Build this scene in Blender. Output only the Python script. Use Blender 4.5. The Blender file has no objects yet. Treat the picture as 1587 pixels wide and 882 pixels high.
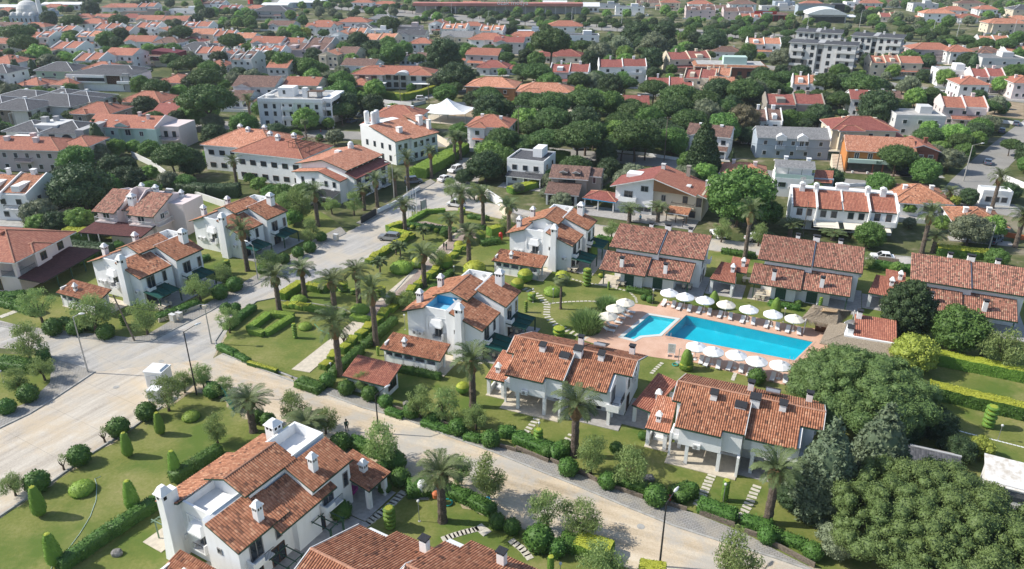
import bpy, math, random
import numpy as np
from mathutils import Vector, Matrix
from mathutils.geometry import tessellate_polygon
R = math.radians
scene = bpy.context.scene
col = scene.collection
random.seed(7); rng = np.random.default_rng(7)

# ------------------------------------------------------------ camera
FPX, PITCH, CAMH = 1165.0, R(24.9),57.0
cam_d = bpy.data.cameras.new('camera'); cam = bpy.data.objects.new('camera', cam_d); col.objects.link(cam)
cam.location = (0,0, CAMH); cam.rotation_euler = (R(90) - PITCH,0,0)
cam_d.sensor_width = 36; cam_d.lens = FPX / 1587 * 36; cam_d.clip_end = 9000; cam_d.clip_start = 0.5
scene.camera = cam
# ------------------------------------------------------------ light
SUN_EL, SUN_AZ = R(40), R(-84)          # azimuth clockwise from +Y
world = bpy.data.worlds.new('World'); scene.world = world; world.use_nodes = True
wn = world.node_tree; wn.nodes.clear()
sky = wn.nodes.new('ShaderNodeTexSky'); sky.sky_type = 'NISHITA'; sky.sun_disc = False
sky.sun_elevation = SUN_EL; sky.sun_rotation = SUN_AZ % (2 * math.pi)
bgn = wn.nodes.new('ShaderNodeBackground'); bgn.inputs[1].default_value = 0.15
wo = wn.nodes.new('ShaderNodeOutputWorld')
wn.links.new(sky.outputs[0], bgn.inputs[0]); wn.links.new(bgn.outputs[0], wo.inputs[0])
sd = bpy.data.lights.new('sun', 'SUN'); sd.energy = 4.6; sd.angle = R(0.5); sd.color = (1.0,0.95,0.86)
so = bpy.data.objects.new('sun', sd); col.objects.link(so)
tosun = Vector((math.sin(SUN_AZ) * math.cos(SUN_EL), math.cos(SUN_AZ) * math.cos(SUN_EL), math.sin(SUN_EL)))
so.rotation_euler = tosun.to_track_quat('Z', 'Y').to_euler(); so.location = (-60,0,90)
scene.view_settings.view_transform = 'Standard'; scene.view_settings.look = 'None'
scene.view_settings.exposure = 0.30; scene.view_settings.gamma = 1
scene.render.engine = 'CYCLES'
cy = scene.cycles
cy.max_bounces = 5; cy.diffuse_bounces = 3; cy.glossy_bounces = 2; cy.transmission_bounces = 3; cy.transparent_max_bounces = 6
cy.caustics_reflective = False; cy.caustics_refractive = False

# ------------------------------------------------------------ picture -> ground
def G(px, py, z=0.0):
 u = (px - 793.5) / FPX; v = (441 - py) / FPX
 d = (u, math.cos(PITCH) + v * math.sin(PITCH),-math.sin(PITCH) + v * math.cos(PITCH))
 t = (z - CAMH) / d[2]
 return Vector((d[0] * t, d[1] * t, z))
def depth(px, py, z=0.0):
 p = G(px, py, z); return p.y * math.cos(PITCH) - (z - CAMH) * math.sin(PITCH)
def screen(p):
 a = p[1] * math.cos(PITCH) - (p[2] - CAMH) * math.sin(PITCH); b = p[1] * math.sin(PITCH) + (p[2] - CAMH) * math.cos(PITCH)
 return (793.5 + FPX * p[0] / a,441 - FPX * b / a)

# ------------------------------------------------------------ materials
def nt(name):
 m = bpy.data.materials.new(name); m.use_nodes = True
 t = m.node_tree; return m, t, t.nodes['Principled BSDF']
def N(t, typ, **kw):
 n = t.nodes.new(typ)
 for k, v in kw.items(): setattr(n, k, v)
 return n
def mth(t, op, a, b=None):
 n = N(t, 'ShaderNodeMath', operation=op)
 for i, x in enumerate((a, b)):
  if x is None: continue
  if isinstance(x,(int, float)): n.inputs[i].default_value = x
  else: t.links.new(x, n.inputs[i])
 return n.outputs[0]
def noise(t, vec, scale, detail=3, rough=.55):
 n = N(t, 'ShaderNodeTexNoise'); n.inputs['Scale'].default_value = scale; n.inputs['Detail'].default_value = detail; n.inputs['Roughness'].default_value = rough
 t.links.new(vec, n.inputs['Vector']); return n.outputs['Fac']
def ramp(t, fac, stops):
 r = N(t, 'ShaderNodeValToRGB'); e = r.color_ramp.elements
 while len(e) < len(stops): e.new(.5)
 for i,(p, c) in enumerate(stops): e[i].position = p; e[i].color = (c[0], c[1], c[2],1)
 t.links.new(fac, r.inputs[0]); return r.outputs[0]
def mixc(t, f, a, b):
 n = N(t, 'ShaderNodeMix', data_type='RGBA')
 for s, x in ((0, f),(6, a),(7, b)):
  if isinstance(x,(int, float)): n.inputs[s].default_value = x
  elif isinstance(x, tuple): n.inputs[s].default_value = (x[0], x[1], x[2],1)
  else: t.links.new(x, n.inputs[s])
 return n.outputs[2]
def bump(t, b, h, dist, strength=1.0):
 n = N(t, 'ShaderNodeBump'); n.inputs['Strength'].default_value = strength; n.inputs['Distance'].default_value = dist
 t.links.new(h, n.inputs['Height']); t.links.new(n.outputs[0], b.inputs['Normal'])
def simple(name, c, rough=.7, var=.12, scale=1.5, metal=0.0, c2=None, bmp=0.0, spec=.3):
 m, t, b = nt(name)
 tc = N(t, 'ShaderNodeTexCoord').outputs['Object']
 f = noise(t, tc, scale,4)
 a = c2 if c2 else tuple(x * (1 - var * 2) for x in c)
 t.links.new(ramp(t, f,[(.32, a),(.62, c)]), b.inputs['Base Color'])
 b.inputs['Roughness'].default_value = rough; b.inputs['Metallic'].default_value = metal; b.inputs['Specular IOR Level'].default_value = spec
 if bmp: bump(t, b, noise(t, tc, scale * 6,4), bmp)
 return m
def plaster(name, c, dirt=.35):
 m, t, b = nt(name)
 tc = N(t, 'ShaderNodeTexCoord').outputs['Object']
 mp = N(t, 'ShaderNodeMapping'); mp.inputs['Scale'].default_value = (1.3,1.3,.25); t.links.new(tc, mp.inputs[0])
 st = noise(t, mp.outputs[0],1.6,5,.65); pa = noise(t, tc,.5,3)
 k = tuple(x * y for x, y in zip(c,(.72,.70,.66)))
 f = mth(t, 'MULTIPLY', mth(t, 'SUBTRACT', st,.48),3.0 * dirt)
 f = mth(t, 'MAXIMUM', f,0.0)
 c1 = mixc(t, f, c, k)
 t.links.new(mixc(t, mth(t, 'MULTIPLY', pa,.18), c1, tuple(x * .8 for x in c)), b.inputs['Base Color'])
 b.inputs['Roughness'].default_value = .85; b.inputs['Specular IOR Level'].default_value = .2
 bump(t, b, noise(t, tc,14,3),.01)
 return m
def tiles(name, stops, pu=.27, pv=.42, moss=(.045,.03,.024), mossamt=.42, bd=.05):
 m, t, b = nt(name)
 uv = N(t, 'ShaderNodeUVMap').outputs[0]
 sp = N(t, 'ShaderNodeSeparateXYZ'); t.links.new(uv, sp.inputs[0])
 u = mth(t, 'DIVIDE', sp.outputs[0], pu); v = mth(t, 'DIVIDE', sp.outputs[1], pv)
 fu = mth(t, 'FLOOR', u); fv = mth(t, 'FLOOR', v)
 cb = N(t, 'ShaderNodeCombineXYZ'); t.links.new(fu, cb.inputs[0]); t.links.new(fv, cb.inputs[1])
 oi = N(t, 'ShaderNodeObjectInfo'); t.links.new(mth(t, 'MULTIPLY', oi.outputs['Random'],97.0), cb.inputs[2])
 wnz = N(t, 'ShaderNodeTexWhiteNoise'); t.links.new(cb.outputs[0], wnz.inputs[0])
 c = ramp(t, wnz.outputs[0], stops)
 tc = N(t, 'ShaderNodeTexCoord').outputs['Object']
 patch = noise(t, tc,.55,6,.75)
 pm = mth(t, 'MULTIPLY', mth(t, 'MAXIMUM', mth(t, 'SUBTRACT', patch,.46),0.0),1.7 * mossamt)
 wz2 = N(t, 'ShaderNodeTexWhiteNoise', noise_dimensions='2D'); t.links.new(cb.outputs[0], wz2.inputs[0])
 pm = mth(t, 'MINIMUM', mth(t, 'MULTIPLY', pm, mth(t, 'ADD', wz2.outputs[0],.4)),.7)
 lg = noise(t, tc,.25,3); c = mixc(t, mth(t, 'MULTIPLY', mth(t, 'SUBTRACT', lg,.35),.9), c, tuple(x * .72 for x in stops[len(stops) // 2][1]))
 c = mixc(t, pm, c, moss)
 jn = mth(t, 'LESS_THAN', mth(t, 'FRACT', v),.16); jn = mth(t, 'MULTIPLY', jn,.42 if bd > .03 else .1); c = mixc(t, jn, c, tuple(x * .35 for x in stops[len(stops) // 2][1]))  # dark row joints: dirt and gap shadow painted into the tile colour
 br = mth(t, 'ADD',.88, mth(t, 'MULTIPLY', oi.outputs['Random'],.22))
 hv = N(t, 'ShaderNodeHueSaturation'); hv.inputs['Saturation'].default_value = .93; t.links.new(c, hv.inputs['Color']); t.links.new(br, hv.inputs['Value'])
 t.links.new(hv.outputs[0], b.inputs['Base Color'])
 b.inputs['Roughness'].default_value = .8; b.inputs['Specular IOR Level'].default_value = .25
 fr = mth(t, 'FRACT', u)
 rib = mth(t, 'ABSOLUTE', mth(t, 'SINE', mth(t, 'MULTIPLY', fr, math.pi)))
 step = mth(t, 'MULTIPLY', mth(t, 'SUBTRACT',1.0, mth(t, 'FRACT', v)),.55)
 bump(t, b, mth(t, 'ADD', rib, step), bd,.9)
 return m
def leafmat(name, c, c2, trans=.25, rnd=.18):
 m, t, b = nt(name)
 at = N(t, 'ShaderNodeAttribute', attribute_name='tint')
 oi = N(t, 'ShaderNodeObjectInfo')
 base = mixc(t, at.outputs['Fac'], tuple(min(.6, x * 1.9) for x in c2), tuple(min(.7, x * 1.5) for x in c))
 hv = N(t, 'ShaderNodeHueSaturation'); t.links.new(base, hv.inputs['Color'])
 t.links.new(mth(t, 'ADD',1 - rnd, mth(t, 'MULTIPLY', oi.outputs['Random'],2 * rnd)), hv.inputs['Value'])
 t.links.new(mth(t, 'ADD',.478, mth(t, 'MULTIPLY', oi.outputs['Random'],.02)), hv.inputs['Hue'])
 hv.inputs['Saturation'].default_value = .93
 t.links.new(hv.outputs[0], b.inputs['Base Color'])
 b.inputs['Roughness'].default_value = .55; b.inputs['Specular IOR Level'].default_value = .25
 tr = N(t, 'ShaderNodeBsdfTranslucent'); t.links.new(hv.outputs[0], tr.inputs[0])
 mx = N(t, 'ShaderNodeMixShader'); mx.inputs[0].default_value = trans
 t.links.new(b.outputs[0], mx.inputs[1]); t.links.new(tr.outputs[0], mx.inputs[2])
 t.links.new(mx.outputs[0], t.nodes['Material Output'].inputs[0])
 return m
M = {}
M['white'] = plaster('white plaster',(.82,.82,.81),.4)
M['white2'] = plaster('weathered white plaster',(.72,.71,.69),.5)
M['cream'] = plaster('cream plaster',(.66,.58,.46)); M['mauve'] = plaster('pale mauve plaster',(.56,.47,.46))
M['pinkish'] = plaster('pinkish plaster',(.70,.60,.58)); M['mint'] = plaster('mint plaster',(.48,.62,.56))
M['green_wall'] = plaster('pale green plaster',(.36,.48,.36)); M['greyw'] = plaster('grey plaster',(.42,.42,.42))
M['lgrey'] = plaster('light grey plaster',(.60,.60,.59)); M['maroon'] = plaster('maroon plaster',(.16,.04,.05))
M['taupe'] = plaster('taupe plaster',(.33,.30,.26)); M['orange'] = plaster('ochre orange plaster',(.50,.21,.07))
M['bluew'] = plaster('grey blue plaster',(.38,.44,.50)); M['woodclad'] = plaster('wood cladding',(.30,.16,.08))
M['brick'] = plaster('brick walls',(.22,.09,.06)); M['stone'] = simple('stone walls',(.35,.31,.27),.9,.25,3)
ter = [(0,(.10,.05,.035)),(.06,(.24,.095,.05)),(.18,(.36,.14,.066)),(.55,(.44,.175,.085)),(.85,(.50,.215,.11)),(1,(.57,.30,.17))]
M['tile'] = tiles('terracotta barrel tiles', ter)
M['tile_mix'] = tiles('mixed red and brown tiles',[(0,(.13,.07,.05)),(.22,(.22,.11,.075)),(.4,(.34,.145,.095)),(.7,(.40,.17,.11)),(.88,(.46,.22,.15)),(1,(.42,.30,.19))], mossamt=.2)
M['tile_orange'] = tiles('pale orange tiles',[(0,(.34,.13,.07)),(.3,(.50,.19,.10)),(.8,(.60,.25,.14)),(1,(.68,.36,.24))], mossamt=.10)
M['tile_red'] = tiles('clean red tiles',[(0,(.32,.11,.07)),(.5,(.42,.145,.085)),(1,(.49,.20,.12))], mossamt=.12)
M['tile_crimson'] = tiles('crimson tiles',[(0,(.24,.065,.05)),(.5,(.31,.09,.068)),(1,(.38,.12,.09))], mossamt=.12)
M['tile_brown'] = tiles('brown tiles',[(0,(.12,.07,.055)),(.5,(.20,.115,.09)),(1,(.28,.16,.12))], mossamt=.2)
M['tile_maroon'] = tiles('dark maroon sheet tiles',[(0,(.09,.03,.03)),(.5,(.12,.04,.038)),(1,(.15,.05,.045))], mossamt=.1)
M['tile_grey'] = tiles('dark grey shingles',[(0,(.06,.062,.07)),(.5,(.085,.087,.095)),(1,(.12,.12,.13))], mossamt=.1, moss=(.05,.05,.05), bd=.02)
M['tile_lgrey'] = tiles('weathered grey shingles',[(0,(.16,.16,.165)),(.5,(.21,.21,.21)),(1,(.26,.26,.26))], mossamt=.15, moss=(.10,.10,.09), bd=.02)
M['ridge'] = simple('pale ridge tiles',(.50,.26,.17),.8,.2,5)
M['flat'] = simple('flat roof screed',(.46,.45,.43),.9,.18,.6); M['metal_white'] = simple('white sheet roof',(.78,.79,.78),.5,.06,.4)
M['green_trim'] = simple('dark green painted wood',(.035,.085,.055),.55); M['lgreen_trim'] = simple('grey green painted wood',(.16,.24,.16),.6)
M['awning'] = simple('dark green canvas',(.004,.075,.06),.8,.1); M['rail'] = simple('dark iron',(.03,.03,.032),.5)
M['glass'] = simple('window glass',(.03,.04,.05),.08,.2,.8, spec=.8); M['frame'] = simple('grey window frame',(.30,.29,.28),.5)
M['framew'] = simple('white window frame',(.75,.75,.74),.5); M['wood'] = simple('brown wood',(.13,.07,.04),.7,.25,6)
M['slate'] = simple('dark chimney cap',(.035,.037,.042),.7,.2,8); M['steel'] = simple('galvanised steel',(.45,.46,.47),.4,.1,3,.6)
M['hole'] = simple('near black',(.012,.012,.013),.9); M['curtain'] = simple('green curtain',(.05,.11,.08),.8,.25,6)  # near black also paints the dark inside of vents and openings
M['terrazzo'] = simple('cream patio tiles',(.60,.53,.42),.7,.1,2); M['patio_grey'] = simple('grey patio tiles',(.42,.40,.38),.7,.12,2)
M['blue'] = simple('bright blue paint',(.03,.34,.62),.6,.06,1); M['lblue'] = simple('pale blue paint',(.20,.52,.72),.6,.06,1)
M['stonepath'] = simple('pale stepping stone',(.60,.56,.47),.85,.14,3)
M['stonegrey'] = simple('grey rock',(.28,.27,.25),.9,.3,3, bmp=.05)
M['bark'] = simple('brown grey bark',(.15,.11,.08),.95,.3,7, bmp=.06); M['palmbark'] = simple('palm bark',(.21,.165,.13),.95,.32,9, bmp=.12)
M['palmboss'] = simple('old palm bases',(.32,.20,.10),.95,.3,9, bmp=.1)
M['white_paint'] = simple('white paint',(.80,.80,.79),.4,.04); M['cream_cloth'] = simple('cream canvas',(.80,.74,.62),.8,.06)
M['white_cloth'] = simple('white canvas',(.86,.86,.85),.8,.04); M['teal'] = simple('teal plastic',(.02,.42,.36),.4)
M['thatch'] = simple('straw thatch',(.46,.38,.28),.95,.3,7, c2=(.25,.20,.145), bmp=.12); M['thatch_new'] = simple('fresh straw',(.55,.38,.22),.95,.2,5, bmp=.1)
M['polewood'] = simple('weathered pole wood',(.22,.18,.14),.9,.25,5); M['concrete'] = simple('concrete',(.42,.41,.38),.9,.15,1.2, bmp=.01)
M['red'] = simple('red paint',(.50,.03,.02),.4); M['orangep'] = simple('orange clay',(.55,.16,.06),.6); M['pink'] = simple('pink plastic',(.45,.05,.28),.4)
M['tyre'] = simple('black rubber',(.02,.02,.02),.8); M['carwhite'] = simple('white car paint',(.80,.80,.80),.25,.03, spec=.6)
M['carsilver'] = simple('silver car paint',(.36,.37,.38),.3,.04, metal=.5); M['carblue'] = simple('grey blue car paint',(.16,.20,.26),.3,.04, metal=.4)
M['carglass'] = simple('dark car glass',(.02,.025,.03),.08, spec=.8); M['taillamp'] = simple('red lamp glass',(.4,.02,.02),.3)
M['skin'] = simple('skin',(.42,.26,.18),.6); M['clothgreen'] = simple('dark green cloth',(.03,.10,.06),.9); M['clothdark'] = simple('dark cloth',(.03,.03,.04),.9)
M['leaf_pine'] = leafmat('pine needles',(.060,.115,.026),(.026,.058,.016),.15)
M['leaf_pine2'] = leafmat('stone pine needles',(.10,.155,.042),(.045,.09,.024),.2,.05)
M['leaf_dark'] = leafmat('dark evergreen leaves',(.042,.078,.028),(.022,.044,.016),.14)
M['leaf_fir'] = leafmat('grey green cypress foliage',(.115,.155,.085),(.04,.065,.035),.15,.08)
M['leaf_green'] = leafmat('broad green leaves',(.085,.18,.035),(.04,.095,.02),.28)
M['leaf_bright'] = leafmat('bright green leaves',(.15,.27,.05),(.07,.15,.028),.3)
M['leaf_olive'] = leafmat('grey olive leaves',(.145,.175,.10),(.07,.09,.05),.2)
M['leaf_pepper'] = leafmat('pale pepper tree leaves',(.20,.28,.09),(.09,.145,.04),.32)
M['leaf_bronze'] = leafmat('bronze leaves',(.16,.15,.075),(.08,.075,.04),.25)
M['leaf_pink'] = leafmat('pink blossom',(.42,.07,.16),(.12,.12,.05),.25)
M['leaf_bush'] = leafmat('glossy shrub leaves',(.06,.145,.02),(.022,.065,.01),.18,.12)
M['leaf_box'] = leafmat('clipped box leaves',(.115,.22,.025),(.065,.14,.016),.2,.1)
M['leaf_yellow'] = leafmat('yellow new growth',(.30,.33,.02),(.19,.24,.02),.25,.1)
M['leaf_gold'] = leafmat('golden green foliage',(.24,.28,.035),(.12,.16,.02),.25,.1)
M['leaf_lime'] = leafmat('lime new growth',(.17,.27,.025),(.10,.18,.02),.25,.1)
M['leaf_palm'] = leafmat('palm fronds',(.10,.135,.05),(.04,.065,.02),.22,.1)
M['leaf_reed'] = leafmat('reedy grass',(.16,.26,.08),(.08,.15,.045),.25,.1)

def ground_mat(name, stops, s1, s2, rough=.95, bd=.02, extra=None):
 m, t, b = nt(name)
 g = N(t, 'ShaderNodeNewGeometry').outputs['Position']
 f = mth(t, 'ADD', mth(t, 'MULTIPLY', noise(t, g, s1,6,.6),.65), mth(t, 'MULTIPLY', noise(t, g, s2,4,.6),.35))
 c = ramp(t, f, stops)
 if extra:
  sc_, col_, lo, hi = extra
  k = noise(t, g, sc_,5,.65)
  mr = N(t, 'ShaderNodeMapRange'); mr.inputs[1].default_value = lo; mr.inputs[2].default_value = hi; t.links.new(k, mr.inputs[0])
  c = mixc(t, mr.outputs[0], c, col_)
 t.links.new(c, b.inputs['Base Color'])
 b.inputs['Roughness'].default_value = rough; b.inputs['Specular IOR Level'].default_value = .15
 bump(t, b, noise(t, g, s2 * 3,4), bd)
 return m
M['lawn'] = ground_mat('mown lawn',[(.35,(.11,.145,.032)),(.47,(.165,.185,.048)),(.56,(.21,.215,.07)),(.68,(.28,.25,.11))],.14,2.6, extra=(.11,(.10,.15,.03),.48,.64))
M['scrub'] = ground_mat('garden ground',[(.34,(.045,.065,.022)),(.46,(.08,.10,.035)),(.54,(.13,.135,.06)),(.62,(.28,.24,.17)),(.70,(.36,.33,.28))],.06,.5, extra=(.03,(.25,.22,.16),.55,.66))
M['verge'] = ground_mat('sandy verge',[(.33,(.30,.25,.15)),(.5,(.40,.34,.23)),(.68,(.50,.43,.32))],.5,5, extra=(.4,(.20,.19,.08),.5,.62))
M['asphalt'] = ground_mat('sun bleached asphalt',[(.33,(.22,.215,.20)),(.5,(.28,.27,.25)),(.68,(.35,.33,.30))],.1,2)
M['gravel'] = ground_mat('bare earth',[(.33,(.22,.17,.10)),(.5,(.32,.25,.17)),(.68,(.42,.35,.25))],.3,3)
M['deck'] = ground_mat('terracotta pool deck',[(.33,(.50,.30,.21)),(.5,(.59,.38,.275)),(.68,(.66,.45,.34))],.35,5,.8,.004)
M['coping'] = ground_mat('pale pool coping',[(.3,(.50,.54,.51)),(.7,(.64,.66,.62))],.5,6,.7,.003)
def track_mat(name, a, stops, c2, joints=False):
 m, t, b = nt(name); g = N(t, 'ShaderNodeNewGeometry').outputs['Position']
 mp = N(t, 'ShaderNodeMapping', vector_type='TEXTURE'); mp.inputs['Rotation'].default_value = (0,0, R(a)); mp.inputs['Scale'].default_value = (9,1,1); t.links.new(g, mp.inputs[0])
 f = mth(t, 'ADD', mth(t, 'MULTIPLY', noise(t, mp.outputs[0],.55,6,.6),.7), mth(t, 'MULTIPLY', noise(t, g,5,5,.65),.3))
 c = ramp(t, f, stops); k = N(t, 'ShaderNodeMapRange'); k.inputs[1].default_value = .46; k.inputs[2].default_value = .60; t.links.new(noise(t, g,.13,6,.7), k.inputs[0])
 c = mixc(t, mth(t, 'MULTIPLY', k.outputs[0],.75), c, c2)
 if joints:
  m2 = N(t, 'ShaderNodeMapping', vector_type='TEXTURE'); m2.inputs['Rotation'].default_value = (0,0, R(a)); t.links.new(g, m2.inputs[0]); q = N(t, 'ShaderNodeTexBrick'); t.links.new(m2.outputs[0], q.inputs[0]); q.offset = 0
  for nm, v in (('Scale',1),('Brick Width',6),('Row Height',4),('Mortar Size',.035),('Mortar Smooth',.3)): q.inputs[nm].default_value = v
  c = mixc(t, mth(t, 'MULTIPLY', q.outputs['Fac'], mth(t, 'MULTIPLY', noise(t, g,.4,3),.8)), c,(.20,.18,.15))
 t.links.new(c, b.inputs['Base Color']); b.inputs['Roughness'].default_value = .95; b.inputs['Specular IOR Level'].default_value = .15
 bump(t, b, mth(t, 'ADD', noise(t, g,9,5,.7), f),.04); return m
M['sandroad'] = track_mat('dusty sand covered road',-24,[(.36,(.36,.29,.20)),(.46,(.50,.405,.285)),(.54,(.58,.48,.35)),(.64,(.67,.58,.45))],(.42,.405,.37))
M['sandroad2'] = track_mat('dusty concrete road arm',60,[(.36,(.34,.30,.25)),(.46,(.46,.41,.345)),(.54,(.54,.49,.415)),(.64,(.64,.59,.51))],(.54,.44,.31), True)
M['greyroad'] = track_mat('worn concrete road',57,[(.36,(.30,.285,.26)),(.46,(.38,.365,.34)),(.54,(.45,.43,.40)),(.64,(.53,.51,.475))],(.50,.44,.35), True)
def paver_mat(name, ca, cb, ang, sx=.5):
 m, t, b = nt(name)
 g = N(t, 'ShaderNodeNewGeometry').outputs['Position']
 mp = N(t, 'ShaderNodeMapping'); mp.inputs['Rotation'].default_value = (0,0, R(-ang)); t.links.new(g, mp.inputs[0])
 br = N(t, 'ShaderNodeTexBrick'); t.links.new(mp.outputs[0], br.inputs[0])
 br.inputs['Color1'].default_value = (*ca,1); br.inputs['Color2'].default_value = (*cb,1); br.inputs['Mortar'].default_value = (.16,.15,.13,1)
 br.inputs['Scale'].default_value = 1; br.inputs['Brick Width'].default_value = sx; br.inputs['Row Height'].default_value = sx * .5; br.inputs['Mortar Size'].default_value = .03
 f = noise(t, g,.5,5,.65)
 mr = N(t, 'ShaderNodeMapRange'); mr.inputs[1].default_value = .42; mr.inputs[2].default_value = .68; t.links.new(f, mr.inputs[0])
 t.links.new(mixc(t, mth(t, 'MULTIPLY', mr.outputs[0],.6), br.outputs[0],(.40,.35,.27)), b.inputs['Base Color'])
 b.inputs['Roughness'].default_value = .9
 bump(t, b, br.outputs['Fac'],-.01)
 return m
M['pavers'] = paver_mat('grey block paving',(.34,.33,.31),(.28,.27,.26),-23)
M['pavers_pink'] = paver_mat('pinkish block paving',(.42,.29,.25),(.36,.26,.22),60)
def pool_mats():
 m, t, b = nt('pool basin tiles'); g = N(t, 'ShaderNodeNewGeometry').outputs['Position']
 t.links.new(ramp(t, noise(t, g,.5,3),[(.35,(.012,.46,.54)),(.65,(.02,.52,.60))]), b.inputs['Base Color']); b.inputs['Roughness'].default_value = .6
 w, t, b = nt('pool water'); t.nodes.remove(b)
 tr = N(t, 'ShaderNodeBsdfTransparent'); tr.inputs[0].default_value = (.50,.93,.98,1)
 gl = N(t, 'ShaderNodeBsdfGlossy'); gl.inputs['Roughness'].default_value = .04
 g = N(t, 'ShaderNodeNewGeometry').outputs['Position']
 bp = N(t, 'ShaderNodeBump'); bp.inputs['Distance'].default_value = .02; bp.inputs['Strength'].default_value = .6; t.links.new(noise(t, g,2.2,4), bp.inputs['Height'])
 t.links.new(bp.outputs[0], gl.inputs['Normal'])
 fr = N(t, 'ShaderNodeFresnel'); fr.inputs[0].default_value = 1.33; t.links.new(bp.outputs[0], fr.inputs['Normal'])
 mx = N(t, 'ShaderNodeMixShader'); t.links.new(mth(t, 'MULTIPLY', fr.outputs[0], mth(t, 'SUBTRACT',1.0, N(t, 'ShaderNodeNewGeometry').outputs['Backfacing'])), mx.inputs[0]); t.links.new(tr.outputs[0], mx.inputs[1]); t.links.new(gl.outputs[0], mx.inputs[2])
 t.links.new(mx.outputs[0], t.nodes['Material Output'].inputs[0])
 return m, w
M['basin'], M['water'] = pool_mats(); M['basin_pale'] = simple('pale pool tiles',(.16,.62,.66),.6,.06,.5)

# ------------------------------------------------------------ mesh helpers
class MB:
 def __init__(s): s.v = []; s.f = []; s.m = []; s.uv = []; s.mats = []
 def mi(s, m):
  if m not in s.mats: s.mats.append(m)
  return s.mats.index(m)
 def face(s, pts, m, uv=None):
  k = len(s.v); s.v += [tuple(p) for p in pts]; s.f.append(tuple(range(k, k + len(pts)))); s.m.append(s.mi(m)); s.uv.append(uv or [(p[0], p[1]) for p in pts])
 def hexa(s, b, t_, m):      # b, t_: 4 bottom,4 top points (ccw from above)
  s.face([b[3], b[2], b[1], b[0]], m); s.face(t_, m)
  for i in range(4):
   j = (i + 1) % 4; s.face([b[i], b[j], t_[j], t_[i]], m)
  return s
 def box(s, x0, x1, y0, y1, z0, z1, m):
  return s.hexa([(x0, y0, z0),(x1, y0, z0),(x1, y1, z0),(x0, y1, z0)],[(x0, y0, z1),(x1, y0, z1),(x1, y1, z1),(x0, y1, z1)], m)
 def prism(s, poly, z0, z1, m, mt=None):
  n = len(poly); tri = tessellate_polygon([[Vector((p[0], p[1],0)) for p in poly]])
  a = sum(poly[i][0] * poly[(i + 1) % n][1] - poly[(i + 1) % n][0] * poly[i][1] for i in range(n))
  if a < 0: poly = poly[::-1]; tri = tessellate_polygon([[Vector((p[0], p[1],0)) for p in poly]])
  for q in tri:
   p = [poly[i] for i in q]
   if (p[1][0] - p[0][0]) * (p[2][1] - p[0][1]) - (p[2][0] - p[0][0]) * (p[1][1] - p[0][1]) < 0: p = p[::-1]
   s.face([(x[0], x[1], z1) for x in p], mt or m); s.face([(x[0], x[1], z0) for x in p[::-1]], m)
  for i in range(n):
   a_, b_ = poly[i], poly[(i + 1) % n]; s.face([(a_[0], a_[1], z0),(b_[0], b_[1], z0),(b_[0], b_[1], z1),(a_[0], a_[1], z1)], m)
  return s
 def prof(s, x0, x1, pts, m):   # profile in y,z extruded along x; pts counter-clockwise seen from +x
  n = len(pts)
  tri = tessellate_polygon([[Vector((p[0], p[1],0)) for p in pts]])
  for q in tri:
   p = [pts[i] for i in q]
   if (p[1][0] - p[0][0]) * (p[2][1] - p[0][1]) - (p[2][0] - p[0][0]) * (p[1][1] - p[0][1]) < 0: p = p[::-1]
   s.face([(x1, a, b) for a, b in p], m); s.face([(x0, a, b) for a, b in p[::-1]], m)
  for i in range(n):
   a_, b_ = pts[i], pts[(i + 1) % n]; s.face([(x0, a_[0], a_[1]),(x1, a_[0], a_[1]),(x1, b_[0], b_[1]),(x0, b_[0], b_[1])][::-1], m)
  return s
 def profy(s, y0, y1, pts, m):  # profile in x,z extruded along y
  k = MB(); k.prof(y0, y1, pts, m)
  for f, mi_, uv in zip(k.f, k.m, k.uv):
   s.face([(k.v[i][1], k.v[i][0], k.v[i][2]) for i in f][::-1], m)
  return s
 def tube(s, pts, rad, m, n=8, caps=True):
  if isinstance(rad,(int, float)): rad = [rad] * len(pts)
  pts = [Vector(p) for p in pts]; rings = []
  for i, p in enumerate(pts):
   d = (pts[min(i + 1, len(pts) - 1)] - pts[max(i - 1,0)]).normalized()
   a = d.orthogonal().normalized() if abs(d.z) < .9 else (Vector((1,0,0)) - d * d.x).normalized()
   b = d.cross(a)
   rings.append([p + (a * math.cos(2 * math.pi * k / n) + b * math.sin(2 * math.pi * k / n)) * rad[i] for k in range(n)])
  for r0, r1 in zip(rings, rings[1:]):
   for k in range(n): s.face([r0[k], r0[(k + 1) % n], r1[(k + 1) % n], r1[k]], m)
  if caps: s.face(rings[0][::-1], m); s.face(rings[-1], m)
  return s
 def lathe(s, prof, m, n=16, c=(0,0,0)):
  for (r0, z0),(r1, z1) in zip(prof, prof[1:]):
   for k in range(n):
    a, b = 2 * math.pi * k / n,2 * math.pi * (k + 1) / n
    P = lambda r, z, t: (c[0] + r * math.cos(t), c[1] + r * math.sin(t), c[2] + z)
    q = [P(r0, z0, a), P(r0, z0, b), P(r1, z1, b), P(r1, z1, a)]
    if r0 < 1e-6: q = [q[0], q[2], q[3]]
    elif r1 < 1e-6: q = q[:3]
    s.face(q, m)
  return s
 def mesh(s, name, smooth=False):
  me = bpy.data.meshes.new(name); me.from_pydata(s.v,[], s.f)
  for m in s.mats: me.materials.append(M[m])
  me.polygons.foreach_set('material_index', s.m)
  uvl = me.uv_layers.new(name='UVMap'); flat = [c for u in s.uv for p in u for c in p]; uvl.data.foreach_set('uv', flat)
  if smooth: me.polygons.foreach_set('use_smooth',[True] * len(s.f))
  me.update(); return me
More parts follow.
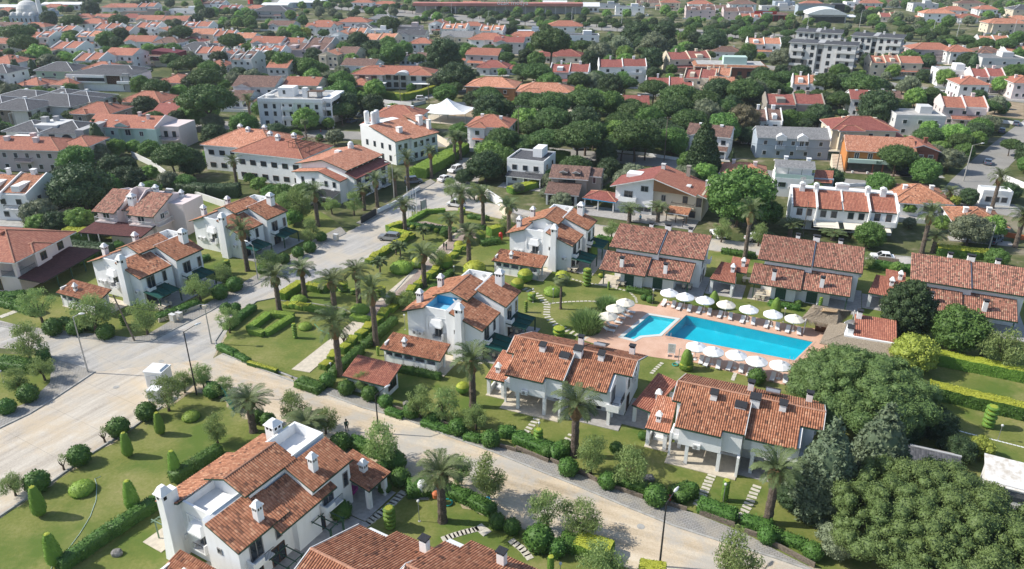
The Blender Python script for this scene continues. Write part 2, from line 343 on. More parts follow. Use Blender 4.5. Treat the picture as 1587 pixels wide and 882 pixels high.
 def build(s, name, parent=None, loc=None, rz=0, smooth=False):
  return put(name, s.mesh(name, smooth), parent, loc, rz)
def put(name, me, parent=None, loc=None, rz=0):
 o = bpy.data.objects.new(name, me); col.objects.link(o)
 if parent is not None: o.parent = parent
 if loc is not None: o.location = loc
 if rz: o.rotation_euler = (0,0, rz)
 return o
THINGS = []
def tag(o, label, cat, group=None, desc=None):
 if label: o['label'] = label
 o['category'] = cat
 if group: o['group'] = group
 if cat in ('wall', 'fence', 'hedge'): o['kind'] = 'thing'
 THINGS.append((o, desc)); return o
def thing(name, label, cat, loc=(0,0,0), rz=0, group=None, desc=None):
 o = bpy.data.objects.new(name, None); col.objects.link(o); o.empty_display_size = .3
 o.location = loc; o.rotation_euler = (0,0, rz); return tag(o, label, cat, group, desc)
def struct(name, mb): o = mb.build(name); o['kind'] = 'structure'; return o
def copy_tree(root, loc, rz=0, scale=1, label=None, group=None, desc=None):
 r = root.copy(); col.objects.link(r); r.location = loc; r.rotation_euler = (0,0, rz)
 r.scale = (scale,) * 3 if isinstance(scale,(int, float)) else scale
 if 'label' in r: del r['label']
 if label: r['label'] = label
 if group: r['group'] = group
 for ch in list(root.children):
  c = ch.copy(); col.objects.link(c); c.parent = r
  for g in ch.children:
   d = g.copy(); col.objects.link(d); d.parent = c
 THINGS.append((r, desc)); return r
LANDMARKS = []   # (x, y, short name)
def landmark(loc, short): LANDMARKS.append((loc[0], loc[1], short))

# roof surfaces: p00 eave-left, p10 eave-right, p11 ridge-right, p01 ridge-left
def roof_quad(mb, p00, p10, p11, p01, mt, th=.16, corr=True, trim='green_trim', pitch=.27, amp=.075, edge=.0):
 P = [Vector(p) for p in (p00, p10, p11, p01)]
 nrm = (P[1] - P[0]).cross(P[3] - P[0]).normalized()
 if nrm.z < 0: nrm = -nrm
 dn = Vector((0,0,-th))
 W = (P[1] - P[0]).length; L = (P[3] - P[0]).length
 n = max(1, int(round(W / pitch)))
 lift = Vector((0,0,.03))
 if corr:
  us = []; hs = []
  for i in range(n):
   for k, h in ((0,0),(.18,.75),(.5,1),(.82,.75)): us.append((i + k) / n); hs.append(h * amp)
  us.append(1.0); hs.append(0)
 else: us = [0,1]; hs = [0,0]
 for i in range(len(us) - 1):
  a, b = us[i], us[i + 1]; ha, hb = nrm * hs[i], nrm * hs[i + 1]
  q = [P[0].lerp(P[1], a) + ha + lift, P[0].lerp(P[1], b) + hb + lift, P[3].lerp(P[2], b) + hb + lift, P[3].lerp(P[2], a) + ha + lift]
  ua, ub = a * n * pitch + 1e-4, b * n * pitch - 1e-4
  mb.face(q, mt,[(ua,0),(ub,0),(ub, L),(ua, L)])
 b = [p + dn for p in P]
 if (P[1] - P[0]).cross(P[3] - P[0]).z < 0: b = b[::-1]; P = P[::-1]
 mb.hexa(b, P, trim)

# ------------------------------------------------------------ foliage
def ico(sub=2):
 t = (1 + 5 ** .5) / 2
 v = [(-1, t,0),(1, t,0),(-1,-t,0),(1,-t,0),(0,-1, t),(0,1, t),(0,-1,-t),(0,1,-t),(t,0,-1),(t,0,1),(-t,0,-1),(-t,0,1)]
 v = [Vector(x).normalized() for x in v]
 f = [(0,11,5),(0,5,1),(0,1,7),(0,7,10),(0,10,11),(1,5,9),(5,11,4),(11,10,2),(10,7,6),(7,1,8),(3,9,4),(3,4,2),(3,2,6),(3,6,8),(3,8,9),(4,9,5),(2,4,11),(6,2,10),(8,6,7),(9,8,1)]
 for _ in range(sub - 1):
  c = {}; nf = []
  def mid(a, b):
   k = (min(a, b), max(a, b))
   if k not in c: v.append((v[a] + v[b]).normalized()); c[k] = len(v) - 1
   return c[k]
  for a, b, d in f: x, y, z = mid(a, b), mid(b, d), mid(d, a); nf += [(a, x, z),(b, y, x),(d, z, y),(x, y, z)]
  f = nf
 return np.array([tuple(x) for x in v]), np.array(f)
ICO = {k: ico(k) for k in (1,2,3)}
class Leafy:
 """closed green bodies plus many leaf-sized faces scattered over their surfaces"""
 def __init__(s): s.V = []; s.F = []; s.FM = []; s.T = []; s.n = 0; s.tri = []
 def add(s, V, F, mi, tint):
  s.V.append(V); s.F.append(F + s.n); s.FM += [mi] * len(F); s.T.append(np.full(len(V), tint) if np.isscalar(tint) else tint); s.n += len(V)
 def blob(s, c, r, mi=0, rough=.12, sub=2, body=.86):
  V, F = ICO[sub]; r = np.array(r if hasattr(r, '__len__') else (r, r, r), float)
  k = 1 + rng.normal(0, rough, len(V)); W = V * r * k[:, None] + np.array(c)
  s.tri.append((W, F, V, float(rng.uniform(0,1)), mi))
  if body: s.add((W - np.array(c)) * body + np.array(c), F, mi,.45)
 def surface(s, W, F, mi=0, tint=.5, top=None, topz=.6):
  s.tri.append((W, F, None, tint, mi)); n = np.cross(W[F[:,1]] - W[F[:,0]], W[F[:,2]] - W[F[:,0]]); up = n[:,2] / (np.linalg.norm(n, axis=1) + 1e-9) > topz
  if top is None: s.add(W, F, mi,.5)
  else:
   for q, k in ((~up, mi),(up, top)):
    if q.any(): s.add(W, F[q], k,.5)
 def leaves(s, dens, size, jit=.6, out=.12, top=None, topz=.75, aspect=.6, droop=0, keep=None, elong=1.0):
  for (W, F, nv, tb, mi) in s.tri:
   a, b, c = W[F[:,0]], W[F[:,1]], W[F[:,2]]
   nr = np.cross(b - a, c - a); ar = np.linalg.norm(nr, axis=1) / 2 + 1e-9; nr = nr / (2 * ar[:, None])
   n = int(ar.sum() * dens)
   if n < 1: continue
   fi = rng.choice(len(F), n, p=ar / ar.sum()); r1 = np.sqrt(rng.random(n)); r2 = rng.random(n)
   p = a[fi] * (1 - r1)[:, None] + b[fi] * (r1 * (1 - r2))[:, None] + c[fi] * (r1 * r2)[:, None]
   nn = nr[fi]; p = p + nn * (rng.uniform(-out * .4, out, n))[:, None]
   if keep is not None:
    k = keep(p); p, nn = p[k], nn[k]; n = len(p)
    if n < 1: continue
   m_ = nn * (1 - jit) + rng.normal(0,1,(n,3)) * jit; m_ /= np.linalg.norm(m_, axis=1)[:, None] + 1e-9
   t1 = np.cross(m_, rng.normal(0,1,(n,3)))
   if droop: t1 = t1 / (np.linalg.norm(t1, axis=1)[:, None] + 1e-9) * (1 - droop) + np.array((0,0,-1.0)) * droop
   t1 /= np.linalg.norm(t1, axis=1)[:, None] + 1e-9
   t2 = np.cross(m_, t1); t2 /= np.linalg.norm(t2, axis=1)[:, None] + 1e-9
   sz = size * rng.uniform(.6,1.3, n)[:, None]
   q = np.stack([p - t1 * sz * elong, p - t2 * sz * aspect, p + t1 * sz * elong, p + t2 * sz * aspect],1).reshape(-1,3)
   fq = np.arange(4 * n).reshape(n,4)
   tint = np.clip(tb * .55 + rng.random(n) * .3 + .12,0,1).repeat(4)
   s.V.append(q); s.F.append(fq + s.n); s.T.append(tint); s.n += 4 * n
   if top is None: s.FM += [mi] * n
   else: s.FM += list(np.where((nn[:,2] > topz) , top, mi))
  s.tri = []; return s
 def mesh(s, name, mats):
  me = bpy.data.meshes.new(name); V = np.concatenate(s.V)
  cnt = np.concatenate([np.full(len(f), f.shape[1]) for f in s.F]); L = np.concatenate([f.ravel() for f in s.F])
  me.vertices.add(len(V)); me.vertices.foreach_set('co', V.astype(np.float32).ravel())
  me.loops.add(len(L)); me.loops.foreach_set('vertex_index', L.astype(np.int32))
  me.polygons.add(len(cnt)); st_ = np.concatenate([[0], np.cumsum(cnt)[:-1]]); me.polygons.foreach_set('loop_start', st_.astype(np.int32))
  for m in mats: me.materials.append(M[m])
  me.polygons.foreach_set('material_index', np.array(s.FM, np.int32))
  at = me.attributes.new('tint', 'FLOAT', 'POINT'); at.data.foreach_set('value', np.concatenate(s.T).astype(np.float32))
  me.update(calc_edges=True); me.validate(); return me
def sph(n):
 v = rng.normal(0,1,(n,3)); return v / np.linalg.norm(v, axis=1)[:, None]

# ============================================================ SETTING
def XY(px): return [tuple(G(a, b).xy) for a, b in px]
def orient(p):
 n = len(p); a = sum(p[i][0] * p[(i + 1) % n][1] - p[(i + 1) % n][0] * p[i][1] for i in range(n))
 return p if a > 0 else p[::-1]
def sheet(name, poly, z, m, holes=()):
 loops = [[Vector((x, y,0)) for x, y in poly]] + [[Vector((x, y,0)) for x, y in h] for h in holes]
 flat = [p for l in loops for p in l]; mb = MB()
 for q in tessellate_polygon(loops):
  p = [flat[i] for i in q]
  if (p[1] - p[0]).cross(p[2] - p[0]).z < 0: p = p[::-1]
  mb.face([(a.x, a.y, z) for a in p], m)
 return struct(name, mb)
def slab(name, poly, z0, z1, m): mb = MB(); mb.prism(list(poly), z0, z1, m); return struct(name, mb)
def band(pts, w, off=0):    # polygon of a strip along a polyline, w wide, offset to the left
 pts = [Vector((p[0], p[1])) for p in pts]; L = []; Rr = []
 for i, p in enumerate(pts):
  d = (pts[min(i + 1, len(pts) - 1)] - pts[max(i - 1,0)]).normalized(); n = Vector((-d.y, d.x))
  L.append(p + n * (off + w / 2)); Rr.append(p + n * (off - w / 2))
 return [tuple(x) for x in L] + [tuple(x) for x in Rr[::-1]]
def strip(mb, pts, w, z0, z1, m, off=0):
 pts = [Vector((p[0], p[1])) for p in pts]; q = []
 for i, p in enumerate(pts):
  d = (pts[min(i + 1, len(pts) - 1)] - pts[max(i - 1,0)]).normalized(); n = Vector((-d.y, d.x)); q.append((p + n * (off + w / 2), p + n * (off - w / 2)))
 for (a, b),(c, d) in zip(q, q[1:]):
  mb.hexa([(b.x, b.y, z0),(d.x, d.y, z0),(c.x, c.y, z0),(a.x, a.y, z0)],[(b.x, b.y, z1),(d.x, d.y, z1),(c.x, c.y, z1),(a.x, a.y, z1)], m)
POOL = XY([(1063.6,489),(1260,530.5),(1231,559),(1030,520.5)])
KID = XY([(1006.8,489),(1047,495.5),(1022,518.5),(992,521),(982,526.5),(966,522.5)])
POOL, KID = orient(POOL), orient(KID)
def grow(poly, k):
 n = len(poly); out = []
 for i in range(n):
  p, a, b = (Vector(poly[j]) for j in (i, i - 1,(i + 1) % n))
  d0 = (p - a).normalized(); d1 = (b - p).normalized(); n0 = Vector((d0.y,-d0.x)); n1 = Vector((d1.y,-d1.x))
  m_ = (n0 + n1); m_ /= max(.3, m_.dot(n0)) if m_.length > 1e-6 else 1
  out.append(tuple(p + m_ * k))
 return out
POOLo, KIDo = grow(POOL,.12), grow(KID,.5)
sheet('ground',[(-3000,-400),(3000,-400),(3600,6000),(-3600,6000)],0, 'scrub',[POOLo, KIDo])
LAWN = XY([(0,802),(75,752),(140,706),(210,662),(255,630),(300,606),(335,612),(380,645),(430,657),(520,695),(600,728),(650,748),(760,800),(800,815),(880,850),(1000,890),(1100,990),(-300,1100),(-300,1000)])
sheet('lawn_lower', LAWN,.02, 'lawn')
PARK = XY([(337,540),(360,500),(397,468),(437,460),(467,441),(569,404),(640,350),(636,328),(720,326),(800,345),(925,366),(1100,388),(1250,404),(1400,416),(1587,438),(1800,470),(1900,700),(1500,990),(1260,884),(1200,853),(1154,828),(1080,798),(996,774),(925,749),(846,713),(750,689),(688,662),(600,633),(560,617),(500,600),(453,582),(400,562)])
sheet('lawn_estate', PARK,.02, 'lawn',[POOLo, KIDo])
sheet('lawn_west', XY([(-200,470),(0,500),(65,510),(204,524),(234,522),(272,500),(326,474),(400,430),(496,374),(533,352),(500,330),(440,310),(300,290),(230,300),(150,360),(120,400),(-200,420)]),.02, 'lawn')
sheet('lawn_corner', XY([(-120,580),(0,548),(80,552),(82,596),(46,628),(-60,690),(-200,760)]),.02, 'lawn')
sheet('lawn_right', XY([(1400,520),(1587,545),(1800,580),(1900,900),(1587,700),(1430,640)]),.026, 'lawn')
# roads
R1 = XY([(262,537),(330,556),(345,548),(460,593),(560,632),(628,650),(696,677),(764,701),(832,729),(900,756),(963,783),(1045,816),(1127,843),(1200,865),(1300,900),(1500,990),(1150,990),(1000,890),(880,850),(800,815),(760,800),(650,748),(600,728),(520,695),(430,657),(380,645),(335,612),(300,606),(280,616)])
R1b = XY([(148,577),(234,529),(262,537),(280,616),(255,630),(210,662),(140,706),(75,752),(0,802),(-300,1000),(-300,830),(-100,715),(0,663),(46,641),(82,619)])
sheet('sandy_road_arm', R1b,.045, 'sandroad2')
sheet('sandy_road', R1,.045, 'sandroad')
R2 = XY([(148,577),(234,529),(272,509),(326,482),(400,438),(450,412),(496,381),(536,361),(561,349),(591,334),(612,321),(652,296),(675,283),(702,263),(716,245),(755,245),(745,270),(738,290),(740,312),(820,328),(930,350),(1100,371),(1250,387),(1400,398),(1587,420),(1800,448),(1800,470),(1587,438),(1400,416),(1250,404),(1100,388),(925,366),(800,345),(720,326),(636,328),(640,350),(569,404),(467,441),(437,460),(397,468),(360,500),(337,540),(330,556)])
sheet('concrete_street', R2,.05, 'greyroad')
sheet('west_road', XY([(-200,465),(0,497),(65,514),(204,528),(234,529),(148,577),(133,572),(80,556),(76,545),(0,540),(-200,560)]),.049, 'greyroad')
def road(name, px, w, m, z=.04): return sheet(name, band(XY(px), w), z, m)
road('middle_street',[(300,190),(420,200),(500,208),(600,212),(700,222),(800,231),(930,243),(1060,255),(1190,272),(1295,284),(1390,293),(1470,306),(1587,330),(1800,372)],10, 'asphalt',.04)
road('right_street',[(1660,150),(1587,208),(1540,248),(1504,285),(1470,330)],9, 'asphalt',.036)
road('garage_street',[(560,182),(597,164),(650,152),(700,141),(860,133),(1000,135)],8, 'asphalt',.032)
road('upper_right_street',[(1120,95),(1190,104),(1245,113),(1320,122),(1452,141),(1587,156),(1800,180)],10, 'asphalt',.034)
road('boulevard',[(200,-30),(500,8),(640,22),(760,31),(900,41),(1050,49),(1200,57),(1400,70),(1587,82),(1900,105)],34, 'asphalt',.028)
road('left_lane',[(-100,300),(-20,170),(0,82),(10,60),(60,40)],8, 'asphalt',.03)
sheet('bare_plot', XY([(1385,140),(1587,160),(1587,185),(1470,172),(1380,160)]),.03, 'gravel')
sheet('dry_plot', XY([(690,160),(760,165),(800,182),(700,190)]),.03, 'gravel')
def ragged(name, poly, z, m, lo, hi, seed):
 g = random.Random(seed); poly = orient(poly); out = []; n = len(poly)
 for i in range(n):
  a, b = Vector(poly[i]), Vector(poly[(i + 1) % n]); d = b - a; L_ = d.length; d.normalize(); q = Vector((d.y,-d.x)); k = max(1, int(min(L_,90) / 1.1))
  for j in range(k): p = a.lerp(b,(j + .1) / k); out.append(tuple(p + q * g.uniform(lo, hi)))
 return sheet(name, out, z, m)
ragged('verge_lower', R1,.034, 'verge',-.1,.75,3); ragged('verge_arm', R1b,.032, 'verge',-.1,.7,4); ragged('verge_main', R2,.036, 'verge',-.1,.45,5)
# pavements with kerbs
KL = [(560,632),(628,650),(696,677),(764,701),(832,729),(900,756),(963,783),(1045,816),(1127,843),(1200,865),(1300,900)]
WL = [(453,584),(560,617),(600,633),(688,662),(750,689),(846,713),(925,749),(996,774),(1080,798),(1154,828),(1200,853),(1262,884)]
slab('pavement_lower', XY([(460,593)] + KL + WL[::-1]),.02,.15, 'pavers')
mb = MB(); strip(mb, XY([(345,549),(400,571),(460,594)] + KL),.22,.02,.17, 'concrete'); struct('kerb_lower', mb)
slab('pavement_main', XY([(65,517),(204,531),(234,529),(272,509),(326,482),(400,438),(450,412),(496,381),(536,361),(528,352),(488,372),(440,402),(390,431),(316,474),(262,500),(226,521),(200,524),(65,510),(0,500),(0,506)]),.02,.15, 'pavers')
mb = MB(); strip(mb, XY([(0,506),(65,518),(204,532),(234,530),(272,510),(326,483),(400,439),(450,413),(496,382),(536,362)]),.22,.02,.17, 'concrete'); struct('kerb_main', mb)
slab('pavement_corner', XY([(80,556),(133,572),(148,577),(82,619),(46,641),(0,663),(-100,715),(-110,690),(0,640),(46,625),(78,594)]),.02,.15, 'pavers')
mb = MB(); strip(mb, XY([(80,555),(133,571),(147,577),(82,620),(46,642),(0,664),(-100,716)]),.24,.02,.18, 'concrete'); struct('kerb_corner', mb)
slab('pavement_hotel', XY([(561,349),(591,334),(612,321),(652,296),(675,283),(667,278),(645,290),(604,316),(585,328),(552,346)]),.02,.15, 'pavers')
mb = MB(); strip(mb, XY([(252,631),(205,665),(140,706),(75,752),(0,802),(-100,868)]),.22,.02,.2, 'concrete',-.1); struct('kerb_lawn', mb)
mb = MB(); strip(mb, XY([(337,541),(400,565),(453,585)]),.22,.02,.17, 'concrete'); strip(mb, XY([(337,541),(333,530),(345,512),(362,498),(397,468),(437,460)]),.22,.02,.17, 'concrete'); struct('kerb_park', mb)
mb = MB(); strip(mb, XY([(740,312),(820,328),(930,350),(1100,371),(1250,387),(1400,398),(1587,420)]),.25,.02,.16, 'concrete'); struct('kerb_service', mb)
# pool
DECK = XY([(902,527),(928,503),(985,471),(1018,476),(1027,465),(1135,485),(1243,507),(1300,514),(1330,545),(1310,600),(1240,602),(1185,590),(1133,577),(1075,562),(1020,555),(960,545)])
sheet('pool_deck', DECK,.05, 'deck',[POOLo, KIDo])
def basin(name, poly, outer, zt, zb, cop):
 bm = 'basin' if zb < -1 else 'basin_pale'
 n = len(poly); mb = MB()
 for i in range(n):
  a, b = poly[i], poly[(i + 1) % n]
  mb.face([(b[0], b[1], zt),(a[0], a[1], zt),(a[0], a[1], zb),(b[0], b[1], zb)], bm)
 for q in tessellate_polygon([[Vector((x, y,0)) for x, y in poly]]):
  p = [Vector((poly[i][0], poly[i][1], zb)) for i in q]
  if (p[1] - p[0]).cross(p[2] - p[0]).z < 0: p = p[::-1]
  mb.face(p, bm)
 struct(name + '_basin', mb)
 mb = MB()
 for i in range(n):
  j = (i + 1) % n; a, b, c, d = poly[i], poly[j], outer[j], outer[i]
  f = lambda q, z: (q[0], q[1], z)
  mb.hexa([f(a, zt - .1), f(d, zt - .1), f(c, zt - .1), f(b, zt - .1)],[f(a, zt), f(d, zt), f(c, zt), f(b, zt)], cop)
 struct(name + '_coping', mb)
 mb = MB()
 for q in tessellate_polygon([[Vector((x, y,0)) for x, y in poly]]):
  p = [Vector((poly[i][0], poly[i][1], zt - .18)) for i in q]
  if (p[1] - p[0]).cross(p[2] - p[0]).z < 0: p = p[::-1]
  mb.face(p, 'water')
 struct(name + '_water', mb)
basin('pool', POOL, grow(POOL,.3),.09,-1.7, 'deck'); basin('kids_pool', KID, grow(KID,.62),.09,-.55, 'coping')
# park path
slab('park_path', XY([(452,573),(560,488),(640,420),(700,366),(716,352),(735,357),(712,380),(660,425),(600,478),(560,510),(480,578)]),.02,.09, 'terrazzo')
sheet('park_path_pavers', XY([(556,492),(572,470),(600,466),(642,426),(700,368),(722,352),(733,357),(712,378),(658,425),(604,474),(575,498)]),.098, 'pavers_pink')
sheet('park_cross_path', XY([(640,345),(660,343),(740,362),(738,370),(655,352)]),.03, 'pavers_pink')
mb = MB(); strip(mb, XY([(556,491),(530,478),(480,470),(430,466)]),.15,.02,.12, 'concrete'); strip(mb, XY([(640,420),(600,466),(572,470)]),.15,.02,.16, 'concrete'); struct('park_edging', mb)

def haze_box():
 m = bpy.data.materials.new('haze air'); m.use_nodes = True; t = m.node_tree; t.nodes.clear(); v = N(t, 'ShaderNodeVolumePrincipled'); v.inputs['Color'].default_value = (.80,.88,1,1); v.inputs['Density'].default_value = HAZE; v.inputs['Anisotropy'].default_value = .2
 o = N(t, 'ShaderNodeOutputMaterial'); t.links.new(v.outputs[0], o.inputs['Volume']); M['haze'] = m; mb = MB(); mb.box(-2800,2800,-300,5500,-2.5,62, 'haze'); h = mb.build('haze'); h['kind'] = 'stuff'
HAZE = .00011
haze_box()

# ============================================================ HOUSE PARTS
_wc = {}
def window_mesh(w, h, kind='grey', deep=.09):
 k = (round(w,2), round(h,2), kind)
 if k not in _wc:
  fm = {'grey': 'frame', 'white': 'framew', 'brown': 'wood', 'green': 'green_trim'}[kind]
  mb = MB(); t = .09
  mb.box(-w / 2, w / 2,-deep,0,-h / 2,-h / 2 + t, fm).box(-w / 2, w / 2,-deep,0, h / 2 - t, h / 2, fm)
  mb.box(-w / 2,-w / 2 + t,-deep,0,-h / 2 + t, h / 2 - t, fm).box(w / 2 - t, w / 2,-deep,0,-h / 2 + t, h / 2 - t, fm)
  if w > .9: mb.box(-.04,.04,-deep,0,-h / 2 + t, h / 2 - t, fm)
  p = MB(); p.box(-w / 2 + t, w / 2 - t,-.045,.0,-h / 2 + t, h / 2 - t, 'glass')
  _wc[k] = (mb.mesh('window_frame'), p.mesh('window_pane'), None)
 return _wc[k]
_wj = {}
def window(par, x, y, z, w, h, face='f', kind='grey', split=True, name='window'):
 """face: f = front (-y), b = back (+y), l = left (-x), r = right (+x)"""
 rz = {'f': 0, 'b': math.pi, 'l': -math.pi / 2, 'r': math.pi / 2}[face]
 a, b, _ = window_mesh(w, h, kind)
 if not split:
  k = (round(w,2), round(h,2), kind)
  if k not in _wj:
   fm = {'grey': 'frame', 'white': 'framew', 'brown': 'wood', 'green': 'green_trim'}[kind]
   mb = MB(); t = .1; mb.box(-w / 2, w / 2,-.06,0,-h / 2, h / 2, fm); mb.box(-w / 2 + t, w / 2 - t,-.075,-.061,-h / 2 + t, h / 2 - t, 'glass'); _wj[k] = mb.mesh('window')
  return put(name, _wj[k], par,(x, y, z), rz)
 o = put(name, a, par,(x, y, z), rz); put('pane', b, o)
 return o
def chimney_white(par, x, y, z, h=1.7, w=.75, big=False):
 c = MB(); c.box(-w / 2, w / 2,-w / 2, w / 2,-.6, h, 'white')
 o = c.build('chimney', par,(x, y, z))
 k = MB(); e = w / 2 + .12
 k.hexa([(-e,-e, h),(e,-e, h),(e, e, h),(-e, e, h)],[(-e,-e, h + .12),(e,-e, h + .12),(e, e, h + .12),(-e, e, h + .12)], 'white')
 f = w * .22
 k.hexa([(-e + .05,-e + .05, h + .12),(e - .05,-e + .05, h + .12),(e - .05, e - .05, h + .12),(-e + .05, e - .05, h + .12)],[(-f,-f, h + .62),(f,-f, h + .62),(f, f, h + .62),(-f, f, h + .62)], 'white')
 k.build('chimney_cap', o)
 v = MB(); s = w * .2
 for sx in (-1,1):
  v.box(sx * w * .2 - s * .6, sx * w * .2 + s * .6,-w / 2 - .012,-w / 2 + .02, h - .42, h - .12, 'hole')
  v.box(-w / 2 - .012,-w / 2 + .02, sx * w * .2 - s * .6, sx * w * .2 + s * .6, h - .42, h - .12, 'hole')
  v.box(w / 2 - .02, w / 2 + .012, sx * w * .2 - s * .6, sx * w * .2 + s * .6, h - .42, h - .12, 'hole')
 v.build('smoke_vent', o); return o
def chimney_slate(par, x, y, z, h=1.1, w=.75, d=.75, pitched=True):
 c = MB(); c.box(-w / 2, w / 2,-d / 2, d / 2,-1.0, h, 'white'); o = c.build('chimney', par,(x, y, z))
 k = MB(); e, g = w / 2 + .1, d / 2 + .1
 if pitched:
  k.hexa([(-e,-g, h - .12),(e,-g, h - .12),(e, g, h + .1),(-e, g, h + .1)],[(-e,-g, h),(e,-g, h),(e, g, h + .28),(-e, g, h + .28)], 'slate')
 else:
  for sx in (-1,1):
   for sy in (-1,1): k.box(sx * w * .38 - .06, sx * w * .38 + .06, sy * d * .38 - .06, sy * d * .38 + .06, h, h + .25, 'hole')
  k.box(-w * .3, w * .3,-d * .3, d * .3, h - .02, h + .24, 'hole')
  k.box(-e, e,-g, g, h + .25, h + .36, 'slate')
 k.build('chimney_cap', o); return o
def ac_unit(par, x, y, z, face='f', s=1.0):
 rz = {'f': 0, 'b': math.pi, 'l': -math.pi / 2, 'r': math.pi / 2}[face]
 m_ = MB(); m_.box(-.42 * s,.42 * s,-.38 * s,-.04,-.3 * s,.3 * s, 'framew'); m_.tube([(-.1 * s,-.38 * s,0),(-.1 * s,-.4 * s,0)],.22 * s, 'frame',12)
 return m_.build('air_conditioner', par,(x, y, z), rz)
def dish(par, x, y, z, az=200, r=.42, post=.7):
 m_ = MB(); m_.tube([(0,0,-.1),(0,0, post)],.03, 'steel',6); o = m_.build('antenna_pole', par,(x, y, z))
 d = MB(); d.lathe([(0,0),(r * .6,.05),(r,.16),(r,.18),(r * .6,.08),(0,.03)], 'lgrey',16); q = d.build('satellite_dish', o,(0,0, post)); q.rotation_euler = (R(58),0, R(az)); return o
def solar_heater(par, x, y, z, rz=0):
 m_ = MB(); m_.tube([(-.8,0,.75),(.8,0,.75)],.3, 'steel',12)
 for sx in (-.6,.6): m_.tube([(sx,0,0),(sx,0,.5)],.03, 'steel',5)
 o = m_.build('solar_tank', par,(x, y, z), rz)
 p = MB(); p.hexa([(-.9,-2.0,.02),(.9,-2.0,.02),(.9,-.3,.5),(-.9,-.3,.5)],[(-.9,-2.0,.1),(.9,-2.0,.1),(.9,-.3,.58),(-.9,-.3,.58)], 'glass'); p.build('solar_panel', o); return o
def rail(mb, p, q, z, h=.9, m='rail', n=None):
 p, q = Vector(p), Vector(q); L = (q - p).length; n = n or max(2, int(L / .16))
 mb.tube([(p.x, p.y, z + h),(q.x, q.y, z + h)],.03, m,5)
 for i in range(n + 1):
  a = p.lerp(q, i / n); mb.tube([(a.x, a.y, z),(a.x, a.y, z + h)],.018, m,4, False)

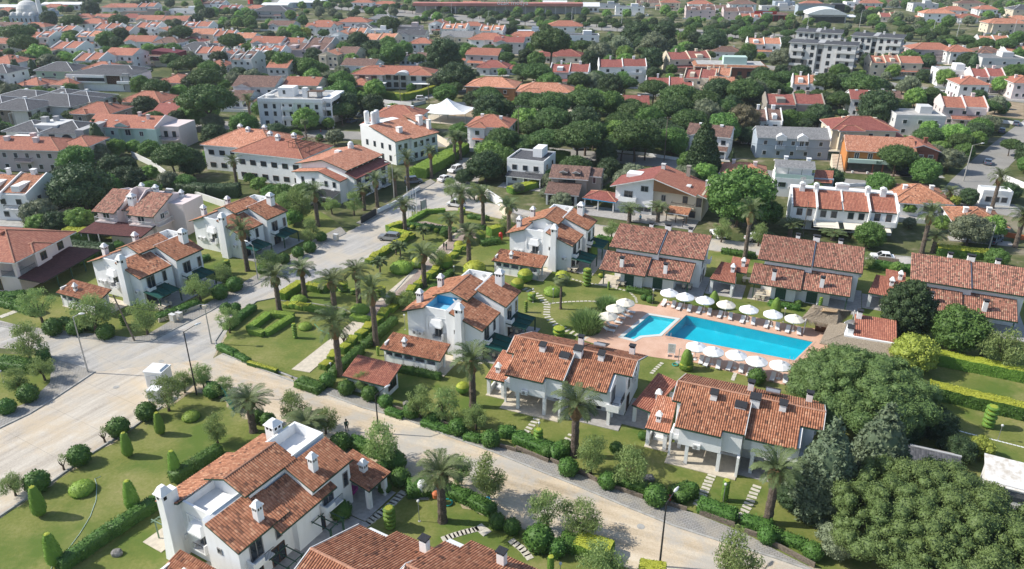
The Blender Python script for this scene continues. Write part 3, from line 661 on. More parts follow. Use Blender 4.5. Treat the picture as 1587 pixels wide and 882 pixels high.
# ---------------------------------------------------------------- white villa with roof terrace
def villa_terrace(name, label, org, rz, short, terrace='white', near=False, annex=True, chim='right', right_awn=True):
 T = thing(name, label, 'villa',(org[0], org[1],0), R(rz)); landmark(T.location + Matrix.Rotation(R(rz),3, 'Z') @ Vector((-6,6,0)), short)
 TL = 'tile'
 w = MB(); rx, dy = (-1.2,2.0) if near else (0,0)
 # left wing under a roof falling to the left
 w.profy(.9,9.2,[(-12.7,0),(-9.6,0),(-9.6,6.85),(-12.7,5.75)], 'white')
 w.profy(9.2,13.6,[(-12.3,0),(-9.0,0),(-9.0,6.6),(-12.3,5.5)], 'white')
 w.box(-9.7,-5.7,0.9,9.2,0,5.9, 'white')            # terrace storey floor at 5.9
 w.profy(4.6,10.4,[(-9.6,5.8),(-4.3,5.8),(-4.3,7.55),(-6.8,8.45),(-9.6,7.35)], 'white')
 w.profy(.0 if near else .25,6.6,[(-5.72,0),(-.05 + rx,0),(-.05 + rx,5.35),(-5.72,7.2 + rx * .35 + .2)], 'white')
 w.box(-3.9,-1.1 + (.6 if near else 0),6.5,7.7 + dy,0,4.9 if near else 5.3, 'white')
 w.profy(7.2 + dy,12.8 + dy,[(-4.4,0),(.5 + rx,0),(.5 + rx,6.0),(-4.4,7.4 if near else 7.9)], 'white')
 w.box(-8.6,-4.4,9.9,13.9 + dy * .6,0,6.6, 'white')
 w.build('wall', T)
 # terrace parapets
 p = MB(); zt = 6.95
 p.box(-9.72,-5.55,.82,1.05,5.7, zt, 'white'); p.box(-9.72,-9.5,1.05,4.6,5.7, zt + .05, 'white'); p.box(-5.75,-5.53,1.05,4.6,5.9, zt + .1, 'white')
 p.build('parapet', T)
 if terrace == 'blue':
  q = MB(); q.box(-9.495,-9.47,1.06,4.59,5.91, zt - .02, 'lblue'); q.box(-9.49,-5.76,4.56,4.595,5.91,7.25, 'blue'); q.box(-9.48,-5.76,1.06,4.55,5.9,5.92, 'lblue'); q.build('terrace_lining', T)
 p = MB()
 y9 = 13.7 + dy * .6
 for a in ((-8.62,-4.38, y9, y9 + .25,6.5,7.9),(-8.62,-8.38,10.5, y9,6.5,7.9),(-4.62,-4.38,10.5, y9,6.5,7.9)): p.box(*a, 'white')
 p.build('parapet', T)
 # roofs
 def roof(nm='roof', *quads):
  r = MB()
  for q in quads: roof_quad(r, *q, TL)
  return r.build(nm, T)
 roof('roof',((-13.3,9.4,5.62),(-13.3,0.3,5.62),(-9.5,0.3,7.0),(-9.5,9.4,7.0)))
 roof('roof',((-12.8,14.0,5.42),(-12.8,9.42,5.42),(-8.7,9.42,6.9),(-8.7,14.0,6.9)))
 roof('roof',((-9.9,10.7,7.38),(-9.9,3.8,7.38),(-6.8,3.8,8.6),(-6.8,10.7,8.6)),((-3.95,3.8,7.58),(-3.95,10.7,7.58),(-6.8,10.7,8.6),(-6.8,3.8,8.6)))
 e0 = .35 + rx; roof('roof',((e0,-.25,5.3),(e0,6.3,5.3),(-5.0,6.3,7.28 + rx * .3),(-5.0,-.25,7.28 + rx * .3)))
 if near: roof('roof',((.15,4.0,4.72),(.15,11.9,4.72),(-4.1,11.9,6.6),(-4.1,4.0,6.6)))
 else: roof('roof',((-.9,6.35,5.2),(-.9,7.15,5.2),(-4.2,7.15,6.4),(-4.2,6.35,6.4)))
 roof('roof',((.95 + rx,7.0 + dy,6.0),(.95 + rx,13.1 + dy,6.0),(-4.0,13.1 + dy,7.95 + rx * .35),(-4.0,7.0 + dy,7.95 + rx * .35)))
 rd = MB(); rd.tube([(-6.8,3.85,8.64),(-6.8,10.65,8.64)],.13, 'ridge',6); rd.build('ridge_cap', T)
 # tall chimney
 def tall(x):
  c = MB(); c.box(x - .5, x + .5,-.75,.3 if x > -7 else .95,0,8.3, 'white'); c.hexa([(x - .95,-.95,0),(x + .7,-.95,0),(x + .7,.2,0),(x - .95,.2,0)],[(x - .49,-.74,5.2),(x + .49,-.74,5.2),(x + .49,.2,5.2),(x - .49,.2,5.2)], 'white'); o = c.build('chimney', T)
  k = MB(); k.box(x - .66, x + .66,-.92,.42,8.3,8.42, 'white'); k.hexa([(x - .6,-.86,8.42),(x + .6,-.86,8.42),(x + .6,.36,8.42),(x - .6,.36,8.42)],[(x - .25,-.5,9.15),(x + .25,-.5,9.15),(x + .25,0,9.15),(x - .25,0,9.15)], 'white'); k.build('chimney_cap', o)
  v = MB(); v.box(x - .34, x - .02,-.765,-.74,7.75,8.15, 'hole').box(x + .52 - .02, x + .512,-.6,-.25,7.75,8.15, 'hole').box(x - .512, x - .49,-.6,-.25,7.75,8.15, 'hole'); v.build('smoke_vent', o)
 if chim == 'right':
  tall(-2.4 - .9); chimney_white(T,-11.6,3.0,6.3,1.6,.8); chimney_white(T,-11.2,9.0,6.3,1.7,.8); chimney_white(T,-2.2,11.8,7.3,1.9,1.15)
 else:
  tall(-10.6); chimney_white(T,-2.2,3.6,5.9,1.6,.72); chimney_white(T,-2.0,11.0,6.8,1.5,.72); chimney_white(T,-9.6,13.0,6.6,1.9,1.3)
 # front bay: hood, window, balcony box
 h = MB(); h.hexa([(-8.6,.05,4.35),(-6.5,.05,4.35),(-6.5,.9,4.35),(-8.6,.9,4.35)],[(-8.3,.3,5.25),(-6.8,.3,5.25),(-6.8,.9,5.25),(-8.3,.9,5.25)], 'white'); h.box(-8.5,-6.6,-.0,.9,4.1,4.352, 'white'); h.build('window_hood', T)
 h = MB(); h.box(-9.3,-6.0,.78,.9,5.45,5.6, 'white').box(-9.3,-9.14,.78,.9,3.2,5.45, 'white').box(-6.16,-6.0,.78,.9,3.2,5.45, 'white'); h.build('wall_moulding', T)
 window(T,-7.4,.9,3.2,1.3,1.9)
 b = MB(); b.box(-8.3,-6.5,.1,.9,1.95,2.1, 'white').box(-6.6,-6.45,.1,.9,2.1,3.1, 'white').box(-8.35,-8.2,.3,.9,2.1,2.7, 'white'); o = b.build('balcony', T); b = MB(); rail(b,(-8.2,.14,0),(-6.6,.14,0),2.1,.85); b.build('railing', o)
 for ax in (-11.4,-10.4): ac_unit(T, ax,.9,2.3)
 ac_unit(T,-1.4 if chim == 'right' else -4.5,.0 if near else .25,2.5 if chim == 'right' else .5)
 if near: ac_unit(T,-3.2,0,.5)
 # right side: upper windows over balcony boxes
 for y0, x0 in ((2.0,-.05 + rx),(9.2 + dy,.5 + rx)):
  window(T, x0, y0,3.85,1.6,2.2, 'r'); window(T, x0 - .02, y0 + 2.8,3.9,.8,1.9, 'r', name='side_window')
  b = MB(); b.box(x0, x0 + .9, y0 - 1.2, y0 + 1.3,2.45,2.6, 'white').box(x0, x0 + .9, y0 - 1.3, y0 - 1.15,2.2,3.4, 'white').box(x0 + .75, x0 + .9, y0 - 1.15, y0 + .1,2.6,3.2, 'white'); o = b.build('balcony', T)
  b = MB(); rail(b,(x0 + .85, y0 + .1,0),(x0 + .85, y0 + 1.3,0),2.6,.85); b.build('railing', o)
 for y0 in (1.5,4.4,9.5):
  x0 = (-.05 if y0 < 7 else .5) + rx; window(T, x0, y0,1.2,1.8,2.2, 'r', 'brown')
 window(T,-3.9 if near else -4.2,.0 if near else .25,4.0,.01 + .6,.7)
 # patio & awnings
 b = MB(); b.box(-.2 + rx,4.3 + rx,.1,13,.03,.13, 'patio_grey' if not near else 'patio_grey'); b.build('patio', T)
 if not near:
  for (y0, y1) in ((0,4.4),(7.8,12.2)):
   a = MB()
   a.hexa([(.1, y0,2.75),(3.7, y0,2.3),(3.7, y1,2.3),(.1, y1,2.75)],[(.1, y0,2.79),(3.7, y0,2.34),(3.7, y1,2.34),(.1, y1,2.79)], 'awning'); o = a.build('awning', T)
   f = MB()
   for yy in (y0 + .05,(y0 * 2 + y1) / 3,(y0 + 2 * y1) / 3, y1 - .05): f.tube([(.1, yy,2.84),(3.8, yy,2.4)],.05, 'green_trim',4)
   f.tube([(3.72, y0,2.3),(3.72, y1,2.3)],.07, 'green_trim',4)
   for yy in (y0 + .1, y1 - .1): f.box(3.62,3.8, yy - .09, yy + .09,0.1,2.3, 'green_trim')
   f.build('awning_frame', o)
 else:
  for (y0, y1) in ((2.6,4.6),(8.4,10.4)):
   f = MB()
   for yy in (y0,(y0 + y1) / 2, y1): f.tube([(-.6, yy,2.5),(2.2, yy,2.5)],.06, 'green_trim',4)
   for xx in (-.2,2.0): f.tube([(xx, y0 - .2,2.56),(xx, y1 + .2,2.56)],.06, 'green_trim',4)
   for yy in (y0 + .1, y1 - .1): f.box(1.9,2.08, yy - .09, yy + .09,.1,2.5, 'green_trim')
   f.build('pergola', T)
  f = MB()
  for i in range(9): f.tube([(-14.6,.3 + i * .32,2.6),(-12.7,.3 + i * .32,2.75)],.03, 'lgreen_trim',4)
  for yy in (.4,2.9): f.tube([(-15.0, yy,2.5),(-12.7, yy,2.6)],.07, 'lgreen_trim',4)
  f.tube([(-14.6,.1,2.5),(-14.6,3.2,2.5)],.07, 'lgreen_trim',4); f.tube([(-14.6,.5,0),(-14.6,.5,2.5)],.08, 'lgreen_trim',6); f.build('pergola', T)
  b = MB(); b.box(-15.6,-12.7,-.7,2.8,.03,.1, 'terrazzo'); b.build('patio', T)
  ac_unit(T,-12.0,.9,2.4)
 if right_awn and not near: dish(T,-6.2,3.9,5.95,150,.5,1.0)
 if not near: dish(T,-5.4,12.9,6.6,190,.45,.9); dish(T,-7.2,12.9,6.6,190,.3,.9)
 if near:    # carport at the far end with three posts
  r = MB(); roof_quad(r,(2.0,14.6,2.85),(2.0,18.4,2.85),(-3.4,18.4,3.95),(-3.4,14.6,3.95), TL); r.build('annex_roof', T)
  for x, y in ((1.5,15.0),(1.5,17.6)): p = MB(); p.box(-.25,.25,-.25,.25,0,2.9, 'white'); p.build('annex_pillar', T,(x, y,0))
  p = MB()
  p.box(-3.3,-3.05,14.81,18.1,0,3.8, 'white').box(-3.05,1.25,17.9,18.1,0,1.0, 'white'); p.build('annex_wall', T); chimney_white(T,-.4,16.6,3.2,1.1,.7)
  b = MB(); b.box(-3.4,2.4,13.1,18.4,.135,.16, 'patio_grey'); b.build('patio', T)
 if annex:
  al = (5.4,1.4,0) if near else None
  r = MB(); roof_quad(r,(-13.3,-6.3,2.6),(-3.5,-6.1,2.6),(-3.4,-3.0,3.85),(-12.9,-3.1,3.85), TL); r.build('annex_roof', T, al)
  p = MB(); p.box(-12.9,-4.2,-5.85,-5.65,0,1.55, 'white')
  p.box(-12.9,-4.2,-5.8,-5.7,2.4,2.65, 'white')
  for i, x in enumerate((-12.9,-11.5,-9.9,-8.1,-6.2,-4.5)): p.box(x, x + (.35 if i < 3 else .3),-5.85,-5.6,0,2.7, 'white')
  p.box(-12.9,-12.65,-5.6,-3.3,0,3.4, 'white'); p.prof(-5.0,-4.8,[(-3.4,0),(-3.4,3.7),(-4.6,3.2),(-4.6,0)], 'white'); p.box(-4.5,-4.2,-3.6,-3.3,0,3.6, 'white')
  p.box(-12.6,-5.0,-3.45,-3.3,0,3.5, 'white'); p.build('annex_wall', T, al)
  chimney_white(T,-9.9 + (5.4 if near else 0),-4.9 + (1.4 if near else 0),3.0,.95,.5)
  b = MB(); b.box(-13.0,-3.2,-6.0,-.2,.025,.12, 'terrazzo'); b.build('patio', T, al)
 return T

# ---------------------------------------------------------------- twin villa with a stepped front eave (B)
def villa_twin(name, label, org, rz, short, left_annex=True, right_annex=True):
 T = thing(name, label, 'villa',(org[0], org[1],0), R(rz)); landmark(T.location + Matrix.Rotation(R(rz),3, 'Z') @ Vector((0,5,0)), short)
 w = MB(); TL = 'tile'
 def pf(x0, x1, y0, z0, yr=5.8, zr=7.65, yb=11.8, zb=5.2):
  sf = .42; ze = zr - sf * (yr - y0) - .12
  w.prof(x0, x1,[(y0, z0),(yb, z0),(yb, zb),(yr, zr - .05),(y0, ze)], 'white')
 pf(-7.1,-2.2,.35,2.75); pf(-2.2,-.05,.95,2.75); pf(-8.1,-7.1,3.5,2.75)
 pf(.0,1.0,2.4,2.75,6.3,7.3); pf(1.0,6.1,1.5,2.75,6.3,7.3); pf(6.1,7.35,4.4,2.75,6.3,7.3)
 w.box(-8.0,-.05,4.0,11.79,0,2.75, 'white').box(0,7.3,4.4,11.79,0,2.75, 'white').box(-.3,.0,.3,4.0,0,2.75, 'white')
 w.build('wall', T)
 for x, y in ((-6.0,.6),(-2.3,.6),(-7.3,3.2),(1.3,1.8),(6.0,1.8),(5.9,3.6)):
  p = MB(); p.box(-.2,.2,-.2,.2,0,2.75, 'white'); p.build('pillar', T,(x, y,0))
 sl = .42
 def quad(x0, x1, y0, yr, zr): return ((x0, y0, zr - sl * (yr - y0)),(x1, y0, zr - sl * (yr - y0)),(x1, yr, zr),(x0, yr, zr))
 r = MB()
 for x0, x1, y0 in ((-8.7,-7.6,3.1),(-7.6,-2.3,-.15),(-2.3,.15,.75)): roof_quad(r, *quad(x0, x1, y0,5.8,7.8), TL)
 roof_quad(r,(.15,12.3,5.15),(-8.7,12.3,5.15),(-8.7,5.8,7.8),(.15,5.8,7.8), TL); r.build('roof', T)
 r = MB()
 for x0, x1, y0 in ((.2,5.8,1.0),(5.8,8.2,4.0)): roof_quad(r, *quad(x0, x1, y0,6.4,7.42), TL)
 roof_quad(r,(8.2,12.4,5.0),(.2,12.4,5.0),(.2,6.4,7.42),(8.2,6.4,7.42), TL); r.build('roof', T)
 rd = MB(); rd.tube([(-8.7,5.8,7.86),(.12,5.8,7.86)],.15, 'ridge',6); rd.build('ridge_cap', T); rd = MB(); rd.tube([(.2,6.4,7.48),(8.2,6.4,7.48)],.15, 'ridge',6); rd.build('ridge_cap', T)
 rg = MB(); rg.tube([(.17,.7,5.75),(.17,5.8,7.9)],.06, 'lgrey',4); rg.tube([(8.22,4.0,6.5),(8.22,6.4,7.5),(8.22,12.4,5.05)],.06, 'lgrey',4); rg.tube([(-8.72,3.1,6.7),(-8.72,5.8,7.85),(-8.72,12.3,5.2)],.06, 'lgrey',4); rg.build('verge_trim', T)
 chimney_slate(T,-4.1,4.5,7.0,1.15,.75,.7); chimney_slate(T,-.95,4.2,6.9,.5,1.2,.8); chimney_slate(T,.5,5.4,7.3,.85,1.1,.9); chimney_slate(T,3.6,5.6,6.8,1.2,.75,.75)
 chimney_slate(T,-.4,9.4,6.3,1.2,.7,.6, False); chimney_slate(T,6.4,10.8,5.6,1.2,.7,.6, False)
 solar_heater(T,2.2,9.6,6.1, math.pi)
 # balcony on the right
 b = MB(); b.box(5.7,7.35,1.5,4.4,2.6,2.75, 'white').box(5.7,7.35,1.4,1.55,2.3,3.3, 'white').box(7.2,7.35,1.55,2.4,2.75,3.3, 'white'); o = b.build('balcony', T)
 b = MB(); rail(b,(6.2,1.45,0),(7.3,1.45,0),2.9,.8); rail(b,(7.3,2.4,0),(7.3,4.3,0),2.75,.95); b.build('railing', o)
 window(T,6.1,3.0,3.85,1.6,2.1, 'r'); window(T,7.35,5.9,4.2,.8,1.4, 'r'); window(T,7.35,9.2,4.4,1.3,1.3, 'r'); window(T,7.3,6.2,1.2,1.2,2.2, 'r', 'brown')
 for zz in (3.6,4.5): ac_unit(T,7.35,8.0, zz, 'r')
 ac_unit(T,-4.9,.35,3.1); ac_unit(T,3.0,1.5,3.1)
 window(T,-1.6,4.0,1.3,1.2,1.6, 'f'); window(T,3.4,4.4,1.3,1.8,2.0, 'f'); window(T,-5.0,4.0,1.3,1.6,2.0, 'f')
 b = MB(); b.box(-8.2,-7.1,1.3,3.6,2.5,2.7, 'white').box(-8.25,-8.1,1.3,3.5,2.7,3.3, 'white').box(-8.1,-7.1,1.25,1.4,2.7,3.3, 'white').box(-8.25,-8.0,1.2,1.45,0,3.5, 'white'); b.build('balcony', T)
 p = MB(); p.box(-8.3,-.1,-.3,4.0,.025,.13, 'terrazzo').box(0,7.6,.9,4.4,.025,.12, 'patio_grey'); p.build('patio', T)
 if left_annex:
  r = MB(); roof_quad(r,(-11.4,1.9,2.7),(-8.4,1.9,2.7),(-8.7,7.4,4.2),(-11.2,7.4,4.2), 'tile_orange'); r.build('annex_roof', T)
  for x, y in ((-11.0,2.3),(-8.9,2.3)): p = MB(); p.box(-.22,.22,-.22,.22,0,2.75, 'white'); p.build('annex_pillar', T,(x, y,0))
  p = MB()
  p.box(-11.0,-8.7,4.5,4.7,0,3.2, 'white').box(-11.1,-10.9,2.5,4.5,.0,1.0, 'white').box(-10.6,-9.2,3.6,4.4,.1,.55, 'white').box(-10.6,-9.2,4.2,4.4,.5,1.1, 'white'); p.build('annex_wall', T)
  chimney_white(T,-10.1,3.4,3.0,1.0,.55)
  p = MB(); p.box(-11.3,-8.4,1.8,4.6,.03,.12, 'terrazzo'); p.build('patio', T)
 if right_annex:
  r = MB(); roof_quad(r,(8.5,3.4,2.7),(11.2,2.6,2.7),(13.3,8.6,4.2),(10.3,9.9,4.2), 'tile_red'); r.build('annex_roof', T)
  for x, y in ((8.9,3.8),(11.0,3.3),(10.2,8.9),(12.6,8.0)): p = MB(); p.box(-.22,.22,-.22,.22,0,2.8, 'white'); p.build('annex_pillar', T,(x, y,0))
  chimney_white(T,11.5,5.1,3.1,1.1,.6)
  p = MB(); p.box(7.4,12.4,2.6,9.0,.028,.1, 'patio_grey'); p.build('patio', T)
 r = MB(); roof_quad(r,(5.4,13.2,3.4),(9.4,12.5,3.4),(9.4,10.6,4.4),(7.5,11.8,4.4), TL, corr=False)
 return T

# ---------------------------------------------------------------- twin villa with two roof tiers (C)
def villa_tiered(name, label, org, rz, short, annex=True):
 T = thing(name, label, 'villa',(org[0], org[1],0), R(rz)); landmark(T.location + Matrix.Rotation(R(rz),3, 'Z') @ Vector((1.5,5,0)), short)
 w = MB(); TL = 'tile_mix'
 w.prof(-5.9,1.9,[(2.9,0),(10.2,0),(10.2,7.4),(9.2,7.75),(2.9,5.9)], 'white')
 w.prof(1.9,9.3,[(3.6,0),(11.2,0),(11.2,7.2),(9.9,7.55),(3.6,5.7)], 'white')
 w.prof(-4.0,.0,[(-.2,0),(2.9,0),(2.9,4.4),(-.2,3.35)], 'white'); w.prof(.0,1.6,[(.6,0),(3.0,0),(3.0,4.4),(.6,3.6)], 'white')
 w.prof(1.6,5.4,[(.4,0),(3.6,0),(3.6,4.3),(.4,3.25)], 'white'); w.build('wall', T)
 def rf(*qs):
  r = MB()
  for q in qs: roof_quad(r, *q, TL)
  r.build('roof', T)
 rf(((-7.1,2.3,5.9),(1.75,2.3,5.9),(1.75,9.4,8.0),(-7.1,9.4,8.0)),((1.75,11.2,7.2),(-7.1,11.2,7.2),(-7.1,9.4,8.0),(1.75,9.4,8.0)))
 rf(((1.8,3.0,5.72),(9.8,3.0,5.72),(9.8,10.1,7.8),(1.8,10.1,7.8)),((9.8,11.8,7.0),(1.8,11.8,7.0),(1.8,10.1,7.8),(9.8,10.1,7.8)))
 rf(((-7.6,-1.7,2.95),(.75,-1.7,2.95),(.75,2.88,4.9),(-7.6,2.88,4.9)))
 rf(((.8,-1.0,2.9),(8.4,-1.0,2.9),(8.4,3.58,4.75),(.8,3.58,4.75)))
 for x, y, z in ((-3.9,-.2,3.5),(3.8,.3,3.4)): chimney_slate(T, x, y, z,1.6,.65,.6, False)
 for x, y, z, ww in ((-1.3,9.9,7.6,.7),(1.8,10.0,7.7,1.1),(5.8,10.6,7.4,.7)): chimney_slate(T, x, y, z,.9, ww,.6, False)
 d = MB(); d.box(-.8,.8,-.03,.0,-1.0,1.0, 'curtain'); me = d.mesh('glazed_door')
 for x, y in ((-2.4,-.2),(2.6,.4)):
  o = put('glazed_door', me, T,(x, y,1.15)); f = MB(); f.box(-.85,.85,-.07,-.031,.98,1.08, 'green_trim').box(-.85,-.78,-.07,-.031,-1.1,.98, 'green_trim').box(.78,.85,-.07,-.031,-1.1,.98, 'green_trim').box(-.03,.03,-.06,-.031,-1.1,.98, 'green_trim'); f.build('door_frame', o)
 for x, y in ((-6.8,-1.3),(8,-.6)): p = MB(); p.box(-.08,.08,-.08,.08,0,3.0, 'green_trim'); p.build('veranda_post', T,(x, y,0))
 window(T,9.3,5.2,4.2,.7,1.6, 'r'); window(T,9.3,7.8,4.4,1.6,1.3, 'r'); window(T,9.3,5.0,1.4,1.0,1.2, 'r'); window(T,9.3,7.5,1.3,1.2,2.0, 'r')
 ac_unit(T,9.3,6.6,4.0, 'r'); ac_unit(T,9.3,6.6,4.8, 'r')
 b = MB(); b.box(9.3,10.1,9.2,11.0,2.6,2.75, 'white').box(9.95,10.1,9.2,11.0,2.75,3.5, 'white').box(9.3,9.95,9.2,9.35,2.75,3.5, 'white'); b.build('balcony', T)
 p = MB(); p.box(-7.6,-4.0,-2.0,3.0,.025,.13, 'terrazzo').box(5.4,10.6,-1.4,9.0,.025,.13, 'patio_grey'); p.build('patio', T)
 if annex:
  r = MB(); roof_quad(r,(11.2,2.4,2.7),(15.6,2.0,2.7),(15.0,7.4,4.1),(12.2,7.6,4.1), 'tile_red'); r.build('annex_roof', T)
  r = MB(); roof_quad(r,(16.9,6.2,3.1),(13.8,6.6,3.1),(13.8,10.6,4.2),(16.9,10.2,4.2), 'tile_red'); r.build('annex_roof', T)
  for x, y in ((11.6,2.8),(15.1,2.5)): p = MB(); p.box(-.25,.25,-.25,.25,0,2.8, 'white'); p.build('annex_pillar', T,(x, y,0))
  p = MB()
  p.box(15.0,15.2,2.7,7.5,0,1.7, 'white').box(12.4,15.0,7.3,7.5,0,3.4, 'white'); p.build('annex_wall', T)
  chimney_white(T,14.6,5.2,3.3,1.2,.6); chimney_white(T,16.0,8.2,3.5,1.2,.6)
  p = MB(); p.box(10.7,17,2.0,8.0,.028,.1, 'patio_grey'); p.build('patio', T)
 return T
villa_terrace('terrace_villa', 'white villa with bright blue lined roof terrace beside the park palms',(-4.5,95.6),-23, 'the blue terrace villa', 'blue')
villa_terrace('terrace_villa', 'white roof terrace villa behind the stacked disc topiary, climbing plant on its chimney',(10.9,128.2),-23, 'the villa behind the disc topiary')
villa_terrace('terrace_villa', 'white roof terrace villa at the street corner, green awnings facing the crooked pole',(-61.9,113.7),-26, 'the street corner terrace villa')
villa_terrace('terrace_villa', 'white roof terrace villa next to the lone palm across the street from the park',(-52.3,134.3),-26, 'the terrace villa across the street', annex=False)
a = R(-30); o0 = Vector((-26.0,55.3)); oN = (o0.x + 3.0 * math.cos(a) + 1.9 * math.sin(a), o0.y + 3.0 * math.sin(a) - 1.9 * math.cos(a))
villa_terrace('terrace_villa', 'largest nearest white villa with empty white roof terraces beside the topiary lawn', oN,-30, 'the nearest terrace villa', near=True, chim='left')
villa_twin('twin_villa', 'white twin villa with stepped eaves left of the pool, palm standing in front',(6.1,80.7),-23, 'the left stepped eave villa')
villa_twin('twin_villa', 'white twin villa with stepped eaves beside the big round pine',(25.9,69.3),-23, 'the right stepped eave villa', right_annex=False)
# villa at the bottom edge: origin at the left end of its front ridge
TB = thing('twin_villa', 'twin villa at the bottom edge showing only its red tiled roof', 'villa',(-17.7,50.4,0), R(-30)); landmark((-8,47), 'the bottom edge villa')
def zr(t, t0, z0=7.8, sl=.36): return z0 - abs(t - t0) * sl
w = MB(); w.prof(.6,8.1,[(-5,0),(7,0),(7,5.0),(0,7.6),(-5,5.7)], 'white').prof(8.1,18,[(-2,0),(9.6,0),(9.6,5.0),(2.7,7.6),(-2,5.7)], 'white'); w.build('wall', TB)
for t0, rows in ((0,((-.1,3.1,6.2),(3.1,8.3,7.8))),(2.7,((8.3,10.0,8.4),(10.0,18.6,10.3)))):
 r = MB(); xa, xb = rows[0][0], rows[-1][1]
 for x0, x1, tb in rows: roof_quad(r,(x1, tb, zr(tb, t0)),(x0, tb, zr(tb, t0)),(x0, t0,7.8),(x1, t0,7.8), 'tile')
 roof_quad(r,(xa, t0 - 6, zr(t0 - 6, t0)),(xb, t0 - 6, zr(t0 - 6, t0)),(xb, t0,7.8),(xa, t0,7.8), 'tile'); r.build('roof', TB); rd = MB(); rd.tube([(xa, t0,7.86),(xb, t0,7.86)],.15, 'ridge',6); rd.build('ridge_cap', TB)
rg = MB(); rg.tube([(8.3,7.9,5.15),(8.3,2.7,7.95),(8.3,0,7.9)],.07, 'lgrey',4); rg.build('verge_trim', TB); rg = MB(); rg.tube([(-.15,6.2,5.7),(-.15,0,7.9),(-.15,-6,5.8)],.07, 'lgrey',4); rg.build('verge_trim', TB)
chimney_slate(TB,7.3,6.7,5.6,1.2,.75,.65, False); chimney_slate(TB,14.3,8.8,5.7,1.2,.75,.65, False); chimney_slate(TB,3.6,-2.4,7.2,1.0,.75,.7); dish(TB,8.6,.6,7.6,190,.55,.7)
window(TB,5.5,7,1.5,1.6,2.0, 'b'); window(TB,13,9.6,1.5,1.6,2.0, 'b')
villa_tiered('tiered_villa', 'white villa with two tier mottled roof behind the left end of the pool umbrellas',(23.2,121.4),-23, 'the left two tier villa')
villa_tiered('tiered_villa', 'white villa with two tier mottled roof directly behind the thatched bar',(48.4,115.7),-23, 'the middle two tier villa')
villa_tiered('tiered_villa', 'white villa with two tier mottled roof partly hidden by the tall dark conifer',(70.7,106.9),-24, 'the right two tier villa', annex=False)

# ============================================================ OTHER HOUSES
SMOOTH_TR = 'framew'
FOOT = []      # footprints (x, y, radius) to keep random trees out
def rq(mb, a, b, c, d, m, trim=SMOOTH_TR, corr=False): roof_quad(mb, a, b, c, d, m,.18, corr, trim)
def tri_roof(mb, a, b, c, m):
 a, b, c = Vector(a), Vector(b), Vector(c); e = (b - a); L = e.length; e.normalize()
 k = (c - a).dot(e); hh = ((c - a) - e * k).length; up = Vector((0,0,.03))
 mb.face([a + up, b + up, c + up], m,[(0,0),(L,0),(k, hh)])
def hip_roof(T, x0, x1, y0, y1, z, m, over=.6, slope=.42, caps=True, name='roof', trim=SMOOTH_TR):
 x0 -= over; x1 += over; y0 -= over; y1 += over; w, d = x1 - x0, y1 - y0; k = min(w, d) / 2; h = k * slope
 r = MB(); r.box(x0, x1, y0, y1, z - .18, z, trim)
 if w >= d:
  A, B = (x0 + k, y0 + k, z + h),(x1 - k, y0 + k, z + h)
 else: A, B = (x0 + k, y0 + k, z + h),(x0 + k, y1 - k, z + h)
 up = .03
 C = [(x0, y0, z),(x1, y0, z),(x1, y1, z),(x0, y1, z)]
 def tf(p, q, s, t):   # planar trapezoid with eave p->q, top t(after p) .. s(after q)
  P, Q, S, Tt = map(Vector,(p, q, s, t)); e = (Q - P).normalized()
  uv = []
  for v in (P, Q, S, Tt):
   u_ = (v - P).dot(e); uv.append((u_ + 50,((v - P) - e * u_).length))
  pts = [P, Q, S, Tt]
  if (S - Tt).length < 1e-4: pts = pts[:3]; uv = uv[:3]
  r.face([p_ + Vector((0,0, up)) for p_ in pts], m, uv)
 if w >= d:
  tf(C[0], C[1], B, A); tf(C[2], C[3], A, B); tf(C[3], C[0], A, A); tf(C[1], C[2], B, B)
 else:
  tf(C[1], C[2], B, A); tf(C[3], C[0], A, B); tf(C[0], C[1], A, A); tf(C[2], C[3], B, B)
 o = r.build(name, T)
 if caps:
  q = MB(); l = lambda p: (p[0], p[1], p[2] + .05)
  rt = 'ridge' if 'grey' not in m else 'framew'
  if w >= d: prs = ((C[0], A),(C[3], A),(C[1], B),(C[2], B),(A, B))
  else: prs = ((C[0], A),(C[1], A),(C[2], B),(C[3], B),(A, B))
  for a_, b_ in prs:
   if (Vector(a_) - Vector(b_)).length > .2: q.tube([l(a_), l(b_)],.13, rt,4)
  q.build('hip_caps', o)
 return z + h
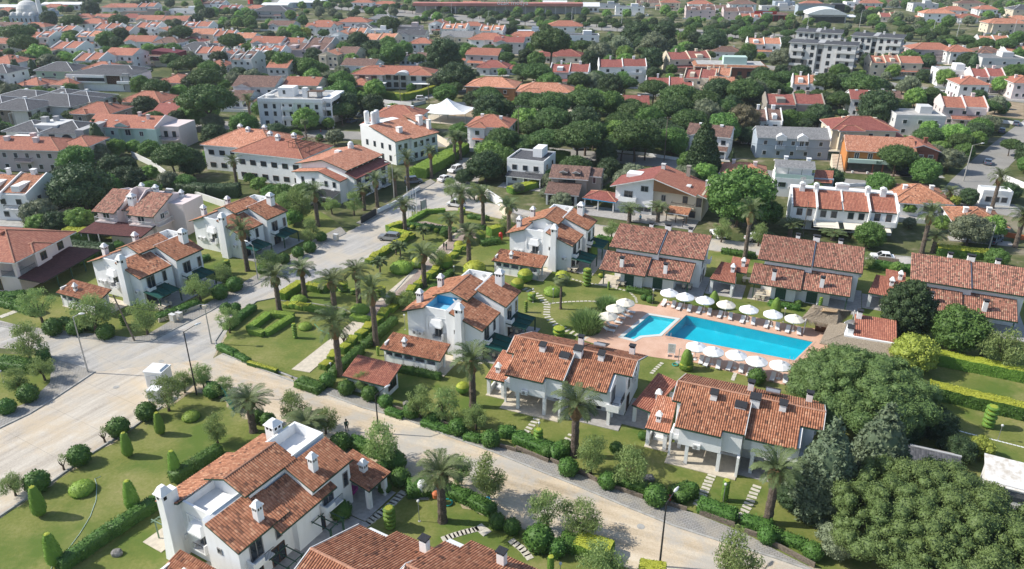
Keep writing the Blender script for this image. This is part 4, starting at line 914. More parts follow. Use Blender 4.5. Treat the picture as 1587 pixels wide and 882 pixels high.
def gable_roof(T, x0, x1, y0, y1, z, m, over=.5, slope=.4, axis='x', wall=None, name='roof', bias=.5):
 """axis: direction of the ridge"""
 r = MB()
 if axis == 'x':
  d = y1 - y0; yr = y0 + d * bias; h = max(yr - y0, y1 - yr) * slope; zf = h / (yr - y0 + over); zb = h / (y1 - yr + over)
  rq(r,(x0 - over * .6, y0 - over, z),(x1 + over * .6, y0 - over, z),(x1 + over * .6, yr, z + h),(x0 - over * .6, yr, z + h), m)
  rq(r,(x1 + over * .6, y1 + over, z),(x0 - over * .6, y1 + over, z),(x0 - over * .6, yr, z + h),(x1 + over * .6, yr, z + h), m)
  r.build(name, T)
  if wall:
   w = MB(); w.prof(x0, x1,[(y0 + .02, z - .3),(y1 - .02, z - .3),(y1 - .02, z + .05),(yr, z + h - .2),(y0 + .02, z + .05)], wall); w.build('gable_wall', T)
 else:
  d = x1 - x0; xr = x0 + d * bias; h = max(xr - x0, x1 - xr) * slope
  rq(r,(x0 - over, y1 + over * .6, z),(x0 - over, y0 - over * .6, z),(xr, y0 - over * .6, z + h),(xr, y1 + over * .6, z + h), m)
  rq(r,(x1 + over, y0 - over * .6, z),(x1 + over, y1 + over * .6, z),(xr, y1 + over * .6, z + h),(xr, y0 - over * .6, z + h), m)
  r.build(name, T)
  if wall:
   w = MB(); w.profy(y0, y1,[(x0 + .02, z - .3),(x1 - .02, z - .3),(x1 - .02, z + .05),(xr, z + h - .2),(x0 + .02, z + .05)], wall); w.build('gable_wall', T)
 return z + h
def plainbox(T, name, *a): m_ = MB(); m_.box(*a); return m_.build(name, T)
def chim(T, x, y, z, wall='white', h=1.3, w=.8):
 m_ = MB(); m_.box(-w / 2, w / 2,-w / 2, w / 2,-1, h, wall).box(-w / 2 - .1, w / 2 + .1,-w / 2 - .1, w / 2 + .1, h, h + .15, wall); return m_.build('chimney', T,(x, y, z))
def wins(T, face, c, a0, a1, n, zs, w=1.2, h=1.3, kind='grey'):
 for z in zs:
  for i in range(n):
   a_ = a0 + (a1 - a0) * (i + .5) / n
   p = (a_, c) if face in 'fb' else (c, a_)
   window(T, p[0], p[1], z, w, h, face, kind, split=False)
def balc(T, face, c, a0, a1, z, depth_=1.2, kind='solid', wall='white', rc='rail'):
 b = MB(); s = {'f': (-1, 'y'), 'b': (1, 'y'), 'l': (-1, 'x'), 'r': (1, 'x')}[face]
 def bx(u0, u1, v0, v1, z0, z1, m_):
  v0, v1 = sorted((c + s[0] * v0, c + s[0] * v1))
  if s[1] == 'y': b.box(u0, u1, v0, v1, z0, z1, m_)
  else: b.box(v0, v1, u0, u1, z0, z1, m_)
 bx(a0, a1,0, depth_, z - .18, z, wall)
 if kind == 'solid':
  bx(a0, a1, depth_ - .12, depth_, z, z + .95, wall); bx(a0, a0 + .12,0, depth_ - .12, z, z + .95, wall); bx(a1 - .12, a1,0, depth_ - .12, z, z + .95, wall)
 o = b.build('balcony', T)
 if kind != 'solid':
  b = MB(); m_ = rc; bx(a0, a1, depth_ - .06, depth_, z + .85, z + .95, m_); n = max(3, int((a1 - a0) / .3))
  for i in range(n + 1): u = a0 + (a1 - a0 - .05) * i / n; bx(u, u + .05, depth_ - .05, depth_ - .01, z, z + .85, m_)
  bx(a0, a0 + .05,0, depth_ - .06, z + .85, z + .95, m_); bx(a1 - .05, a1,0, depth_ - .06, z + .85, z + .95, m_); b.build('railing', o)
 return o
def base(name, label, cat, loc, ang, short, rad):
 T = thing(name, label, cat,(loc[0], loc[1],0), R(ang), desc='distant house')
 if short: landmark(loc, short)
 FOOT.append((loc[0], loc[1], rad)); return T

SUFF = {'hip': 'with hip roof', 'gable': 'with gable roof', 'gabley': 'with gable end facing the viewer', 'twin': 'in a walled row', 'flat': 'with flat roof'}
def gen(px, py, wpx, d, fl, ang, roof, rc, wc, label, short, n=3, units=2, chn=2, porch=None, var=0, name=None):
 H = 2.9 * fl + .2; Z = depth(px, py, H + .8); w = wpx * Z / FPX / (abs(math.cos(R(ang))) * .85 + .15)
 loc = G(px, py, H + .8)
 rot = Matrix.Rotation(R(ang),3, 'Z'); far = Z > 300
 T = base(name or {'twin': 'row_house', 'flat': 'flat_roof_house'}.get(roof, 'house'), label, 'house', loc, ang, short, max(w, d) * .55)
 rr = random.Random(int(px * 31 + py))
 x0, x1, y0, y1 = -w / 2, w / 2,-d / 2, d / 2
 wb = MB(); wb.box(x0, x1, y0, y1,0, H, wc)
 bump_ = rr.random() < .6 and roof in ('hip', 'gable', 'gabley') and w > 9
 if bump_: wb.box(x0 + w * .1, x0 + w * .45, y0 - 1.4, y0,0, H - .02, wc)
 wb.build('wall', T)
 zs = [1.5 + 2.9 * i for i in range(fl)]
 if roof == 'hip':
  zt = hip_roof(T, x0, x1, y0, y1, H, rc,.6,.4)
  if bump_: hip_roof(T, x0 + w * .1, x0 + w * .45, y0 - 1.4, y0 + 2.5, H - .02, rc,.6,.42, name='bay_roof')
 elif roof == 'gable':
  zt = gable_roof(T, x0, x1, y0, y1, H, rc,.5,.42, 'x', wc)
  if bump_: gable_roof(T, x0 + w * .1, x0 + w * .45, y0 - 1.4, y0 + d * .45, H - .02, rc,.4,.42, 'y', wc, 'bay_roof')
 elif roof == 'gabley': zt = gable_roof(T, x0, x1, y0, y1, H, rc,.5,.38, 'y', wc)
 elif roof == 'flat':
  zt = H + .3; pb = MB()
  pb.box(x0 - .02, x1 + .02, y0 - .02, y0 + .2, H - .3, H + .5, wc).box(x0 - .02, x1 + .02, y1 - .2, y1 + .02, H - .3, H + .5, wc).box(x0 - .02, x0 + .2, y0 + .2, y1 - .2, H - .3, H + .5, wc).box(x1 - .2, x1 + .02, y0 + .2, y1 - .2, H - .3, H + .5, wc)
  pb.build('parapet', T); plainbox(T, 'roof', x0 + .2, x1 - .2, y0 + .2, y1 - .2, H, H + .12, rc)
  if w > 9: plainbox(T, 'stair_house', x0 + w * .55, x0 + w * .8, y0 + d * .45, y1 - .8, H + .1, H + 2.3, wc)
 elif roof == 'twin':
  uw = w / units; zt = H + 2.2
  for k in range(units):
   a_, b_ = x0 + uw * k + .15, x0 + uw * (k + 1) - .15; dz = .35 * ((k + var) % 2); dy = .8 * ((k + var) % 2)
   r = MB(); rq(r,(a_, y0 - .5 + dy, H - .1 + dz),(b_, y0 - .5 + dy, H - .1 + dz),(b_, y0 + d * .62, zt + dz),(a_, y0 + d * .62, zt + dz), rc)
   rq(r,(b_, y1 + .3, H + dz),(a_, y1 + .3, H + dz),(a_, y0 + d * .62, zt + dz),(b_, y0 + d * .62, zt + dz), rc); r.build('roof', T)
  f = MB()
  for k in range(units + 1):
   c = x0 + uw * k; f.prof(c - .14, c + .14,[(y0 - .6, H - 1.0),(y1 + .4, H - 1.0),(y1 + .4, H + .4),(y0 + d * .62, zt + .75),(y0 - .6, H + .4)], wc)
  f.build('party_wall', T)
  for k in range(units):
   if rr.random() < .5: plainbox(T, 'dormer', x0 + uw * (k + .35), x0 + uw * (k + .65), y0 + .6, y0 + d * .45, H, H + 1.7, wc)
   chim(T, x0 + uw * (k + .5), y0 + d * .62, zt, wc,1.3,1.0 if k % 2 else .7)
 if roof in ('hip', 'gable') and rr.random() < .5 and Z > 200:
  sd_ = rr.choice((-1,1)); ww = rr.uniform(3,4.6); a_, b_ = (x0 - ww, x0) if sd_ < 0 else (x1, x1 + ww); h2 = H - 2.9 if fl > 1 else 2.5; plainbox(T, 'side_wing', a_, b_, y0 + 1, y1 - 1,0, h2, wc); hip_roof(T, a_, b_, y0 + 1, y1 - 1, h2, rc,.4,.35, caps=False, name='wing_roof'); wins(T, 'f', y0 + 1, a_, b_,1,[1.4],1.2,1.2, 'brown')
 if not porch and fl > 1 and rr.random() < .4: porch = (rr.uniform(0,.3), rr.uniform(.6,1),2.2)
 pw = MB(); pw.box(x0 - 1, x1 + 1.5, y0 - rr.uniform(2.5,4.5), y0 - .01,.03,.12, rr.choice(('terrazzo', 'patio_grey', 'concrete'))); pw.build('patio', T)
 if rr.random() < .55:
  g_ = MB(); yy = y0 - rr.uniform(5,6.5); g_.box(x0 - 3, x1 + 3, yy, yy + .2,0,1.0, 'white2').box(x1 + 2.8, x1 + 3, yy + .2, y1,0,1.0, 'white2'); o_ = g_.build('garden_wall', None, T.location, R(ang)); tag(o_, None, 'wall', None, 'low white garden wall')
 if roof in ('hip', 'gable', 'gabley'):
  for k in range(chn): chim(T, x0 + w * (.25 + .5 * k / max(1, chn - 1)) if chn > 1 else 0, y0 + d * (.4 + .25 * rr.random()), H + .9, wc if not wc.startswith('tile') else 'white',1.3)
 nn = n if not far else max(2, n)
 fy = y0; kind = 'white' if wc not in ('white', 'white2') else 'grey'
 if bump_:
  wins(T, 'f', y0 - 1.4, x0 + w * .1, x0 + w * .45,1, zs,1.3,1.3, kind); wins(T, 'f', y0, x0 + w * .48, x1, max(1, nn - 1), zs,1.3,1.3, kind)
 else: wins(T, 'f', y0, x0 + .6, x1 - .6, nn, zs,1.3,1.3, kind)
 if loc.x < 30: wins(T, 'r', x1, y0 + .5, y1 - .5,2 if d > 7 else 1, zs,1.1,1.2, kind)
 if loc.x > -60: wins(T, 'l', x0, y0 + .5, y1 - .5,2 if d > 7 else 1, zs,1.1,1.2, kind)
 if fl > 1 and not bump_ and Z < 520: balc(T, 'f', y0, x0 + w * .55, x0 + w * .9,2.95,1.1, 'solid' if rr.random() < .5 else 'rail', wc if wc != 'brick' else 'white')
 if porch:
  s0, s1, dep = porch[:3]; pm = porch[3] if len(porch) > 3 else rc
  r = MB(); rq(r,(x0 + w * s0, y0 - dep,2.5),(x0 + w * s1, y0 - dep,2.5),(x0 + w * s1, y0 - .02,3.3),(x0 + w * s0, y0 - .02,3.3), pm); r.build('porch_roof', T)
  for s in (s0 + .03,(s0 + s1) / 2, s1 - .03): p = MB(); p.box(-.12,.12,-.12,.12,0,2.5, wc); p.build('porch_pillar', T,(x0 + w * s, y0 - dep + .32,0))
 return T
W_, RD, OR_, GY, BR, CR, MX = 'white', 'tile_red', 'tile_orange', 'tile_grey', 'tile_brown', 'tile_crimson', 'tile'
HOUSES = [
 # px, py, wpx, depth, floors, angle, roof, roof material, wall, label, short, extra
 (149,33,42,12,2,-8, 'hip', RD, W_, 'white house with red hip roof just right of the mosque trees', 'the red hip house by the mosque'),
 (86,9,34,10,1,-4, 'hip', RD, 'cream', 'low cream house with red hip roof in front of the white sheds', 'the low house by the white sheds'),
 (14,15,30,12,1,-4, 'hip', RD, 'cream', 'low red roofed house at the top left corner left of the mosque', 'the top left corner house'),
 (8,44,34,12,1,-4, 'hip', RD, W_, 'red roofed house at the left edge level with the mosque', 'the left edge red house'),
 (74,17,22,10,1,-4, 'flat', 'flat', 'bluew', 'grey flat building immediately right of the minaret', 'the grey block by the minaret'),
 (192,9,60,12,1,-3, 'hip', RD, 'lgrey', 'long red roofed bungalow behind the red twin houses, far left', 'the long far left bungalow'),
 (232,8,26,12,2,-3, 'twin', RD, 'lgrey', 'small pair of grey houses with red roofs by the dark wood', 'the grey pair by the wood'),
 (237,28,40,13,1,-5, 'gable', RD, 'cream', 'red gable roofed house, left of a matching pair near the wood', 'the left red gable pair house'),
 (277,29,38,13,1,-5, 'gable', RD, 'cream', 'red gable roofed house nearest the edge of the dark wood', 'the red gable house by the wood'),
 (225,17,70,9,1,0, 'flat', 'tile_brown', 'taupe', 'long brown flat roofed terrace in front of the wood', 'the long brown terrace'),
 (290,13,50,9,1,0, 'flat', 'flat', W_, 'low white flat roofed row at the wood edge', 'the low white row at the wood'),
 (68,54,40,12,2,-6, 'twin', RD, W_, 'white row of walled red roofs in front of the mosque', 'the white row before the mosque'),
 (103,45,34,12,2,-6, 'twin', RD, W_, 'white house with blank gable behind the dark round pine, upper left', 'the blank gable white house'),
 (145,53,38,11,2,-8, 'twin', OR_, W_, 'white pair with pale orange walled roofs, upper left', 'the pale orange walled pair'),
 (172,41,36,11,2,-8, 'twin', RD, W_, 'white walled pair with red roofs behind the pale orange pair', 'the pair behind the orange pair'),
 (195,46,30,11,2,-8, 'twin', RD, 'lgrey', 'light grey walled pair with tall chimneys, upper left', 'the tall chimney pair'),
 (234,39,34,11,2,-8, 'twin', RD, W_, 'small white pair with three red roof strips, upper left', 'the three strip pair'),
 (256,45,26,10,2,-8, 'gabley', OR_, W_, 'white gable fronted house right of the three strip pair', 'the white gable by the strips'),
 (310,38,42,11,2,-8, 'twin', RD, W_, 'white pair with red roofs at the foot of the dark wood', 'the pair at the foot of the wood'),
 (324,49,44,12,2,-8, 'gable', OR_, 'cream', 'cream house with blank sunlit gable wall, upper left', 'the cream blank gable house'),
 (352,52,30,10,2,-8, 'twin', RD, W_, 'small white walled pair beside the cream gable house', 'the small pair by the cream gable'),
 (384,55,30,11,2,-8, 'gable', OR_, W_, 'orange roofed white house behind the pine row, upper left', 'the orange roof behind pines'),
 (112,70,42,13,2,-8, 'twin', RD, W_, 'large white group with stepped red roofs, left half', 'the left of the stepped red pair'),
 (146,88,40,12,2,-6, 'twin', RD, W_, 'white pair with low red roofs in front of the stepped group', 'the low red roof pair'),
 (196,80,48,12,2,-12, 'gable', RD, W_, 'white house with long red roof and small gable windows, upper left', 'the long red roof house'),
 (224,60,46,12,2,-8, 'gable', RD, W_, 'white house with wide red roof behind the maroon house', 'the wide red roof house'),
 (310,72,58,14,1,-8, 'hip', GY, 'lgrey', 'grey bungalow with dark shingle hip roof beside the maroon house', 'the dark shingle bungalow'),
 (358,80,24,10,2,-8, 'gabley', RD, W_, 'small white gable house right of the dark shingle bungalow', 'the small white gable house'),
 (384,86,34,12,3,-10, 'twin', BR, 'lgrey', 'tall light grey pair with brown roofs near the upper left pines', 'the tall light grey pair'),
 (97,103,60,12,2,-6, 'hip', GY, 'green_wall', 'pale green villa with dark hip roof at the left', 'the pale green villa'),
 (15,92,44,14,2,-10, 'hip', RD, W_, 'white house with red hip roof above the grey roofed one, left edge', 'the red hip house at left edge'),
 (6,106,44,12,2,-8, 'hip', GY, W_, 'white house with dark roof cut by the left edge above the conifers', 'the dark roof house at left edge'),
 (277,121,42,13,1,-4, 'hip', 'tile_red', 'cream', 'cream bungalow with red roof between two round pines, left', 'the cream bungalow by the pines'),
 (341,97,30,10,1,-5, 'hip', RD, 'lgrey', 'small red roof hidden among trees behind the brown roof house', 'the small hidden red roof'),
 (157,166,62,11,2,-10, 'hip', RD, 'stone', 'stone walled villa with orange hip roof behind the blue roofed modern house', 'the stone walled villa'),
 (233,149,66,12,1,-12, 'hip', RD, 'cream', 'orange hip roofed bungalow left of the largest left pine', 'the orange bungalow by the pine'),
 (270,168,42,12,1,-12, 'gable', CR, W_, 'red sheet roofed annex below the largest left pine', 'the red annex under the pine'),
 (405,126,66,14,2,-8, 'gable', BR, W_, 'white house with faded brown tile roof behind the white flat hotel', 'the faded brown tile house'),
 (374,147,44,12,1,-8, 'gable', BR, W_, 'low house with faded tile roof behind the round pine beside a palm', 'the low faded tile house'),
 (474,125,54,11,2,-8, 'gable', RD, 'cream', 'house with two white dormers in its red roof', 'the dormer house'),
 (503,36,48,12,2,-6, 'hip', RD, W_, 'white villa with red hip roof, left of the two upper centre hip villas', 'the left upper hip villa'),
 (551,31,46,12,2,-6, 'hip', RD, W_, 'white villa with red hip roof, right of the two upper centre hip villas', 'the right upper hip villa'),
 (563,41,38,11,2,-6, 'hip', GY, 'lgrey', 'grey villa with slate hip roof in front of the right upper hip villa', 'the slate hip villa'),
 (588,44,34,10,2,-6, 'flat', 'flat', W_, 'white modern flat box right of the slate hip villa', 'the white modern box'),
 (594,26,36,10,2,-10, 'hip', 'tile_lgrey', 'lgrey', 'pale grey roofed house behind the white modern box', 'the pale grey roofed house'),
 (636,39,36,10,2,-6, 'flat', 'tile_lgrey', 'mauve', 'mauve grey house with parapet left of the far street', 'the mauve parapet house'),
 (680,34,26,12,2,-8, 'gabley', RD, W_, 'white gable fronted house with red roof beside the far street', 'the white gable by the far street'),
 (425,14,54,16,2,-6, 'hip', GY, 'greyw', 'large dark grey hip roofed villa at the right end of the wood', 'the large dark grey villa'),
 (440,21,26,9,1,-6, 'hip', RD, W_, 'small red hip roofed house in front of the dark grey villa', 'the small red hip house'),
 (440,36,40,12,1,-12, 'gable', BR, 'lgrey', 'low brown roofed house right below the wood', 'the low brown house below the wood'),
 (532,51,32,10,2,-10, 'gabley', OR_, W_, 'left of two small white gable houses, upper centre', 'the left small gable house'),
 (556,48,28,10,2,-10, 'twin', OR_, W_, 'right of two small white gable houses, upper centre', 'the right small gable house'),
 (592,57,50,12,2,-14, 'twin', OR_, 'cream', 'pair with three stepped orange roofs in the trees, upper centre', 'the stepped orange roof pair'),
 (640,50,44,11,2,-8, 'gable', GY, 'lgrey', 'dark grey roofed house with white gable, upper centre', 'the dark grey gable house'),
 (655,63,36,10,2,-8, 'hip', RD, W_, 'white villa with red hip roof below the dark grey gable house', 'the red villa below the grey gable'),
 (711,53,48,12,2,-10, 'gable', 'tile_lgrey', 'cream', 'cream house with grey green roof, upper centre', 'the grey green roofed house'),
 (706,41,38,11,2,-10, 'twin', OR_, W_, 'white pair with orange roofs behind the grey green roofed house', 'the orange pair upper centre'),
 (758,57,56,13,2,-12, 'hip', RD, W_, 'wide red hip roofed villa by the upper centre palm', 'the wide red hip villa'),
 (764,44,36,10,2,-12, 'twin', OR_, W_, 'orange roofed pair behind the wide red hip villa', 'the pair behind the red hip villa'),
 (815,53,50,11,1,-6, 'hip', RD, W_, 'white villa with red hip roof left of the red roofed white house, top centre', 'the red hip villa top centre'),
 (420,62,48,13,2,-10, 'gable', RD, W_, 'white house with weathered red roof, upper centre left', 'the weathered red roof house'),
 (409,80,34,12,2,-10, 'twin', RD, W_, 'blank white block with red roof strips below the weathered one', 'the blank white block'),
 (478,72,70,12,2,-14, 'twin', BR, 'mauve', 'mauve row with small brown roofs, upper centre left', 'the mauve row'),
 (516,80,30,12,2,-12, 'gabley', OR_, 'cream', 'cream gable fronted house, left of a brown roofed pair', 'the cream gable fronted house'),
 (545,78,28,12,2,-12, 'gable', BR, 'cream', 'brown tiled house joined to the cream gable fronted one', 'the joined brown tiled house'),
 (562,96,52,11,2,-14, 'gable', BR, W_, 'white house with curved gable behind the big orange villa', 'the curved gable house'),
 (636,87,26,9,1,-10, 'gabley', BR, W_, 'small white house peeping between dark trees, upper centre', 'the house between dark trees'),
 (660,85,24,9,1,-10, 'gable', BR, W_, 'small brown roof hidden behind the tall dark pine', 'the roof behind the dark pine'),
 (752,80,50,12,2,-14, 'gable', RD, 'lgrey', 'red roofed house behind two thin pines, centre top', 'the house behind thin pines'),
 (765,99,46,11,1,-8, 'hip', CR, 'lgrey', 'dark red porch roofed annex with glazed wall under the thin pines', 'the glazed annex'),
 (765,127,74,12,2,-12, 'hip', OR_, 'woodclad', 'wood clad villa with orange hip roof and white chimneys', 'the wood clad villa'),
 (846,135,82,11,2,-8, 'hip', OR_, 'cream', 'cream villa with orange hip roof and green glass balconies', 'the cream orange hip villa'),
 (762,186,62,11,2,-12, 'hip', RD, W_, 'white villa with orange hip roof right of the tent canopy', 'the villa beside the tent'),
 (620,172,70,12,2,-10, 'hip', RD, W_, 'orange hip roofed house behind the roof tank hotel', 'the house behind the roof tanks'),
 (876,37,52,13,2,-4, 'hip', RD, W_, 'white house with red roof and two roof tanks near the boulevard', 'the red roof house by the boulevard'),
 (901,52,54,10,2,-2, 'flat', GY, W_, 'white modern block with dark roof edge in front of the boulevard', 'the white modern block'),
 (822,46,42,8,1,-4, 'flat', 'metal_white', 'bluew', 'low blue fronted flat building near the boulevard', 'the low blue fronted block'),
 (975,63,26,8,1,-4, 'hip', CR, 'cream', 'small solitary red roof among the olives', 'the solitary red roof'),
 (868,82,70,12,1,-8, 'hip', CR, W_, 'white verandaed villa with dark red hip roof under a flat pine', 'the verandaed villa'),
 (884,106,58,10,2,-10, 'twin', CR, W_, 'white pair with two plain red roof slopes', 'the plain red pair'),
 (964,98,72,10,2,-3, 'twin', CR, W_, 'tall white pair with high blank side walls and red roof strips', 'the tall white pair'),
 (1064,86,64,11,2,6, 'twin', CR, 'cream', 'weathered beige pair with red roof strips', 'the beige pair'),
 (1086,115,44,11,2,-18, 'twin', CR, 'cream', 'cream house with red sloping roofs below the beige pair', 'the cream house below the beige'),
 (1114,112,34,10,2,-18, 'twin', OR_, 'cream', 'orange roofed house leaning on the cream one', 'the orange roofed neighbour'),
 (1037,127,70,10,1,-10, 'twin', CR, W_, 'low white pair with red roofs and white gable edges', 'the low white gable edged pair'),
 (976,154,56,11,1,-6, 'gable', CR, W_, 'white house with red gable roof above the pine row', 'the red gable above the pine row'),
 (1085,13,44,12,2,-6, 'twin', BR, 'mauve', 'left of two matching mauve houses at the top right of centre', 'the left matching mauve house'),
 (1143,15,44,12,2,-6, 'twin', BR, 'mauve', 'right of two matching mauve houses at the top right of centre', 'the right matching mauve house'),
 (1085,4,36,12,2,-6, 'hip', RD, W_, 'red hip roof behind the left matching mauve house', 'the roof behind the left mauve'),
 (1150,4,40,12,2,-6, 'hip', BR, W_, 'brown hip roof behind the right matching mauve house', 'the roof behind the right mauve'),
 (940,5,40,10,1,-3, 'flat', GY, 'lgrey', 'dark flat pavilion right of the curved white roof, top centre', 'the dark flat pavilion'),
 (976,9,44,10,2,-4, 'flat', GY, W_, 'modern white and black block at the top, right of the pavilion', 'the white and black block'),
 (1183,64,48,11,2,-10, 'twin', OR_, W_, 'white row with orange roofs left of the grey apartments', 'the row left of the apartments'),
 (1252,124,44,10,2,-16, 'twin', OR_, W_, 'white house with an arched wall left of the flat pines', 'the arched wall house'),
 (1229,154,84,10,2,-8, 'twin', CR, 'taupe', 'taupe row of four with brown red roofs behind thin pines', 'the taupe row of four'),
 (1336,146,38,11,2,-12, 'gable', CR, W_, 'red roofed white house behind the tall flat pine', 'the house behind the flat pine'),
 (1376,146,30,10,2,-12, 'gable', BR, 'lgrey', 'light grey house with small brown roof right of the flat pine', 'the grey house by the flat pine'),
 (1331,190,92,12,2,-6, 'hip', CR, 'cream', 'cream twin villa with crimson hip roofs', 'the crimson hip villa'),
 (1395,92,54,11,2,-8, 'gable', RD, 'cream', 'house with many small red roof pieces and bay window', 'the many roofed house'),
 (1368,92,42,10,2,-8, 'twin', RD, 'cream', 'red roofed half of the many roofed house by the apartments', 'the half by the apartments'),
 (1441,72,60,12,2,-8, 'hip', RD, 'mauve', 'mauve villa with red hip roof right of the apartments', 'the mauve hip villa'),
 (1482,75,36,11,2,-8, 'hip', RD, W_, 'white pavilion with red pyramid roof on columns', 'the pyramid roof pavilion'),
 (1478,105,50,11,2,-10, 'flat', 'flat', W_, 'white modern villa with rounded blocks, upper right', 'the white rounded villa'),
 (1549,86,64,13,2,-8, 'flat', 'tile_lgrey', 'lgrey', 'large grey modern villa with layered flat roofs, upper right', 'the layered grey villa'),
 (1527,113,44,11,2,-14, 'twin', CR, 'pinkish', 'pinkish house with red porch right of the araucaria', 'the pinkish house by the conifer'),
 (1583,122,34,11,2,-10, 'hip', RD, 'pinkish', 'pinkish villa with orange roofs cut by the right edge', 'the pinkish villa at the right edge'),
 (1490,158,60,11,2,-14, 'twin', RD, 'pinkish', 'pinkish villa with red shed roofs and tall blank walls', 'the pinkish shed roof villa'),
 (1452,18,46,11,2,-4, 'hip', OR_, W_, 'white house with orange hip roof, top right', 'the top right orange hip house'),
 (1556,33,56,12,2,-6, 'hip', OR_, 'cream', 'cream villa with orange hip roof near the right edge, top', 'the cream villa at top right'),
 (1583,12,34,14,2,-6, 'hip', GY, 'cream', 'dark hip roofed villa at the top right corner', 'the top right corner villa'),
 (1577,28,34,12,1,-6, 'hip', OR_, 'cream', 'small orange roof right behind the cream villa, top right', 'the small orange roof top right'),
 (1298,8,34,10,1,-4, 'hip', 'tile_lgrey', W_, 'white cottage with grey pyramid roofs beside the shed', 'the grey pyramid cottage'),
 (1324,2,28,10,2,-4, 'flat', 'flat', W_, 'white flat block at the top edge right of the cottage', 'the white flat block at the top'),
 (1375,3,46,11,1,-4, 'hip', BR, 'cream', 'brown roofed bungalow at the top edge, right of centre', 'the brown roofed bungalow'),
 (1431,4,38,12,2,-4, 'flat', 'tile_lgrey', 'lgrey', 'grey flat villa behind the top right orange hip house', 'the grey flat villa top right'),
 (1205,8,52,10,1,-3, 'flat', 'flat', 'lgrey', 'long pale grey warehouse behind the red restaurant', 'the pale grey warehouse'),
 (1215,1,30,10,2,-4, 'flat', 'flat', 'bluew', 'pale blue block at the top edge behind the warehouse', 'the pale blue block'),
 (1153,258,62,8,1,-14, 'hip', OR_, 'pinkish', 'small house with orange hip roofs right of the dark cypress', 'the small orange hip house'),
 (1102,200,60,10,2,-22, 'gable', BR, W_, 'white house with brown roof behind the dark cypress', 'the white house by the cypress'),
 (1186,178,44,10,2,-10, 'twin', BR, W_, 'white house with maroon brown roof beside the bronze tree', 'the white house by the bronze tree'),
 (1421,222,48,10,2,-10, 'gabley', 'tile_red', 'brick', 'brick house with white edged gable right of the orange cafe', 'the brick gable house'),
 (1421,296,76,11,1,-14, 'hip', 'tile', W_, 'low garden house with weathered hip roof right of the white row', 'the weathered hip garden house'),
 (1512,331,66,10,1,-16, 'hip', 'tile', W_, 'low garden house with patched roof behind the olive, right', 'the patched roof garden house'),
 (1421,172,70,10,2,-10, 'flat', 'flat', 'lgrey', 'beige grey modern house with tall blank walls, right', 'the blank walled modern house'),
 (30,283,84,12,2,-6, 'twin', 'tile', W_, 'white villa with parapet walls and tiled roof at the left edge', 'the left edge parapet villa'),
 (824,238,56,10,2,-20, 'flat', GY, W_, 'white house with dark flat roof and blank wall behind the avenue pines', 'the dark flat roofed house'),
 (1544,290,40,4,1,-14, 'flat', 'metal_white', W_, 'long low white wall building by the right street', 'the low white wall building'),
]
for h in HOUSES: gen(*h)

# filler houses of the far quarter, seen only as a strip of roofs
gf = random.Random(5); P_f = []
for y0, xs in ((3,(330,560,600,735,1000,1040,1260,1345,1500)),(12,(355,395,1105,1350,1480,1530)),(24,(130,165,205,1160,1380,1500)),(38,(20,60,500,735)),(62,(15,300,265,450,500,790,1540)),(76,(60,330,425,1130,1525,1570)),(100,(160,440,1445)),(125,(60,110,560,1120,1500)),(25,(-40,-90)),(60,(-40,1630)),(120,(-70,1650)),(180,(-80,1660)),(230,(-90,))):
 for x in xs:
  k = gf.choice(['hip', 'gable', 'twin', 'hip']); gen(x + gf.uniform(-4,4), y0 + gf.uniform(-1.5,1.5),(34 if y0 < 30 else 40) * gf.uniform(.8,1.15), gf.uniform(9,12),2 if gf.random() < .6 else 1, gf.uniform(-14,-2), k, gf.choice([RD, OR_, CR, BR, RD]), gf.choice([W_, W_, 'cream', 'lgrey']), None, None)

# ============================================================ INDIVIDUAL BUILDINGS
def lw(T, p): return T.matrix_basis @ Vector(p)
# hip villa at the left edge
T = base('hip_villa', 'pinkish villa with big hip roof and maroon porch roof at the left edge', 'villa',(-85.3,118.4),-10, 'the maroon porch villa',12)
w = MB(); w.box(-17,-4.2,.8,14.4,0,6, 'pinkish').box(-4.2,-.8,5.2,14.4,0,6, 'pinkish').box(-4.2,-.8,.8,5.2,0,2.85, 'pinkish').box(-1.5,-.9,.9,1.5,2.85,6, 'pinkish'); w.build('wall', T)
hip_roof(T,-17,-.6,.6,14.6,6.1, 'tile_red',.7,.36, name='roof')
hip_roof(T,-3.9,-.1,4.6,9.0,6.12, 'tile_red',.3,.4, name='bay_roof')
w = MB(); w.box(-.8,-.35,5.0,8.6,3.2,6, 'pinkish'); w.build('bay_wall', T)
window(T,-.35,6.8,4.7,1.4,1.5, 'r', 'brown'); window(T,-.8,11.6,4.7,1.4,1.5, 'r', 'brown'); window(T,-7,.8,4.4,1.6,2.2, 'f', 'brown'); window(T,-5.4,.8,1.3,1.6,2.2, 'f', 'brown'); window(T,-10,.8,4.4,1.6,1.6, 'f', 'brown')
b = MB(); b.box(-4.2,-.8,.8,5.2,2.85,3.0, 'lgrey'); o = b.build('balcony', T); b = MB(); rail(b,(-4.1,.9,0),(-1.5,.9,0),3.0,.95); rail(b,(-.9,1.5,0),(-.9,5.1,0),3.0,.95); b.build('railing', o)
b = MB(); b.box(-9.6,-4.3,-.2,.8,2.7,2.85, 'pinkish'); o = b.build('balcony', T); b = MB(); rail(b,(-9.5,-.15,0),(-4.3,-.15,0),2.85,.95); b.build('railing', o)
r = MB(); rq(r,(4.2,.2,2.6),(4.2,15.5,2.6),(-.75,13.5,3.7),(-.75,.5,3.0), 'tile_maroon', 'rail'); r.build('porch_roof', T)
for y in (4.0,7.5,11,14.6): p = MB(); p.box(-.1,.1,-.1,.1,0,2.6, 'green_trim'); p.build('porch_post', T,(3.8, y,0))
